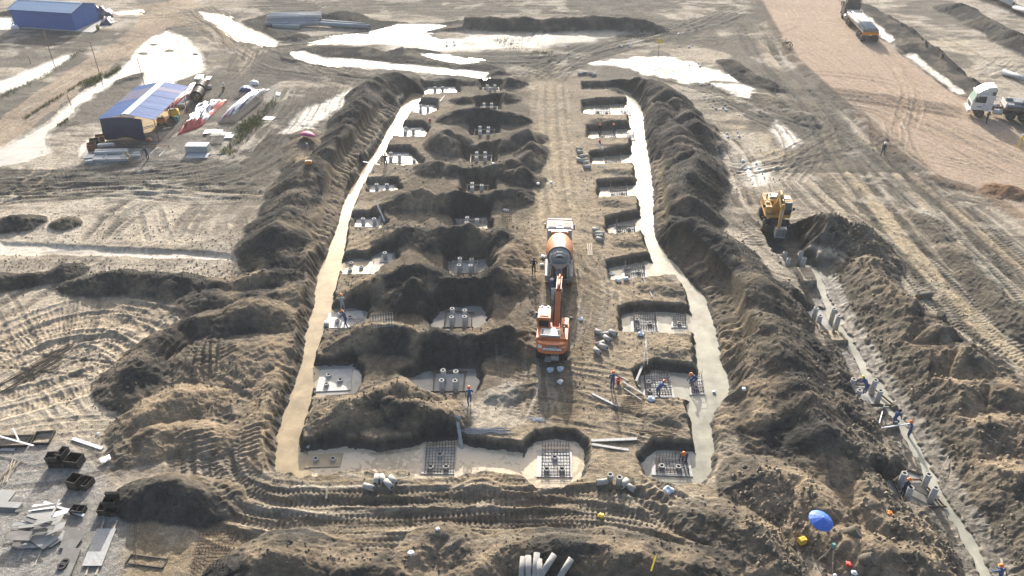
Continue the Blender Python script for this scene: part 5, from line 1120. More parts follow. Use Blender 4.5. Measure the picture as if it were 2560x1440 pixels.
person('worker in grey shirt standing on the slab beside the left channel', 858, 778, D(20), M_GREYC, M_NAVY, M_HORG, arms='work', lean=.25, z=SL, vest=False)
person('worker in blue striped vest with a shovel below the grey-shirted worker', 866, 818, D(60), M_BLUE, M_BLACKC, M_HORG, lean=.35, stride=.6, arms='work', z=SL-.1)
person('worker in blue vest walking on the heap below the ninth framed pit', 1174, 1012, D(10), M_BLUE, M_GREYC, M_HORG, arms=('down', 'hold'), stride=.35)
person('bystander in black t-shirt and shorts standing beside the mixer truck', 1334, 684, D(0), M_BLACKC, M_BLACKC, M_CAP, arms='hip', vest=False, hat='cap')
person('worker in blue with white helmet at the mixer chute', 1378, 738, D(-30), M_BLUE, M_NAVY, M_HWHT, arms='hold', vest=False)
person('worker in black vest bending at the left of the third cage', 1498, 336, D(180), M_BLACKC, M_BLACKC, M_HORG, arms='reach', lean=.6, z=WL+.1)
person('worker in dark clothes bending at the right of the third cage', 1535, 337, D(150), M_NAVY, M_NAVY, M_HORG, arms='reach', lean=.5, z=WL+.1)
person('man in navy jacket and dark trousers walking beside the haul road', 2205, 390, D(-60), M_NAVY, M_NAVY, M_HWHT, arms='down', stride=.4, vest=False)
person('man in dark clothes with white vest and helmet standing by the white lorry', 2464, 308, D(200), M_BLACKC, M_NAVY, M_HWHT, arms='hold', stride=.2)
person('man in yellow jacket standing on the haul road edge', 2547, 369, D(40), M_YELC, M_NAVY, M_HWHT, arms='hold', vest=False, stride=.2)
person('worker in blue with yellow helmet bending among the trench piles', 2160, 985, D(20), M_BLUE, M_GREYC, M_HYEL, lean=1.0, arms='reach', z=SE, vest=False)
person('worker in blue vest carrying a white batten over the narrow trench', 2268, 1098, D(75), M_BLUE, M_BLACKC, M_HORG, arms='hold', lean=.2)
person('worker in purple-blue scarf crouching behind the batten carrier', 2235, 1062, D(-60), M_BLUE, M_NAVY, M_HAIR, lean=.5, crouch=.6, arms='reach', vest=False, hat='cap')
person('worker in dark vest with orange helmet standing between the trench piles', 2253, 1242, D(-80), M_NAVY, M_NAVY, M_HORG, arms='work', lean=.2, z=SE)
person('surveyor in dark jacket with white helmet beside the tripod', 2120, 1480, D(30), M_NAVY, M_NAVY, M_HWHT, arms=('hold', 'hold'), vest=True)
person('person under a white sun cloth at the foot of the tripod', 2073, 1478, D(-20), M_RED, M_NAVY, M_WHITE, crouch=.5, arms='work', vest=False, hat='cloth')
person('worker in blue with orange helmet at the lower end of the trench', 2487, 1468, D(20), M_BLUE, M_NAVY, M_HORG, arms='work', lean=.3)
person('worker standing on the ledge beside the fourth left slab', 965, 418, D(0), M_NAVY, M_GREYC, M_CAP, arms='hold', vest=False, hat='cap')
person('worker bending over the steel beam stack in dark blue', 371, 400, D(60), M_NAVY, M_NAVY, M_CAP, lean=.6, arms='reach', vest=False, hat='cap')
person('worker in tan shirt squatting at the end of the steel beam stack', 326, 408, D(80), M_KHAKI, M_KHAKI, M_CAP, lean=.5, crouch=.5, arms='reach', vest=False, hat='cap')
pp = G(2268, 1098); a_, b_ = P(2200, 1071, pp.z+1.1), P(2275, 1060, pp.z+1.2)
plank(None, None, .1, .07, M_WHITE, 'long white batten carried across the narrow trench', ends=[a_, b_])
pp = P(866, 818, SL); plank(None, None, .04, .04, M_TIMB, 'shovel handle held by the striped-vest worker', 'shovel', name='shovel', ends=[pp+Vector((-.6, .35, 1.1)), pp+Vector((.3, .2, .75))])
a_, b_ = P(2238, 1194, SE+.25), P(2345, 1248, SE+.25); plank(None, None, .5, .06, M_BLACKST, 'dark form board leaning between the trench piles', ends=[a_, b_])
# ------------------------------------------------------------------ machines
M_MIXO = mat('mixer_orange', (.58, .24, .10), .5, var=.1, scale=2, dirt=(.5, .42, .34), dirt_amt=.55); M_MIXW = mat('mixer_pale', (.56, .60, .58), .4, var=.1, scale=2, dirt=(.42, .4, .36), dirt_amt=.5)
M_CEM = mat('cement_grey_steel', (.30, .31, .31), .65, .1, var=.2, scale=4, dirt=(.46, .45, .43), dirt_amt=.6); M_CABW = mat('cab_white', (.68, .68, .67), .35, var=.06, scale=3, dirt=(.45, .4, .35), dirt_amt=.4)
M_ROOFR = mat('faded_red_roof', (.42, .2, .14), .5, var=.15, scale=3, dirt=(.6, .52, .46), dirt_amt=.5); M_EXO = mat('excavator_orange', (.62, .18, .06), .5, var=.15, scale=2.5, dirt=(.36, .27, .2), dirt_amt=.65)
M_EXY = mat('excavator_yellow', (.50, .29, .075), .42, var=.12, scale=2.5, dirt=(.5, .4, .28), dirt_amt=.5); M_DKST = mat('dark_steel', (.07, .07, .072), .55, .3, var=.3, scale=5, dirt=(.22, .19, .15), dirt_amt=.5)
M_GLASS = mat('dark_glass', (.03, .045, .05), .08, var=.1); M_GLASSG = mat('green_windscreen', (.30, .42, .38), .1, var=.1); M_HOOD = mat('grey_hood', (.36, .41, .44), .3, .2, var=.08, scale=2, dirt=(.5, .48, .45), dirt_amt=.4)
M_CHAR = mat('charcoal_cab', (.05, .055, .06), .4, var=.15, scale=3, dirt=(.2, .19, .17), dirt_amt=.4); M_PIPE = mat('pale_pipe', (.50, .51, .51), .7, var=.1, scale=2, dirt=(.4, .38, .34), dirt_amt=.3); M_PIPEB = mat('blue_grey_pipe', (.27, .31, .35), .7, var=.12, scale=2, dirt=(.36, .36, .35), dirt_amt=.4)
M_LBLUE = mat('blue_print', (.05, .1, .4), .6); M_LWHT = mat('white_print', (.8, .8, .8), .6); M_BLKP = mat('black_panel', (.03, .03, .032), .5)
def wheel(parent, x, y, r, w_, side, rim=M_DKST, dual=False):
    m = MB(); s = side
    m.lathe([(r*.58, -w_/2), (r*.9, -w_/2), (r, -w_*.38), (r, w_*.38), (r*.9, w_/2), (r*.58, w_/2)], (0, 0, 0), (1, 0, 0), 22)
    for i in range(16):
        a = i*math.pi/8; m.box((0, math.cos(a)*r, math.sin(a)*r), (w_*.8, .07, .035), 0, Matrix.Rotation(a-math.pi/2, 3, 'X'))
    o = m.build('wheel', M_BLK, parent, loc=(x, y, r))
    m = MB(); m.lathe([(r*.6, w_*.42), (r*.52, w_*.3), (r*.3, w_*.25), (r*.2, w_*.45), (0, w_*.46)], (0, 0, 0), (s, 0, 0), 16)
    m.build('rim', rim, o)
    return o
def text_part(name, body, size, m, parent, M):
    c = bpy.data.curves.new(name, 'FONT'); c.body = body; c.size = size; c.align_x = 'CENTER'; c.align_y = 'CENTER'; c.extrude = .004; c.resolution_u = 2
    t = bpy.data.objects.new('tmp', c); COL.objects.link(t); bpy.context.view_layer.update()
    me = bpy.data.meshes.new_from_object(t.evaluated_get(bpy.context.evaluated_depsgraph_get())); bpy.data.objects.remove(t)
    me.name = name; me.materials.clear(); me.materials.append(m); o = link(bpy.data.objects.new(name, me), parent); o.matrix_local = M; return o

# ---- concrete mixer truck, cab pointing away
fr, re = P(1400, 545, 3.0), P(1397, 707, .9)
g0 = Vector((re.x, re.y, 0)); rz = towards(re, fr)
zg = zat(g0.x, g0.y+2)
T = empty('mixer_truck', (g0.x, g0.y, zg-.05), rz, 'orange and pale grey concrete mixer truck on the central lane', 'mixer truck')
m = MB(); [m.box((s*.42, 4.2, .98), (.12, 7.8, .26)) for s in (-1, 1)]; [m.box((0, y, .98), (.8, .14, .2)) for y in (.4, 2.2, 4.2, 6.0, 7.8)]; m.box((0, .2, .9), (2.3, .14, .2)); m.build('chassis', M_DKST, T)
m = MB(); m.prism([(6.75, .75), (8.55, .75), (8.55, 1.55), (8.32, 2.7), (8.1, 2.85), (6.75, 2.85)], -1.2, 1.2); cab = m.build('cab', M_CABW, T, .05)
m = MB(); m.prism([(8.56, 1.6), (8.36, 2.6), (8.38, 2.6), (8.58, 1.6)], -1.08, 1.08); m.build('windscreen', M_GLASS, cab)
for s in (-1, 1):
    m = MB(); m.box((s*1.205, 7.7, 2.05), (.02, .9, .75)); m.build('side_window', M_GLASS, cab)
    m = MB(); m.box((s*.72, 7.45, 2.87), (.78, 1.1, .035)); [m.box((s*.72, 7.05+.2*i, 2.9), (.78, .05, .03)) for i in range(5)]; m.build('roof_panel', M_ROOFR, cab, .004)
    m = MB(); m.box((s*1.42, 8.35, 2.1), (.1, .16, .62)); m.tube([(s*1.2, 8.35, 2.55), (s*1.42, 8.35, 2.45)], .025); m.tube([(s*1.2, 8.35, 1.75), (s*1.42, 8.35, 1.85)], .025); m.build('mirror', M_BLKP, cab)
m = MB(); m.box((0, 8.45, 2.86), (2.3, .16, .07)); m.build('sun_visor', M_BLKP, cab); m = MB(); m.box((0, 7.5, 2.89), (.5, .5, .06)); m.build('roof_hatch', M_CABW, cab, .02)
m = MB(); m.box((0, 6.55, 1.75), (2.2, .3, 2.0)); m.build('rear_guard', M_HOOD, T, .03); m = MB(); m.box((0, 6.25, 2.35), (1.6, .35, .85)); m.build('water_tank', M_MIXO, T, .08)
ax0 = Vector((0, 6.1, 1.85)); axd = Vector((0, -4.9, .74)).normalized(); Ld = 5.0
prof = [(.0, 0), (.6, 0), (.86, .3), (1.06, .8), (1.2, 1.4), (1.25, 2.1), (1.25, 3.0), (1.18, 3.65), (1.05, 4.2)]
m = MB(); m.lathe(prof, ax0, axd, 40, 0, lambda k, i, n: [0, 1, 0, 1, 0, 0, 1, 0][int(((i+.5*k)/n*8)) % 8]); drum = m.build('drum', [M_MIXO, M_MIXW], T)
m = MB(); m.lathe([(1.05, 4.2), (1.1, 4.2), (1.1, 4.32), (1.03, 4.32)], ax0, axd, 40); m.build('roller_ring', M_DKST, drum)
m = MB(); m.lathe([(1.0, 4.32), (.9, 4.55), (.7, 4.9), (.6, 5.2), (.52, 5.2), (.56, 4.9), (.5, 4.5), (0, 4.4)], ax0, axd, 36); m.build('mouth_cone', M_CEM, drum)
m = MB(); m.lathe([(.62, 5.18), (.66, 5.2), (.62, 5.27), (.56, 5.23)], ax0, axd, 32); m.build('mouth_rim', M_CEM, drum)
m = MB()
for a, b in (((-.8, 1.45, 3.3), (-.25, .75, 2.2)), ((.8, 1.45, 3.3), (.25, .75, 2.2))): pass
m.add([(-.78, 1.1, 2.9), (.78, 1.1, 2.9), (.78, .3, 2.7), (-.78, .3, 2.7), (-.22, 1.0, 2.1), (.22, 1.0, 2.1), (.22, .5, 2.1), (-.22, .5, 2.1)], [(0, 1, 5, 4), (1, 2, 6, 5), (2, 3, 7, 6), (3, 0, 4, 7)]); hop = m.build('hopper', M_CEM, T)
sm_ = hop.modifiers.new('thick', 'SOLIDIFY'); sm_.thickness = .05
m = MB(); m.add([(-.28, .9, 2.25), (-.3, .95, 1.95), (.3, .95, 1.95), (.28, .9, 2.25), (-.2, -1.2, 1.45), (-.2, -1.15, 1.15), (.2, -1.15, 1.15), (.2, -1.2, 1.45)], [(0, 1, 5, 4), (1, 2, 6, 5), (2, 3, 7, 6)]); ch = m.build('chute', M_CEM, T); sm_ = ch.modifiers.new('thick', 'SOLIDIFY'); sm_.thickness = .04
m = MB(); [m.tube([(s*.95, .5, 1.1), (s*.85, 1.0, 2.4), (s*.75, 1.5, 3.1)], .06, 8) for s in (-1, 1)]; m.tube([(-.85, 1.0, 2.4), (.85, 1.0, 2.4)], .05, 8); [m.tube([(s*.9, 1.1, 1.1), (s*.9, 2.4, 2.2)], .07, 8) for s in (-1, 1)]; m.tube([(-.95, .5, 1.0), (.95, .5, 1.0)], .06, 8); m.build('rear_stand', M_CEM, T)
for s in (-1, 1):
    m = MB(); m.box((s*.98, 2.2, 1.2), (.56, 2.9, .05)); m.box((s*.98, .72, .95), (.56, .05, .5)); m.box((s*.98, 3.66, .95), (.56, .05, .5)); m.build('mudguard', M_CEM, T, .01)
    m = MB(); m.box((s*1.02, 4.9, .95), (.45, 1.5, .55)); m.build('side_box', M_CEM, T, .04); m = MB(); m.box((s*1.0, .32, .75), (.3, .1, .16)); m.build('tail_lamp', M_RED, T)
    wheel(T, s*1.0, 7.4, .52, .32, s)
    for y in (1.45, 2.85): wheel(T, s*.92, y, .52, .6, s)
m = MB(); [m.tube([(-.55+k*.35, .45, 1.1), (-.75+k*.35, .9, 2.7)], .02) for k in (0, 1)]; [m.tube([(-.55-.05*i, .45+.1*i, 1.3+.35*i), (-.2-.05*i, .45+.1*i, 1.3+.35*i)], .018) for i in range(5)]; m.build('ladder', M_CEM, T)
m = MB(); m.box((0, 1.5, 3.3), (.5, .3, .12)); m.tube([(.35, 1.4, 3.3), (.95, 1.2, 3.0), (1.1, 1.0, 2.0)], .03); m.tube([(-.3, 1.4, 3.3), (-.8, 1.1, 3.1), (-.7, .9, 2.4)], .03); m.build('hose', M_CEM, T)

# ---- wheeled excavators
def excavator(loc, rz, body, label, boom, text=False, dusty=False):
    T = empty('wheeled_excavator', loc, rz, label, 'excavator', 'wheeled excavators')
    m = MB(); m.box((0, .1, .95), (1.1, 3.6, .4)); m.box((0, 1.4, .62), (2.1, .25, .25)); m.box((0, -1.2, .62), (2.1, .25, .25)); m.cyl((0, 0, 1.1), (0, 0, 1.3), .65, n=20); m.build('undercarriage', M_DKST, T, .03)
    m = MB(); m.box((0, 2.35, .5), (2.5, .1, .75)); m.box((0, 2.1, .6), (.7, .5, .2)); m.build('dozer_blade', M_DKST, T, .02)
    for s in (-1, 1):
        for y in (1.4, -1.2):
            wheel(T, s*1.1, y, .52, .3, s); wheel(T, s*.72, y, .52, .28, s)
    m = MB(); m.box((-.25, -2.15, .62), (.5, .7, .06)); m.box((.3, -2.0, .8), (.6, .5, .4)); m.build('rear_step', M_CEM, T)
    # upper body
    m = MB(); m.box((0, -.1, 1.42), (2.5, 3.3, .24)); deck = m.build('deck', body, T, .03)
    cw = [(-1.25, -1.75), (-1.0, -2.25), (-.4, -2.42), (.4, -2.42), (1.0, -2.25), (1.25, -1.75)]
    m = MB(); m.prism(cw, 1.3, 2.22, 'z'); cwt = m.build('counterweight', body, T, .06)
    m = MB(); m.box((0, -.95, 1.95), (2.46, 1.6, .85)); hood = m.build('engine_housing', body, T, .06)
    m = MB(); m.box((-.15, -1.15, 2.46), (1.55, 1.0, .2)); eh = m.build('engine_hood', M_HOOD, hood, .05)
    for k, x in enumerate((-.78, .5)):
        m = MB(); [m.box((x, -1.45+.13*i, 2.565), (.17, .07, .02)) for i in range(5)]; m.build('vent', M_BLKP, eh)
    m = MB(); m.cyl((.9, -.7, 2.35), (.9, -.7, 2.85), .07); m.build('exhaust', M_DKST, hood); m = MB(); [m.box((.72+.13*i, -1.5+.13*j, 2.385), (.05, .05, .03)) for i in range(4) for j in range(4)]; m.build('grating', M_BLKP, hood)
    m = MB(); m.box((.92, .6, 1.95), (.62, 1.3, .8)); fb = m.build('tank_box', body, T, .05); m = MB(); m.box((.95, .3, 2.42), (.4, .5, .16)); m.build('tool_box', body, fb, .03)
    # cab at the machine's left
    m = MB(); m.prism([(-.15, 1.5), (1.55, 1.5), (1.6, 2.3), (1.35, 3.12), (-.1, 3.12)], -1.25, -.25); cab = m.build('cab', body, T, .06)
    m = MB(); m.prism([(1.57, 1.7), (1.62, 2.3), (1.4, 3.0), (1.42, 3.0), (1.65, 2.3), (1.6, 1.7)], -1.18, -.32); m.build('front_window', M_GLASS, cab)
    m = MB(); m.box((-.75, -.165, 2.6), (.78, .03, .62)); m.build('rear_window', M_GLASS, cab)
    for x in (-1.262, -.238):
        m = MB(); m.prism([(.05, 2.1), (1.5, 2.1), (1.3, 2.98), (.05, 2.98)], x-.01, x+.01); m.build('side_window', M_GLASS, cab)
    m = MB(); m.box((-.75, .55, 3.14), (.7, .8, .06)); m.build('roof_hatch', M_CABW if dusty else body, cab, .02); m = MB(); m.box((-.75, 1.5, 3.05), (.9, .12, .08)); m.box((-1.0, 1.55, 3.12), (.14, .1, .1)); m.box((-.5, 1.55, 3.12), (.14, .1, .1)); m.build('work_lamps', M_CABW, cab)
    for x, y in ((-1.42, 1.5), (1.4, 1.1)):
        m = MB(); m.box((x, y, 2.35), (.2, .07, .32)); m.tube([(x*.85, y-.1, 1.9), (x, y, 2.3)], .02); m.build('mirror', M_BLKP, T)
    # boom, stick, bucket
    b0, b1, b2, s1 = [Vector(q) for q in boom]      # foot, bend, tip, stick end
    def limb(nm, pts, w_, hs, mt):
        m = MB()
        for (a, ha), (b, hb) in zip(zip(pts[:-1], hs[:-1]), zip(pts[1:], hs[1:])):
            d = (b-a).normalized(); n_ = Vector((1, 0, 0)).cross(d).normalized(); vs = []
            for p, hh in ((a, ha), (b, hb)):
                for sx, sn in ((-1, -1), (1, -1), (1, 1), (-1, 1)): vs.append(p+Vector((sx*w_/2, 0, 0))+n_*sn*hh/2)
            m.add(vs, [(3, 2, 1, 0), (4, 5, 6, 7), (0, 1, 5, 4), (1, 2, 6, 5), (2, 3, 7, 6), (3, 0, 4, 7)])
        return m.build(nm, mt, T, .02)
    limb('boom', [b0, b1, b2], .42, [.5, .62, .34], body)
    d = (s1-b2); st = b2-d*.16; limb('stick', [st, b2, s1], .3, [.22, .42, .24], body)
    m = MB()
    for s in (-1, 1):
        a = b0+Vector((s*.3, .5, -.25)); b = b1+Vector((s*.3, 0, 0)); m.cyl(a, a+(b-a)*.55, .075); m.cyl(a+(b-a)*.55, b, .045)
    m.build('boom_cylinder', M_DKST if not dusty else body, T)
    a = b1+Vector((0, -.1, .38)); b = st+Vector((0, 0, .1)); m = MB(); m.cyl(a, a+(b-a)*.6, .08); m.cyl(a+(b-a)*.6, b, .05); m.build('stick_cylinder', body, T)
    a = b2+Vector((0, 0, 0))+d*.12+Vector((0, .25, .1)); b = s1+Vector((0, .25, .3)); m = MB(); m.cyl(a, a+(b-a)*.6, .065); m.cyl(a+(b-a)*.6, b, .04); m.build('bucket_cylinder', M_GALV, T)
    m = MB(); [m.tube([b0+Vector((x, .2, .35)), b1+Vector((x, 0, .42)), b2+Vector((x, -.1, .25))], .025) for x in (-.12, -.04, .04, .12)]; m.build('hydraulic_hoses', M_BLKP, T)
    m = MB(); pr = [(.25, .15), (-.1, .2), (-.55, .0), (-.7, -.45), (-.45, -.85), (.1, -.95), (.15, -.9), (-.35, -.75), (-.58, -.42), (-.45, -.05), (-.1, .08), (.25, .05)]
    m.prism([(s1.y+y, s1.z+z_) for y, z_ in pr], -.5, .5); out = [(.25, .1), (-.1, .15), (-.55, 0), (-.7, -.45), (-.45, -.85), (.1, -.92)]
    for x in (-.5, .46): m.prism([(s1.y+y, s1.z+z_) for y, z_ in out], x, x+.04)
    bk = m.build('bucket', M_CEM, T); m = MB(); [m.box((-.4+.2*i, s1.y+.2, s1.z-.93), (.08, .22, .05)) for i in range(5)]; m.build('teeth', M_DKST, bk)
    if text:
        R_ = Matrix.Rotation(math.pi/2, 4, 'X')
        m = MB(); m.box((.05, -2.435, 2.05), (.95, .02, .2)); pl = m.build('name_plate', M_BLKP, cwt); text_part('lettering', 'DOOSAN', .2, M_LWHT, pl, Matrix.Translation((.05, -2.452, 2.05)) @ R_)
        m = MB(); m.box((.08, -2.44, 1.82), (1.5, .02, .2)); pl = m.build('banner', M_LWHT, cwt); text_part('lettering', 'CÔNG TY CP XÂY LẮP HẢI LONG', .1, M_LBLUE, pl, Matrix.Translation((.08, -2.456, 1.82)) @ R_)
        m = MB(); m.box((0, 0, 0), (.32, .02, .3)); o = m.build('warning_label', M_LWHT, cwt, loc=(-.9, -2.31, 1.95), rz=D(-20)); m = MB(); m.box((0, 0, 0), (.3, .02, .08)); m.build('maker_label', M_LWHT, cwt, loc=(.95, -2.3, 2.0), rz=D(20))
        for i in range(5): m = MB(); m.box((-.45+.28*i, -2.43, 1.66), (.13, .02, .06)); m.build('hazard_mark', M_BLKP, cwt)
    return T
r0, r1_ = P(1378, 868, 1.8), P(1392, 716, 2.0); ex = P(1378, 868, 1.8)
fw_ = Vector((.9, 9.0, 0)).normalized(); base = Vector((r0.x, r0.y, 0))+fw_*2.42
excavator((base.x, base.y, zat(base.x, base.y)-.02), towards((0, 0), fw_), M_EXO, 'orange wheeled excavator with lettering on its counterweight behind the mixer truck', [(.25, .7, 1.75), (.25, 2.6, 3.9), (.25, 5.0, 3.75), (.25, 6.5, 1.4)], True)
yb = P(1932, 553, 0); yb.z = zat(yb.x, yb.y)
excavator((yb.x, yb.y, max(yb.z, -.1)), D(180-6), M_EXY, 'yellow wheeled excavator digging at the head of the narrow trench', [(.25, .7, 1.75), (.25, 2.0, 4.1), (.25, 3.8, 3.6), (.25, 3.75, 1.2)], False, True)

# ---- pipe lorries
def lorry(loc, rz, cabm, label, front=True, pipes=(6, 4), pm=M_PIPE, plabel='', dpl=11.0, sc=1.1):
    T = empty('pipe_lorry', loc, rz, label, 'lorry', 'pipe lorries'); T.scale = (sc, sc, sc)
    # tractor, +Y forward, cab front at y = 0
    m = MB(); m.prism([(-2.3, .9), (-.02, .9), (0, 1.5), (-.06, 1.75), (-.38, 2.75), (-.5, 2.9), (-2.3, 2.9)], -1.24, 1.24); cab = m.build('cab', cabm, T, .06)
    m = MB(); m.prism([(-.38, 2.88), (-.7, 3.2), (-1.3, 3.6), (-2.25, 3.8), (-2.25, 2.88)], -1.1, 1.1); m.build('roof_fairing', cabm, cab, .1)
    m = MB(); m.prism([(-.04, 1.82), (-.36, 2.72), (-.32, 2.73), (0, 1.82)], -1.12, 1.12); m.build('windscreen', M_GLASSG, cab)
    m = MB(); m.box((0, -.33, 2.86), (2.2, .3, .1)); m.build('sun_visor', cabm, cab, .02)
    m = MB(); [m.box((0, .02, 1.15+.13*i), (1.5, .05, .08)) for i in range(4)]; m.build('grille', M_BLKP, cab); m = MB(); m.box((0, .05, .7), (2.45, .3, .4)); bp = m.build('bumper', cabm, cab, .05)
    m = MB(); m.box((0, -2.33, 2.6), (1.9, .04, 1.7)); m.build('rear_panel', M_CHAR, cab)
    for s in (-1, 1):
        m = MB(); m.prism([(-1.45, 1.85), (-.35, 1.85), (-.55, 2.6), (-1.4, 2.65)], s*1.25-.012, s*1.25+.012); m.build('side_window', M_GLASS, cab)
        m = MB(); m.box((s*1.25, -2.05, 3.05), (.02, .34, .4)); m.build('sleeper_window', M_GLASS, cab); m = MB(); m.box((s*1.255, -1.35, 1.6), (.03, .2, .05)); m.build('door_handle', M_BLKP, cab)
        m = MB(); m.box((s*1.42, -.3, 2.25), (.12, .18, .6)); m.tube([(s*1.2, -.35, 2.6), (s*1.42, -.3, 2.5)], .025); m.build('mirror', M_BLKP, cab); m = MB(); m.box((s*.95, .2, .75), (.3, .06, .16)); m.build('headlight', M_CABW, cab)
        m = MB(); m.box((s*1.253, -1.0, 1.35), (.02, .16, .16)); m.box((s*1.253, -.72, 1.35), (.02, .16, .1)); m.build('door_badge', M_BLKP, cab)
        wheel(T, s*1.05, -1.15, .52, .32, s); [wheel(T, s*.95, y, .52, .58, s) for y in (-4.6, -5.95)]; [wheel(T, s*.95, y, .5, .58, s) for y in (-dpl+1.2-2, -dpl-.1-2, -dpl-1.4-2)]
        m = MB(); m.cyl((s*1.0, -3.6, .85), (s*1.0, -2.6, .85), .3, n=14); m.build('fuel_tank', M_GALV, T)
    m = MB(); [m.box((s*.42, -3.6, .92), (.12, 5.4, .26)) for s in (-1, 1)]; m.box((0, -5.2, 1.12), (1.0, 1.0, .1)); m.build('chassis', M_DKST, T)
    y0, y1 = -3.6, -dpl-3.6
    m = MB(); m.box((0, (y0+y1)/2, 1.42), (2.45, y0-y1, .1)); [m.box((s*.45, (y0+y1)/2, 1.22), (.14, y0-y1-.2, .34)) for s in (-1, 1)]; [m.box((s*1.2, (y0+y1)/2, 1.36), (.06, y0-y1, .2)) for s in (-1, 1)]; tr = m.build('trailer_bed', M_TIMBD, T)
    m = MB(); [m.box((s*1.14, y0-.2, 1.7), (.08, .08, .6)) for s in (-1, 1)]; m.box((0, y0-.1, 1.75), (2.4, .06, .6)); m.build('headboard', M_CABW, tr); m = MB(); m.box((0, y1-.02, 1.25), (2.4, .08, .42)); tb = m.build('tail_bar', M_ORG, tr)
    m = MB(); m.box((0, y1-.07, 1.05), (.5, .02, .2)); m.build('number_plate', M_YEL, tb)
    for x in (-1.0, 1.0): m = MB(); m.box((x, y1-.08, 1.3), (.2, .03, .12)); m.build('tail_lamp', M_RED, tb)
    M = Matrix.Translation(loc) @ Matrix.Rotation(rz, 4, 'Z') @ Matrix.Scale(sc, 4); r = .195; ln = dpl-.6
    m = MB(); m.ring((0, 0, 0), (0, -ln, 0), r, r*.6, 16, 0, 1); m.cyl((0, -.3, 0), (0, -.32, 0), r*.61, n=16, mi=1); m.cyl((0, -ln+.3, 0), (0, -ln+.32, 0), r*.61, n=16, mi=1); pme = m.mesh('load_pipe', [pm, M_CONCD])
    for row, n in enumerate(pipes):
        for i in range(n):
            p = M @ Vector(((i-(n-1)/2)*r*2.03, y0-.3-rnd.uniform(0, .15)-row*.6*(rnd.random() < .8), 1.47+r+row*r*1.78))
            o = put('concrete_pipe', pme, p, (0, 0, rz), plabel % ('upper' if row else 'lower'), 'pipe', plabel % 'one', sc); o['group'] = 'pipes loaded on the '+plabel.split(' on the ')[1]
    for y in (-5.5, -8, -12):
        if y < y1+1: continue
        w2 = pipes[0]*r*1.02; hh = 1.47+r*2*len(pipes); m = MB(); m.tube([(-w2, y, 1.35), (-w2-.03, y, 1.8), (-pipes[-1]*r-.05, y, hh+.02), (pipes[-1]*r+.05, y, hh+.02), (w2+.03, y, 1.8), (w2, y, 1.35)], .03); m.build('strap', M_BLKP, tr)
    return T
ra, fa = P(2172, 104, .3), P(2108, 30, .3); dr = (fa-ra).normalized(); L_ = (11.0+3.6)*1.1
la = Vector((ra.x, ra.y, 0))+Vector((dr.x, dr.y, 0))*L_
lorry((la.x, la.y, .26), towards(ra, fa), M_CHAR, 'charcoal pipe lorry driving away up the haul road', pipes=(6, 4), pm=M_PIPE, plabel='long pale pipe in the %s layer on the charcoal lorry')
fb_, rb_ = P(2446, 292, .25), P(2530, 300, .25); db = (fb_-rb_).normalized(); fb_ = fb_+db*1.1
nrm = Vector((-db.y, db.x, 0)); lc = fb_-Vector((db.y, -db.x, 0))*1.0*(-1 if True else 1)
lorry((fb_.x, fb_.y+1.0, .26), towards(rb_, fb_), M_CABW, 'white pipe lorry with mint windscreen turning on the haul road', pipes=(5, 4), pm=M_PIPEB, plabel='long blue-grey pipe in the %s layer on the white lorry')
pw = Vector((fb_.x, fb_.y+1.0, .26)); 
person('man in blue shirt and pale trousers standing on the blue-grey pipes', 0, 0, D(-60), M_BLUE, M_KHAKI, M_HWHT, arms='work', vest=False, stride=.3, pos=pw-db*6.6+Vector((0, 0, 2.45)))
# ------------------------------------------------------------------ sheds, yards, survey gear
M_SHEDB = mat('blue_wall_sheet', (.025, .12, .42), .55, var=.08, scale=2, dirt=(.04, .14, .4), dirt_amt=.3); M_ROOFB = mat('blue_roof_sheet', (.16, .29, .48), .42, .1, var=.08, scale=2, dirt=(.3, .4, .5), dirt_amt=.35)
M_ROOFD = mat('shelter_roof_blue', (.06, .16, .42), .65, .0, var=.12, scale=2.5, dirt=(.16, .2, .38), dirt_amt=.4); M_ROOFP = mat('shelter_roof_pinkish', (.24, .24, .36), .6, var=.15, scale=2.5); M_RIDGE = mat('pale_ridge_cap', (.42, .5, .55), .4, .1, var=.08)
M_TARPN = mat('navy_tarp', (.022, .035, .085), .5, var=.25, scale=3); M_TARPB = mat('blue_tarp', (.05, .09, .2), .38, var=.3, scale=4); M_TARPW = mat('white_tarp', (.62, .64, .68), .42, var=.15, scale=4); M_TARPR = mat('red_tarp', (.42, .05, .045), .42, var=.25, scale=4)
M_PLY = mat('grey_plywood', (.35, .355, .34), .6, var=.14, scale=1.7, dirt=(.24, .22, .19), dirt_amt=.6); M_PLYD = mat('dark_plywood', (.17, .165, .15), .65, var=.2, scale=1.7, dirt=(.3, .29, .27), dirt_amt=.5); M_BEAM = mat('galvanised_beam', (.47, .50, .52), .5, .3, var=.12, scale=3, dirt=(.33, .32, .3), dirt_amt=.35)
M_UMB = mat('blue_umbrella_cloth', (.05, .16, .62), .6, var=.12, scale=4); M_PINK = mat('magenta_cloth', (.42, .05, .18), .6, var=.2, scale=4); M_COIL = mat('black_wire', (.04, .043, .045), .5, .4, var=.3, scale=8); M_TEAL = mat('teal_plastic', (.12, .33, .32), .5); M_RUST = mat('rusty_steel', (.22, .10, .05), .75, .2, var=.3, scale=6); M_LEAF = mat('grass_blades', (.10, .125, .03), .8, var=.4, scale=3); M_STRAW = mat('dry_stems', (.25, .23, .09), .85, var=.3, scale=3)

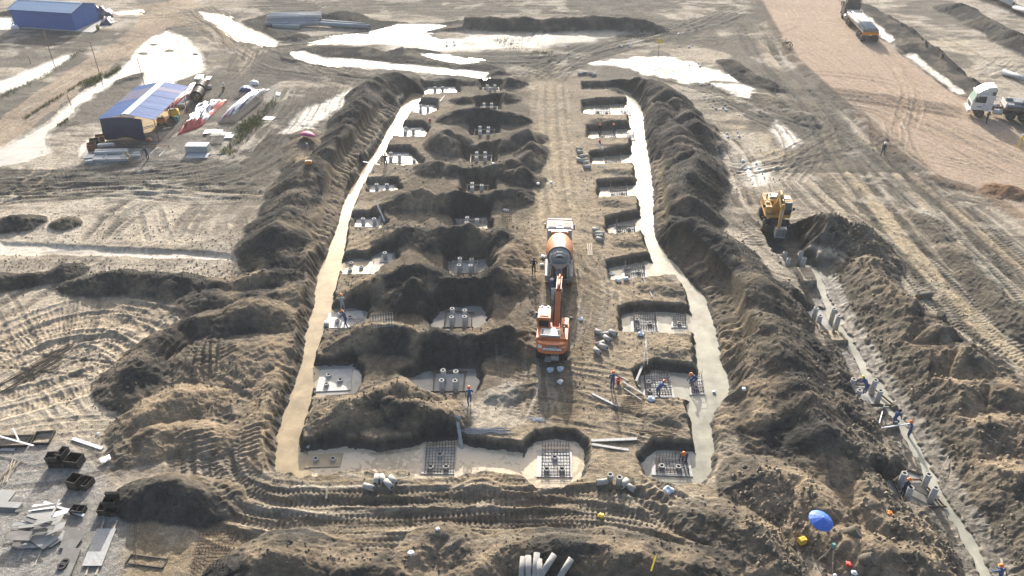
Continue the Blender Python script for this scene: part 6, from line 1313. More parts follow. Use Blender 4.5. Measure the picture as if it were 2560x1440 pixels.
# ---- blue shed far left
FL, FR_, BR = P(38, 67), P(190, 77), P(241, 52)
ux = (FR_-FL).normalized(); uy = Vector((-ux.y, ux.x, 0)); Lx = (FR_-FL).length; Ly = 6.6
T = empty('blue_shed', (FL.x, FL.y, .05), math.atan2(ux.y, ux.x), 'blue sheet-metal shed with pale blue pitched roof by the dirt road', 'shed')
m = MB(); m.prism([(0, -.1), (Ly, -.1), (Ly, 3.1), (Ly/2, 3.95), (0, 3.1)], 0, Lx); wl_ = m.build('wall', M_SHEDB, T)
for k in range(25):
    m = MB(); m.box((.25+k*Lx/25, -.012, 1.55), (.05, .024, 3.0)); m.build('wall_rib', M_SHEDB, wl_)
for k in range(12):
    m = MB(); m.box((Lx+.012, .3+k*.545, 1.55), (.024, .05, 3.0)); m.build('wall_rib', M_SHEDB, wl_)
sl_ = math.atan2(.85, Ly/2); ln = math.hypot(.85, Ly/2)+.35
for k in range(13):
    for s in (-1, 1):
        m = MB(); m.box((0, 0, 0), (Lx/13+.1, ln, .035)); o = m.build('roof_sheet', M_ROOFB, T)
        o.location = (-.25+(k+.5)*(Lx+.5)/13, Ly/2+s*(ln/2-.02)*math.cos(sl_), 4.0-(ln/2)*math.sin(sl_)+.008*(k % 2)); o.rotation_euler = (-s*sl_, 0, 0)
m = MB(); m.box((Lx/2, Ly/2-.16, 4.0), (Lx+.6, .36, .04), 0, Matrix.Rotation(sl_, 3, 'X')); m.box((Lx/2, Ly/2+.16, 4.0), (Lx+.6, .36, .04), 0, Matrix.Rotation(-sl_, 3, 'X')); m.build('ridge_cap', M_RIDGE, T)
for x in (-.28, Lx+.28):
    for s in (-1, 1): m = MB(); m.box((x, Ly/2+s*(ln/2)*math.cos(sl_), 4.02-(ln/2)*math.sin(sl_)), (.1, ln, .12), 0, Matrix.Rotation(-s*sl_, 3, 'X')); m.build('verge_trim', M_RIDGE, T)
m = MB(); m.box((Lx/2+1.5, Ly/2, -.08), (Lx+4.2, Ly+1.0, .22)); m.build('floor_slab', M_CONC, T, .02)
def loc_shed(x, y, z=0): return Vector((FL.x, FL.y, .05))+ux*x+uy*y+Vector((0, 0, z))
def tarp(name, label, cat, fn, nu, nv, mats, pick, loc=(0, 0, 0), group=None, th=.0):
    """cloth surface given by fn(u, v) -> local point; pick(u, v) -> material"""
    m = MB(); pts = [[fn(i/nu, j/nv) for j in range(nv+1)] for i in range(nu+1)]
    vs = [p for r in pts for p in r]; n = nv+1
    for i in range(nu):
        for j in range(nv): m.add([vs[i*n+j], vs[(i+1)*n+j], vs[(i+1)*n+j+1], vs[i*n+j+1]], [(0, 1, 2, 3)], pick((i+.5)/nu, (j+.5)/nv), True)
    o = m.build(name, mats, loc=loc); so_ = o.modifiers.new('thick', 'SOLIDIFY'); so_.thickness = .015
    return tag(o, label, cat, group)
def N2(x, y, k=0): return float(vnoise(np.array([x]), np.array([y]), k)[0])
def lumpy(label, quad, hgt, nu=26, nv=12, seed=0, mats=None, colour=None, base=.03, name='tarpaulin'):
    a = [G(*q) for q in quad]; c = sum(a, Vector())/4
    def fn(u, v):
        p = a[0]*(1-u)*(1-v)+a[1]*u*(1-v)+a[2]*u*v+a[3]*(1-u)*v; e = min(1, 5*min(u, 1-u, v, 1-v)+.02)
        n1 = 1-abs(2*N2(u*nu*.28+seed, v*nv*.35, 1)-1); n2_ = N2(u*nu*.6, v*nv*.6+seed, 2); w_ = .35*(N2(u*5+seed, v*4, 3)-.5)
        d = (a[1]-a[0]).normalized()*w_+(a[3]-a[0]).normalized()*.35*(N2(u*6, v*5+seed, 4)-.5)
        return p-c+d+Vector((0, 0, base+hgt*e*(.25+.55*n1+.4*n2_)))
    return tarp(name, label, 'tarpaulin', fn, nu, nv, mats, colour or (lambda u, v: 0), c)
lumpy('black tarpaulin lean-to heaped against the right end of the blue shed', [(228, 50), (262, 48), (278, 38), (236, 30)], 1.9, 14, 10, 3, [M_TARPN, M_TARPW], lambda u, v: 1 if v > .85 else 0)
lumpy('second black tarpaulin heap beyond the blue shed', [(258, 47), (284, 44), (282, 28), (256, 30)], 1.0, 12, 8, 5, [M_TARPN, M_TARPW], lambda u, v: 1 if v > .8 else 0)
lumpy('dark tarpaulin bundle with white top on the shed slab', [(250, 66), (280, 64), (284, 50), (258, 48)], .9, 12, 8, 7, [M_TARPN, M_TARPW], lambda u, v: 1 if v > .6 and u > .3 else 0)
lumpy('white and blue sheet lying at the left corner of the blue shed', [(28, 72), (50, 74), (50, 62), (30, 58)], .5, 8, 8, 9, [M_TARPW, M_TARPB], lambda u, v: 1 if v > .5 else 0)
p = G(246, 75); m = MB(); m.lathe([(0, 0), (.29, 0), (.29, .28), (.305, .3), (.29, .32), (.29, .6), (.305, .62), (.29, .64), (.29, .9), (.27, .9), (.27, .86), (0, .86)], (0, 0, 0), (0, 0, 1), 18); tag(m.build('oil_drum', mat('olive_drum', (.22, .2, .06), .5, var=.2), loc=p), 'olive-yellow oil drum standing on the blue shed slab', 'drum')

# ---- blue roofed shelter with tarp front
T = empty('open_shelter', (-47.9, 94.6, zat(-47.9, 96)), D(-1.0), 'open shelter with blue sheet roof, pale ridge strip and navy tarp front', 'shelter')
LEN = 12.0; hw = 3.55; eh, rh = 2.85, 3.55; sl_ = math.atan2(rh-eh, hw); ln = math.hypot(rh-eh, hw)
for s in (-1, 1):
    for k in range(12):
        m = MB(); w_ = LEN/12
        m.box((0, 0, 0), (ln, w_+.06, .03)); [m.box((0, -w_/2+w_*(i+.5)/5, .022), (ln, .05, .02)) for i in range(5)]
        o = m.build('roof_sheet', M_ROOFP if (s < 0 and k in (6, 7, 8, 9)) or (s > 0 and k == 9) else M_ROOFD, T); o.location = (s*hw/2, (k+.5)*w_-.2, (eh+rh)/2+.01*(k % 2)+.04*(N2(k*.7, s, 2)-.5)); o.rotation_euler = (0, s*sl_, 0)
m = MB(); [m.box((s*.22, LEN/2-.2, rh+.0), (.5, LEN, .03), 0, Matrix.Rotation(s*sl_, 3, 'Y')) for s in (-1, 1)]; m.build('ridge_cap', M_RIDGE, T)
for s in (-1, 1):
    for y in (.1, 5.0, 10.2):
        m = MB(); m.tube([(s*(hw-.25), y, -.1), (s*(hw-.25), y, eh+.02)], .05, 8); m.build('post', M_RUST, T)
    m = MB(); m.tube([(s*(hw-.25), -.2, eh-.02), (s*(hw-.25), LEN-.4, eh-.02)], .04, 6); m.build('eave_rail', M_RUST, T)
for y in (.1, 5.0, 10.2): m = MB(); m.tube([(-hw+.2, y, eh-.05), (0, y, rh-.06), (hw-.2, y, eh-.05)], .04, 6); m.build('rafter', M_RUST, T)
m = MB(); m.tube([(.6, .4, 1.2), (3.6, 3.6, 1.3)], .03); m.tube([(.6, .5, 1.0), (3.6, 3.4, 1.1)], .03); m.build('brace', M_TIMBD, T)
def ft(u, v):
    x = -hw+.25+u*5.2*(1-.06*v); z_ = eh+.25*math.sin(u*math.pi)-v*(2.75+.1*math.sin(u*9)); b = .25*math.sin(v*math.pi)*(.5+N2(u*3, v*3, 2))
    f = .3*abs(u-v)+.3*abs(u+v-1); return Vector((x+.3*v*(u-.5), -.15-b*.8+.25*f*math.sin(v*3.1), z_))
m = MB(); nu, nv = 22, 16; pts = [[ft(i/nu, j/nv) for j in range(nv+1)] for i in range(nu+1)]
for i in range(nu):
    for j in range(nv): m.add([pts[i][j], pts[i+1][j], pts[i+1][j+1], pts[i][j+1]], [(0, 1, 2, 3)], 0, True)
o = m.build('front_tarp', M_TARPN, T); o.modifiers.new('thick', 'SOLIDIFY').thickness = .02
region_floor = MB(); region_floor.box((.3, 5.2, -.05), (6.4, 9.6, .16)); region_floor.build('floor_boards', mat('ochre_floor', (.36, .25, .11), .8, var=.2, scale=1.5, dirt=(.25, .2, .15), dirt_amt=.5), T, .01)
# machines under the eave
for x, y, s_, lb, c in [(437, 293, 1.2, 'yellow welding generator beside the shelter posts', M_YEL), (406, 312, 1.0, 'orange-yellow engine box beside the shelter front post', M_ORG)]:
    p = G(x, y); e = empty('generator', p, .3, lb, 'generator'); m = MB(); m.box((0, 0, .5*s_), (1.1*s_, .75*s_, .75*s_)); m.build('housing', c, e, .06); m = MB(); m.box((0, 0, .93*s_), (.8*s_, .5*s_, .1)); m.cyl((.2, .1, .95*s_), (.2, .1, 1.2*s_), .06); m.build('engine_top', M_BLKP, e)
    for sx in (-1, 1):
        m = MB(); m.lathe([(0, -.06), (.2, -.06), (.2, .06), (0, .06)], (sx*.4*s_, -.38*s_, .2), (0, 1, 0), 14); m.build('wheel', M_BLK, e)
p = G(443, 303); m = MB(); m.box((0, 0, .3), (.6, .5, .65)); m.box((0, 0, .66), (.4, .3, .06)); tag(m.build('electric_box', M_TEAL, bevel=.03, loc=p), 'pale teal electric box beside the yellow generator', 'electric box')
# tarpaulins
def tri(u, v):
    n = N2(u*7, v*6, 5)+.35*(v-.5)
    return 2 if v < .16 or (u > .86 and v > .35) else (0 if n > .43 else 1)
lumpy('large crumpled navy and white tarpaulin with red hem on the gravel yard', [(444, 340), (505, 318), (570, 250), (500, 262)], 1.0, 44, 22, 11, [M_TARPB, M_TARPW, M_TARPR], tri)
lumpy('twisted red and white tarpaulin strip along the rebar stacks', [(545, 305), (582, 296), (672, 224), (640, 226)], .8, 40, 10, 13, [M_TARPR, M_TARPW, M_TARPB], lambda u, v: [0, 1, 0, 1, 2, 1, 0][int((u*4.7+N2(u*9, v*4, 3)*1.5) % 7)])
lumpy('white and blue tarpaulin folded over the far rebar stack', [(597, 232), (640, 236), (636, 224), (600, 222)], .7, 16, 10, 15, [M_TARPW, M_TARPB], lambda u, v: 1 if v < .25 else 0)
lumpy('red tarpaulin strip along the back eave of the shelter', [(408, 282), (440, 274), (512, 208), (490, 206)], .8, 36, 9, 17, [M_TARPR, M_TARPW], lambda u, v: 1 if N2(u*11, v*4, 6) > .6 else 0)
lumpy('red-edged blue tarpaulin under white boards at the yard corner', [(488, 214), (524, 216), (518, 202), (496, 200)], .6, 14, 10, 19, [M_TARPB, M_TARPR], lambda u, v: 1 if u > .7 or v < .2 else 0)
lumpy('red rag at the foot of the shelter front', [(362, 356), (380, 355), (378, 348), (364, 348)], .25, 8, 6, 21, [M_TARPR])
# coils of wire
for x, y, lb in [(497, 251, 'nearer black wire coil on the gravel yard'), (505, 232, 'farther black wire coil on the gravel yard')]:
    p = G(x, y); e = empty('wire_coil', (p.x, p.y, p.z+.85), D(8), lb, 'wire coil', 'coils of black wire')
    for k in range(9):
        m = MB(); r = .82-.015*(k % 3); yb_ = -1.0+.25*k+rnd.uniform(-.04, .04); pts_ = [(math.cos(a*math.pi/12)*r, yb_+.03*math.sin(a), math.sin(a*math.pi/12)*r) for a in range(25)]
        m.lathe([(r-.22, yb_), (r, yb_), (r+.02, yb_+.1), (r, yb_+.2), (r-.22, yb_+.2), (r-.24, yb_+.1), (r-.22, yb_)], (0, 0, 0), (0, 1, 0), 26); m.build('turn', M_COIL, e)
p1_, p2_ = G(428, 240), G(540, 235)
for a_, b_, lb in [((468, 246), (490, 242), 'grey steel roll between the post and the wire coil'), ((512, 224), (531, 222), 'grey steel roll behind the farther wire coil'), ((444, 271), (463, 268), 'grey roll lying beside the shelter back post')]:
    p, q = G(*a_), G(*b_); c = (p+q)/2+Vector((0, 0, .25)); m = MB(); m.ring(p-(p+q)/2, q-(p+q)/2, .28, .2, 16); tag(m.build('steel_roll', M_CONC, loc=c), lb, 'roll')
# stacks of rebar mats (sheets of bent bars)
M_DBAR = mat('dark_bar', (.05, .045, .04), .75, var=.3)
def rstack(quad, hh, n, label):
    a = [G(*q) for q in quad]; c = sum(a, Vector())/4; zb = sum(q.z for q in a)/4; a = [Vector((q.x-c.x, q.y-c.y, 0)) for q in a]; c.z = zb; L = lambda u, v: a[0]*(1-u)*(1-v)+a[1]*u*(1-v)+a[2]*u*v+a[3]*(1-u)*v
    e = empty('rebar_stack', c, 0, label, 'rebar stack', 'stacks of bent rebar'); m = MB()
    for k in range(max(2, int(hh/.12))):
        z_ = Vector((0, 0, .06+k*.12))
        for i in range(n): u = (i+rnd.uniform(-.2, .2))/(n-1); m.bar(L(u, 0)+z_, L(u, 1)+z_, .02)
    o = m.build('bars', M_DBAR, e); o['kind'] = 'stuff'
    m = MB(); [m.bar(L(0, v)+Vector((0, 0, .03)), L(1, v)+Vector((0, 0, .03)), .04) for v in (.15, .5, .85)]; m.build('bearers', M_TIMBD, e)['kind'] = 'stuff'
    m = MB(); [m.bar(L(i/(n-1), 0)+Vector((0, 0, .05)), L(i/(n-1), 0)+Vector((0, 0, hh+.25*(i % 2))), .02) for i in range(n)]; m.build('bent_ends', M_DBAR, e)['kind'] = 'stuff'
rstack([(585, 250), (650, 252), (668, 226), (612, 224)], .45, 22, 'dark rebar stack under the white and blue folded tarpaulin'); rstack([(545, 312), (588, 310), (660, 250), (630, 246)], .4, 20, 'dark rebar stack under the twisted red tarpaulin strip')
rstack([(508, 365), (552, 366), (566, 338), (524, 336)], .4, 16, 'low rebar stack below the pale plywood sheets'); rstack([(255, 372), (390, 372), (400, 352), (270, 352)], .35, 34, 'dark rebar stack in front of the navy tarp')
for i, (a_, b_) in enumerate([((420, 345), (500, 282)), ((412, 350), (492, 284)), ((404, 352), (486, 284)), ((430, 338), (506, 280))]): bars(a_, b_, 6, .25, .03, 'long dark bars on the ground beside the shelter, %s bundle' % ['first', 'second', 'third', 'fourth'][i])
# pale sheets, beams
def sheet(quad, label, m=M_PLY, th=.03, dz=.02, name='plywood_sheet', cat='sheet', group=None, tilt=0.0):
    a = [G(*q) for q in quad]; c = sum(a, Vector())/4; zb = c.z+dz; mb = MB(); top = [(q.x-c.x, q.y-c.y, tilt*(q.y-c.y)) for q in a]
    mb.add([(x, y, z) for x, y, z in top]+[(x, y, z-th) for x, y, z in top], [(0, 1, 2, 3), (7, 6, 5, 4), (0, 4, 5, 1), (1, 5, 6, 2), (2, 6, 7, 3), (3, 7, 4, 0)])
    return tag(mb.build(name, m, loc=(c.x, c.y, zb+th)), label, cat, group)
for i, q in enumerate([(528, 328), (545, 330), (552, 336), (535, 338), (566, 338), (572, 344), (520, 333)]):
    x, y = q; sheet([(x-12, y+5), (x+9, y+5), (x+14, y-4), (x-6, y-4)], 'pale plywood sheet in the loose fan above the low rebar stack', M_WHITE, .03, .02+.03*i, group='pale sheets on the gravel yard')
sheet([(486, 204), (510, 206), (512, 194), (494, 194)], 'white board leaning at the yard corner beside the red-edged tarpaulin', M_WHITE, .04, .4); sheet([(512, 206), (525, 205), (532, 196), (518, 196)], 'small white board right of the leaning board', M_WHITE, .04, .3)
lumpy('white covered pallet on the right edge of the gravel yard', [(622, 215), (648, 213), (646, 206), (624, 207)], .5, 10, 8, 23, [M_WHITE]); sheet([(690, 240), (700, 242), (701, 233), (690, 232)], 'white square frame panel at the yard edge', M_WHITE, .05, .05); sheet([(655, 300), (680, 301), (690, 294), (664, 293)], 'white sheet at the foot of the grass bank', M_WHITE, .04, .05)
e = empty('crate_stack', G(497, 380), 0, 'blue-grey steel panel stack on the gravel yard', 'panel stack'); c0 = e.location.copy()
for k in range(5):
    m = MB(); m.box((0, 0, .1+.2*k), (2.7, 1.3, .16)); m.build('panel', M_BEAM, e, .02)
for k in range(6): sheet([(462+k*1.5, 397-k*1.6), (518+k, 397-k*1.6), (521+k, 394.5-k*1.6), (466+k*1.5, 394.5-k*1.6)], 'grey-blue steel strip in the flat row below the panel stack', M_BEAM, .06, .02+.02*k, 'steel_strip', 'strip', 'steel strips below the panel stack')
p = G(549, 392); bars((520, 390), (560, 386), 2, .05, .04, 'pair of grey tubes lying beside the steel strips', M_GALV)
for i, (x0, x1, y, lv) in enumerate([(234, 325, 405, 0), (236, 326, 401, 0), (238, 327, 397, 0), (240, 322, 392, 1), (242, 323, 388, 1), (250, 290, 380, 2), (212, 236, 401, 0), (216, 240, 396, 0), (214, 234, 409, 0), (330, 352, 395, 0), (334, 350, 389, 0)]):
    plank((x0, y), (x1, y-2), .42, .3, M_BEAM, ['galvanised steel beam in the lower layer of the beam stack', 'galvanised steel beam in the upper layer of the beam stack', 'short galvanised beam on top of the beam stack'][lv], 'steel beam', 'steel beams in front of the shelter', 'steel_beam', .2+.32*lv)
for i, (x, y) in enumerate([(252, 390), (283, 390), (262, 403), (305, 402)]): plank((x, y+4), (x+8, y-5), .12, .12, M_PLANK, 'spacer timber across the beam stack', 'spacer', 'spacers on the beam stack', 'spacer_timber', .62)
for x, y, s_, lb in [(240, 366, 1.0, 'rusty steel hopper box left of the shelter'), (232, 375, .9, 'rusty open steel box nearest the beam stack'), (252, 354, .9, 'rusty steel box under the tarp edge')]:
    p = G(x, y); m = MB(); w_ = 1.1*s_
    for sx, sy, dx, dy in ((1, 0, .05, w_), (-1, 0, .05, w_), (0, 1, w_, .05), (0, -1, w_, .05)): m.box((sx*w_/2, sy*w_/2, .45*s_), (dx, dy, .9*s_))
    m.box((0, 0, .05), (w_, w_, .05)); tag(m.build('steel_box', M_BLACKST if 'hopper' in lb else M_RUST, loc=p), lb, 'box').rotation_euler = (0, 0, .4)
p = G(405, 372); m = MB(); [m.tube([(x, 0, 0), (x, .0, .6)], .03) for x in (-.9, .9)]; m.tube([(-.9, 0, .6), (.9, 0, .35)], .035); m.tube([(-.9, 0, .3), (.9, 0, .2)], .03); tag(m.build('trestle', M_RUST, loc=p), 'rusty low trestle right of the shelter front', 'trestle')
for a_, b_ in [((375, 386), (396, 368)), ((398, 392), (413, 376))]: plank(a_, b_, .08, .06, M_WHITE, 'white batten lying right of the beam stack', 'batten', 'battens right of the beam stack')

# ---- motorbikes
def motorbike(px, py, rz, label):
    p = G(px, py); e = empty('motorbike', p, rz, label, 'motorbike', 'parked motorbikes')
    for y in (-.62, .62):
        m = MB(); m.lathe([(.2, -.045), (.28, -.05), (.3, 0), (.28, .05), (.2, .045)], (0, y, .3), (1, 0, 0), 18); w_ = m.build('wheel', M_BLK, e); m = MB(); [m.bar((0, y, .3), (0, y+math.cos(a)*.24, .3+math.sin(a)*.24), .012) for a in [k*1.047 for k in range(6)]]; m.build('spokes', M_GALV, w_)
    m = MB(); m.tube([(0, -.62, .3), (0, -.15, .45), (0, .4, .75), (0, .62, .3)], .035); m.tube([(0, -.5, .7), (0, 0, .5)], .03); m.build('frame', M_DKST, e); m = MB(); m.box((0, -.32, .78), (.26, .75, .12)); m.build('seat', M_BLK, e, .04); m = MB(); m.box((0, .1, .55), (.24, .45, .35)); m.build('engine', M_DKST, e, .05)
    m = MB(); m.box((0, .46, .85), (.34, .2, .36)); m.build('front_fairing', M_WHITE, e, .06); m = MB(); m.tube([(-.34, .36, 1.05), (0, .44, 1.0), (.34, .36, 1.05)], .02); [m.tube([(s*.28, .4, 1.05), (s*.34, .42, 1.22)], .012) for s in (-1, 1)]; m.build('handlebar', M_BLK, e); m = MB(); [m.box((s*.36, .42, 1.25), (.12, .03, .08)) for s in (-1, 1)]; m.build('mirrors', M_BLK, e)
motorbike(560, 228, .15, 'motorbike parked on the gravel yard'); motorbike(1968, 116, .9, 'motorbike parked at the haul road edge')

# ---- poles and wires by the dirt road
PL = []
for (a_, hh, lb) in [((137, 167), 5.6, 'tall thin pole by the left pool'), ((258, 215), 6.6, 'tallest thin pole by the grassy berm'), ((362, 217), 4.2, 'thin pole standing behind the shelter roof'), ((457, 157), 3.6, 'thin pole standing in the white pool'), ((178, 265), 1.6, 'short stake in the pool strip'), ((77, 160), 1.2, 'short dark stake left of the pool')]:
    p = G(*a_); m = MB(); m.tube([(0, 0, -.3), (rnd.uniform(-.1, .1), 0, hh)], .05, 6); hh > 3 and m.box((0, 0, hh-.2), (.5, .05, .05)); tag(m.build('pole', M_TIMBD, loc=p), lb, 'pole', 'poles by the dirt road'); PL.append(p+Vector((0, 0, hh)))
def wire(a, b, sag, label):
    c = (a+b)/2; m = MB(); pts = [a.lerp(b, i/10)-c-Vector((0, 0, sag*4*(i/10)*(1-i/10))) for i in range(11)]; m.tube(pts, .012, 4); tag(m.build('cable', M_BLK, loc=c), label, 'cable')
wire(PL[0], PL[1], .5, 'cable sagging between the two tall poles'); wire(PL[2], PL[3], .4, 'cable between the shelter pole and the pool pole')
# ---- sign
p = G(1645, 142); e = empty('sign', p, 0, 'small yellow triangular sign on a thin pole in the far field', 'sign'); m = MB(); m.tube([(0, 0, -.2), (0, 0, 2.4)], .035, 8); m.build('post', M_TIMBD, e); m = MB(); m.prism([(-.55, 2.25), (.55, 2.25), (.1, 2.95), (-.1, 2.95)], -.02, .02, 'y'); m.build('panel', M_YEL, e)

# ---- pipes far away
def lpipe(a_, b_, r, label, group, m=M_PIPEB, dz=0.0):
    p, q = G(*a_), G(*b_); zz = max(p.z, q.z); p.z = q.z = zz+r+dz; c = (p+q)/2; mb = MB(); mb.ring(p-c, q-c, r, r*.7, 16, 0, 1); d = (q-p).normalized()*.2; mb.cyl(p-c+d, p-c+d*1.2, r*.7, n=14, mi=1); mb.cyl(q-c-d, q-c-d*1.2, r*.7, n=14, mi=1); tag(mb.build('concrete_pipe', [m, M_CONCD], loc=c), label, 'pipe', group)
for k in range(4): lpipe((664+k*5, 64-k*4.2), (798+k*2, 68-k*4.2), .34, 'long grey pipe in the ground layer of the far pipe stack', 'pipes in the far stack')
for k in range(3): lpipe((670+k*4, 57-k*4.0), (806, 60-k*4.0), .34, 'long grey pipe in the upper layer of the far pipe stack', 'pipes in the far stack', M_PIPE, .55)
lpipe((683, 70), (752, 74), .36, 'short grey pipe in front of the far pipe stack', 'short pipes by the far stack'); lpipe((693, 65), (768, 69), .36, 'second short grey pipe in front of the far pipe stack', 'short pipes by the far stack'); lpipe((790, 67), (924, 72), .36, 'long single pipe right of the far pipe stack', 'single far pipes'); lpipe((806, 64), (912, 67), .34, 'long pipe behind the single far pipe', 'single far pipes')
lpipe((2505, 186), (2600, 222), .4, 'long blue-grey pipe on the sand behind the white lorry', None); lpipe((2478, -8), (2530, 22), .42, 'long pale pipe at the far right field edge', None, M_PIPE); lpipe((2532, 23), (2600, 55), .4, 'second pale pipe at the far right field edge', None, M_PIPE)
for x, y, s_, lb in [(2310, 745, .55, 'fallen mud-caked concrete block on the right spoil'), (2352, 800, .6, 'upright mud-caked stump on the right spoil')]:
    p = G(x, y); m = MB(); m.cyl((-.7, 0, .1), (.7, .1, .25), .34, .32, 12); o = tag(m.build('pile_stump', M_STUMP, bevel=.04, loc=p), lb, 'stump'); o.rotation_euler = (0, 0 if 'fallen' in lb else 1.1, .2)

# ---- black form boxes, lower left
def fbox(px, py, w_, d_, hh, rz, label, lift=0.0, div=0, tilt=0.0):
    p = G(px, py); m = MB(); t = .03
    for sx in (-1, 1): m.box((sx*w_/2, 0, hh/2), (t, d_, hh))
    for sy in (-1, 1): m.box((0, sy*d_/2, hh/2), (w_-t, t, hh)); m.box((0, sy*d_/2, hh-.03), (w_+.06, .09, .03))
    m.box((0, 0, .03), (w_-t, d_-t, .03))
    for k in range(div): m.box((-w_/2+w_*(k+1)/(div+1), 0, hh*.45), (t, d_-t, hh*.8))
    o = m.build('form_box', M_BLACKST, loc=(p.x, p.y, p.z+lift)); o.rotation_euler = (tilt, 0, rz); return tag(o, label, 'form box', 'black form boxes')
fbox(140, 1162, .72, .55, .42, .02, 'lower black form box of the left stacked pair'); fbox(139, 1160, .75, .6, .42, .05, 'upper black form box of the left stacked pair', .43)
fbox(166, 1160, .5, .85, .42, -.15, 'narrow black form box between two wider ones'); fbox(164, 1150, .45, .8, .42, -.2, 'narrow black form box stacked in the middle of the row', .43); fbox(190, 1160, .95, .85, .62, -.15, 'wide black form box at the right of the row')
fbox(193, 1215, .75, .8, .75, -.28, 'tall black form box joined to a lower divided one'); fbox(217, 1214, .7, .85, .42, -.28, 'low divided black form box beside the tall one', 0, 1)
fbox(198, 1280, .85, .55, .34, -.1, 'single low black form box above the plywood heap', 0, 1); fbox(282, 1283, .75, .55, .4, .02, 'lower grey-sided form box of the right cluster'); fbox(284, 1274, .85, .5, .5, .02, 'upper black form box of the right cluster', .42, 1); fbox(260, 1278, .45, .75, .45, .1, 'narrow black form box leaning in the right cluster'); fbox(290, 1262, .8, .12, .6, .02, 'black form panel standing behind the right cluster', .5)
def tray(quad, label, hh=.22):
    a = [G(*q) for q in quad]; c = sum(a, Vector())/4; e = empty('steel_tray', (c.x, c.y, c.z), 0, label, 'tray', 'open steel trays'); a = [Vector((p.x-c.x, p.y-c.y, 0)) for p in a]
    for i in range(4):
        p, q = a[i], a[(i+1) % 4]; d = q-p; m = MB(); m.box((p+q)/2+Vector((0, 0, hh/2)), (d.length+.04, .06, hh), 0, Matrix.Rotation(math.atan2(d.y, d.x), 3, 'Z')); m.build('side', M_BLACKST if i != 2 else M_TIMBD, e)
tray([(-60, 1122), (68, 1118), (85, 1092), (-40, 1096)], 'wide open steel tray with white battens in it'); tray([(78, 1113), (123, 1112), (140, 1082), (94, 1084)], 'open steel tray right of the wide one')
# plywood heap
PLY = [([(30, 1372), (110, 1376), (130, 1340), (40, 1338)], M_PLYD), ([(44, 1376), (130, 1372), (190, 1330), (110, 1330)], M_PLY), ([(150, 1375), (190, 1375), (216, 1340), (170, 1320)], M_PLYD), ([(60, 1345), (110, 1380), (150, 1352), (100, 1320)], M_PLY), ([(50, 1330), (150, 1322), (165, 1292), (60, 1300)], M_PLY),
       ([(70, 1300), (130, 1320), (150, 1290), (95, 1278)], M_PLY), ([(75, 1290), (140, 1282), (160, 1268), (90, 1272)], M_WHITE), ([(80, 1350), (130, 1345), (145, 1325), (95, 1328)], M_PLYD), ([(120, 1355), (165, 1335), (172, 1318), (130, 1330)], M_PLY), ([(20, 1365), (80, 1368), (90, 1345), (35, 1340)], M_PLYD),
       ([(130, 1315), (175, 1300), (182, 1288), (140, 1298)], M_WHITE), ([(40, 1335), (150, 1320), (152, 1314), (42, 1326)], M_PLY), ([(60, 1318), (140, 1345), (146, 1338), (66, 1312)], M_PLYD), ([(48, 1302), (150, 1285), (152, 1280), (50, 1296)], M_PLYD), ([(95, 1338), (140, 1325), (144, 1316), (98, 1330)], M_PLY)]
ORD = ['bottom', 'second', 'third', 'fourth', 'fifth', 'sixth', 'seventh', 'eighth', 'ninth', 'tenth', 'eleventh', 'twelfth', 'thirteenth', 'fourteenth', 'topmost']
for i, (q, mt) in enumerate(PLY): sheet(q, 'plywood sheet in the untidy grey heap, %s of the pile' % ORD[i], mt, .03, .03+.055*i, tilt=rnd.uniform(-.06, .06), group='plywood sheets in the heap')
plank((138, 1310), (158, 1268), .12, .06, M_PLANK, 'upright batten sticking out of the plywood heap', lift=.7); plank((45, 1405), (60, 1375), .08, .06, M_TIMB, 'left batten under the plywood heap', lift=.02); plank((88, 1415), (105, 1375), .08, .06, M_TIMB, 'right batten under the plywood heap', lift=.02)
sheet([(207, 1419), (256, 1419), (292, 1326), (245, 1326)], 'large pale steel plate lying right of the plywood heap', M_PLANK, .04, .1, 'steel_plate', 'plate'); plank((215, 1440), (262, 1300), .1, .06, M_TIMB, 'left bearer under the large steel plate', lift=.03); plank((240, 1440), (295, 1302), .1, .06, M_TIMB, 'right bearer under the large steel plate', lift=.03)
sheet([(135, 1455), (165, 1455), (196, 1375), (160, 1375)], 'narrow grey plate with two round holes below the plywood heap', M_PLYD, .05, .1, 'steel_plate', 'plate'); sheet([(160, 1450), (176, 1450), (205, 1380), (190, 1378)], 'dark channel plate beside the holed plate', M_PLYD, .12, .1, 'steel_plate', 'plate')
p = G(160, 1418)
for k, (x, y) in enumerate([(158, 1422), (166, 1412)]): q = G(x, y); m = MB(); m.ring((0, 0, 0), (0, 0, .1), .25, .16, 18); tag(m.build('pipe_ring', M_BLACKST, loc=(q.x, q.y, q.z+.16)), 'dark ring resting on the holed plate', 'ring', 'rings on the plate')
for i in range(5): sheet([(-30, 1280-i*2), (48, 1284-i*2), (60, 1270-i*2), (-20, 1266-i*2)], 'thin sheet in the flat stack at the left gravel edge', M_PLYD if i < 4 else M_PLY, .03, .02+.035*i, group='sheets in the flat stack')
sheet([(-20, 1262), (18, 1262), (42, 1228), (5, 1226)], 'grey-tan board lying above the flat sheet stack', M_PLY, .03, .05); sheet([(0, 1130), (36, 1130), (40, 1122), (6, 1122)], 'round-cornered pale lid below the wide tray', M_PLY, .04, .05)
tray([(315, 1410), (408, 1422), (420, 1398), (330, 1388)], 'thin timber frame lying on the sand left of the rebar mesh', .08)
bars((340, 1300), (345, 1420), 2, .1, .02, 'thin bars lying on the shaded sand')

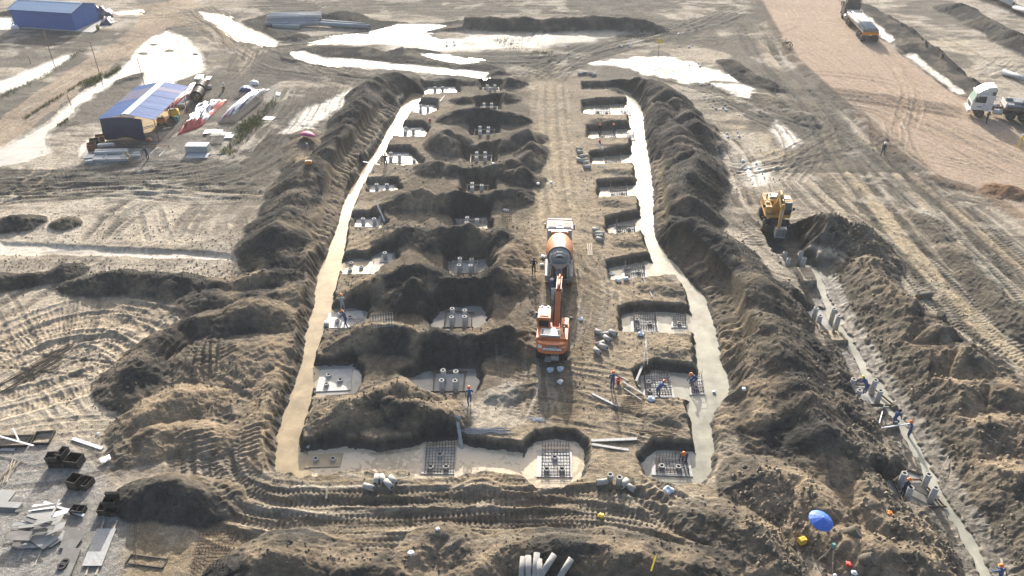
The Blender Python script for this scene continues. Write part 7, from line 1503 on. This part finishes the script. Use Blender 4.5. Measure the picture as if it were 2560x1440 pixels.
# ---- umbrella, case, tripods
p = G(2050, 1350); e = empty('umbrella', (p.x-.55, p.y+.25, p.z), 0, 'blue sun umbrella standing by the survey spot', 'umbrella'); e.rotation_euler = (.12, .16, 0)
R1 = .74; tip = Vector((0, 0, 2.05)); m = MB(); nseg = 24; prof = [(0, 2.0), (.25, 1.93), (.5, 1.83), (R1, 1.67)]
for k in range(3):
    for i in range(nseg):
        a, b = 2*math.pi*i/nseg, 2*math.pi*(i+1)/nseg; (r0_, z0_), (r1__, z1_) = prof[k], prof[k+1]; f = lambda r, z_, an, ii: (r*math.cos(an), r*math.sin(an), z_-(.02*r if ii % 2 else 0))
        m.add([f(r0_, z0_, a, i), f(r1__, z1_, a, i), f(r1__, z1_, b, i+1), f(r0_, z0_, b, i+1)], [(0, 1, 2, 3)], 0, False)
cn = m.build('canopy', M_UMB, e); cn.modifiers.new('thick', 'SOLIDIFY').thickness = .012
m = MB(); m.tube([(0, 0, -.3), (0, 0, 2.12)], .025, 8); m.build('pole', M_GALV, e)
for i in range(0, nseg, 3): m = MB(); a = 2*math.pi*i/nseg; m.bar((0, 0, 1.95), (R1*math.cos(a)*.97, R1*math.sin(a)*.97, 1.645), .01); m.build('rib', M_GALV, e)
def tripod(px, py, top, hd, label, sc=1.0, feet=None):
    p = G(px, py); e = empty('survey_tripod', p, .3, label, 'tripod', 'survey tripods')
    for k in range(3): a = k*2.094+.4; m = MB(); m.tube([(math.cos(a)*.62, math.sin(a)*.62, -.05), (math.cos(a)*.34, math.sin(a)*.34, .65), (math.cos(a)*.09, math.sin(a)*.09, top)], .03, 6); m.build('leg', M_TIMB, e)
    m = MB(); m.cyl((0, 0, top-.03), (0, 0, top+.05), .11, n=14); m.build('head_plate', M_DKST, e); m = MB(); m.box((0, 0, top+.22), (.2, .18, .32)); m.cyl((0, -.16, top+.24), (0, .16, top+.24), .06, n=12); m.build('instrument', hd, e, .02)
tripod(2068, 1412, 1.45, M_TEAL, 'survey tripod with teal instrument beside the yellow case'); tripod(772, 394, 1.4, M_GREYC, 'survey tripod on the sandy knoll below the magenta umbrella')
p = G(2004, 1358); e = empty('instrument_case', p, .35, 'yellow instrument case on the sand below the blue umbrella', 'case'); m = MB(); m.box((0, 0, .2), (.46, .36, .4)); m.build('shell', M_YEL, e, .03); m = MB(); m.box((0, 0, .3), (.47, .37, .02)); m.build('seam', M_BLKP, e); m = MB(); m.tube([(-.1, 0, .4), (-.1, 0, .46), (.1, 0, .46), (.1, 0, .4)], .015); m.build('handle', M_BLKP, e)
p = G(772, 411); e = empty('instrument_case', p, .1, 'orange instrument case on the sandy knoll', 'case'); m = MB(); m.box((0, 0, .2), (.7, .42, .4)); m.build('shell', M_ORG, e, .04); m = MB(); m.box((0, 0, .41), (.5, .3, .03)); m.build('lid_pad', M_TIMB, e)
p = G(768, 350); e = empty('umbrella', (p.x, p.y, p.z), 0, 'magenta umbrella tilted on the pale tracks', 'umbrella'); e.rotation_euler = (-.35, .15, 0); m = MB(); m.lathe([(0, 1.1), (.5, .98), (.9, .72), (1.05, .5)], (0, 0, 0), (0, 0, 1), 16); cn = m.build('canopy', M_PINK, e); cn.modifiers.new('thick', 'SOLIDIFY').thickness = .012; m = MB(); m.tube([(0, 0, -.3), (0, 0, 1.2)], .025, 6); m.build('pole', M_GALV, e)
bag(2122, 1415, 'red bag beside the white-helmeted surveyor', sc=.9).data = (lambda me: (me.materials.clear(), me.materials.append(M_RED), me)[2])(bag_mesh(71, .1)); bag(2223, 1285, 'orange scrap on the right trench rim', sc=.8).data = (lambda me: (me.materials.clear(), me.materials.append(M_ORG), me)[2])(bag_mesh(72, .1))
plank((2507, 1446), (2498, 1405), .12, .06, M_TIMB, 'pale board standing at the lower end of the narrow trench', lift=.3); plank((2195, 1066), (2208, 1020), .07, .07, M_WHITE, 'white upright batten leaning beside the narrow trench', lift=.3)
plank((2350, 1183), (2368, 1148), .06, .06, M_TIMB, 'thin stake beside the narrow trench water', lift=.2); plank((2228, 1215), (2262, 1190), .08, .05, M_TIMB, 'thin board crossing the trench frame', lift=.5)

# ---- clods of earth and grass
def clods(name, label, n, areas, smin, smax, mt, seed):
    r_ = random.Random(seed); m = MB()
    for _ in range(n):
        (x0, y0), (x1, y1), wd = r_.choice(areas); t = r_.random(); x, y = x0+(x1-x0)*t+r_.gauss(0, wd), y0+(y1-y0)*t+r_.gauss(0, wd)*.6
        p = P(x, y); p.z = zat(p.x, p.y); s = smin+(smax-smin)*r_.random()**2.5
        if p.z < WL+.03: continue
        vs = [Vector((a, b, c)).normalized()*s*r_.uniform(.6, 1.15) for a, b, c in ((1, 0, 0), (-1, 0, 0), (0, 1, 0), (0, -1, 0), (0, 0, .8), (0, 0, -.6), (.7, .7, .3), (-.6, .6, .3))]
        M = Matrix.Rotation(r_.uniform(0, 6), 3, 'Z'); vs = [M @ v+p+Vector((0, 0, s*.25)) for v in vs]
        m.add(vs, [(0, 6, 4), (6, 2, 4), (2, 7, 4), (7, 1, 4), (1, 3, 4), (3, 0, 4), (0, 5, 6), (6, 5, 2), (2, 5, 7), (7, 5, 1), (1, 5, 3), (3, 5, 0)])
    tag(m.build(name, mt), label, 'clods', kind='stuff')
M_CLODD = mat('dark_clod', (.085, .08, .07), .95, var=.35, scale=2); M_CLODB = mat('brown_clod', (.20, .165, .12), .95, var=.35, scale=2)
BK = [((1640, 230), (1740, 470), 55), ((1720, 470), (1890, 740), 50), ((1900, 800), (2050, 1120), 60), ((960, 200), (720, 560), 45), ((1000, 420), (1290, 420), 40), ((880, 590), (1270, 590), 40), ((850, 720), (1280, 700), 45), ((800, 850), (1300, 850), 45), ((790, 1040), (1140, 1020), 45), ((620, 1400), (1760, 1400), 60), ((200, 700), (760, 700), 25), ((340, 900), (700, 1000), 60)]
clods('earth_clods', 'dark earth clods strewn over the spoil banks', 4200, BK, .03, .13, M_CLODD, 1)
clods('earth_clods', 'brown earth clods strewn along the narrow right trench', 3600, [((2000, 700), (2250, 1300), 45), ((2120, 700), (2560, 1300), 70), ((2200, 1300), (2560, 1440), 60), ((2060, 560), (2200, 660), 30), ((1900, 1200), (2000, 1440), 60)], .03, .22, M_CLODB, 2)
clods('earth_clods', 'small crumbs of earth on the sandy ground', 4500, [((0, 760), (400, 1060), 90), ((700, 1230), (1850, 1300), 60), ((1300, 300), (1480, 1050), 50), ((1450, 250), (1650, 1050), 45), ((0, 560), (640, 600), 40), ((0, 660), (700, 680), 25), ((1800, 350), (2400, 800), 90)], .025, .11, M_CLODB, 3)
def grass(label, areas, n, seed, hmax=.5):
    r_ = random.Random(seed); m = MB()
    for _ in range(n):
        (x0, y0), (x1, y1), wd = r_.choice(areas); t = r_.random(); x, y = x0+(x1-x0)*t+r_.gauss(0, wd), y0+(y1-y0)*t+r_.gauss(0, wd)*.5
        p = P(x, y); p.z = zat(p.x, p.y)-.02
        if p.z < -.1: continue
        for k in range(4):
            a = r_.uniform(0, 6.28); hh = hmax*r_.uniform(.3, 1); w_ = .03; l = Vector((math.cos(a), math.sin(a), 0)); s = Vector((-l.y, l.x, 0))*w_; m.add([p-s, p+s, p+l*hh*.5+Vector((0, 0, hh))], [(0, 1, 2)], 0 if r_.random() < .7 else 1)
    tag(m.build('grass', [M_LEAF, M_STRAW]), label, 'grass', kind='stuff')
grass('green grass tufts on the berm between the white pools', [((215, 212), (305, 172), 6)], 900, 1, .55); grass('sparse grass along the left pool and dirt road', [((0, 245), (210, 125), 6), ((140, 312), (165, 295), 6), ((60, 300), (220, 200), 3)], 900, 2, .4); grass('weedy grass bank at the edge of the gravel yard', [((565, 385), (690, 250), 9), ((600, 330), (640, 300), 10)], 1100, 3, .5); grass('faint grass in the far field', [((1240, 95), (1300, 120), 12), ((1330, 130), (1380, 135), 6)], 400, 4, .3)

# ---- haze over the whole site
m = MB(); m.box((0, float(gY.max()+gY.min())/2, 19), (float(gX.max())*2+40, float(gY.max()-gY.min())+40, 43.5)); hz = m.build('haze', [])
hm = bpy.data.materials.new('haze'); hm.use_nodes = True; hn = hm.node_tree.nodes; hn.clear(); hv = hn.new('ShaderNodeVolumePrincipled'); ho = hn.new('ShaderNodeOutputMaterial')
hv.inputs['Color'].default_value = (.86, .90, .95, 1); hv.inputs['Density'].default_value = .00028; hv.inputs['Anisotropy'].default_value = .25
hm.node_tree.links.new(hv.outputs[0], ho.inputs['Volume']); hz.data.materials.clear(); hz.data.materials.append(hm); tag(hz, 'thin pale haze in the air over the site', 'haze', kind='stuff')
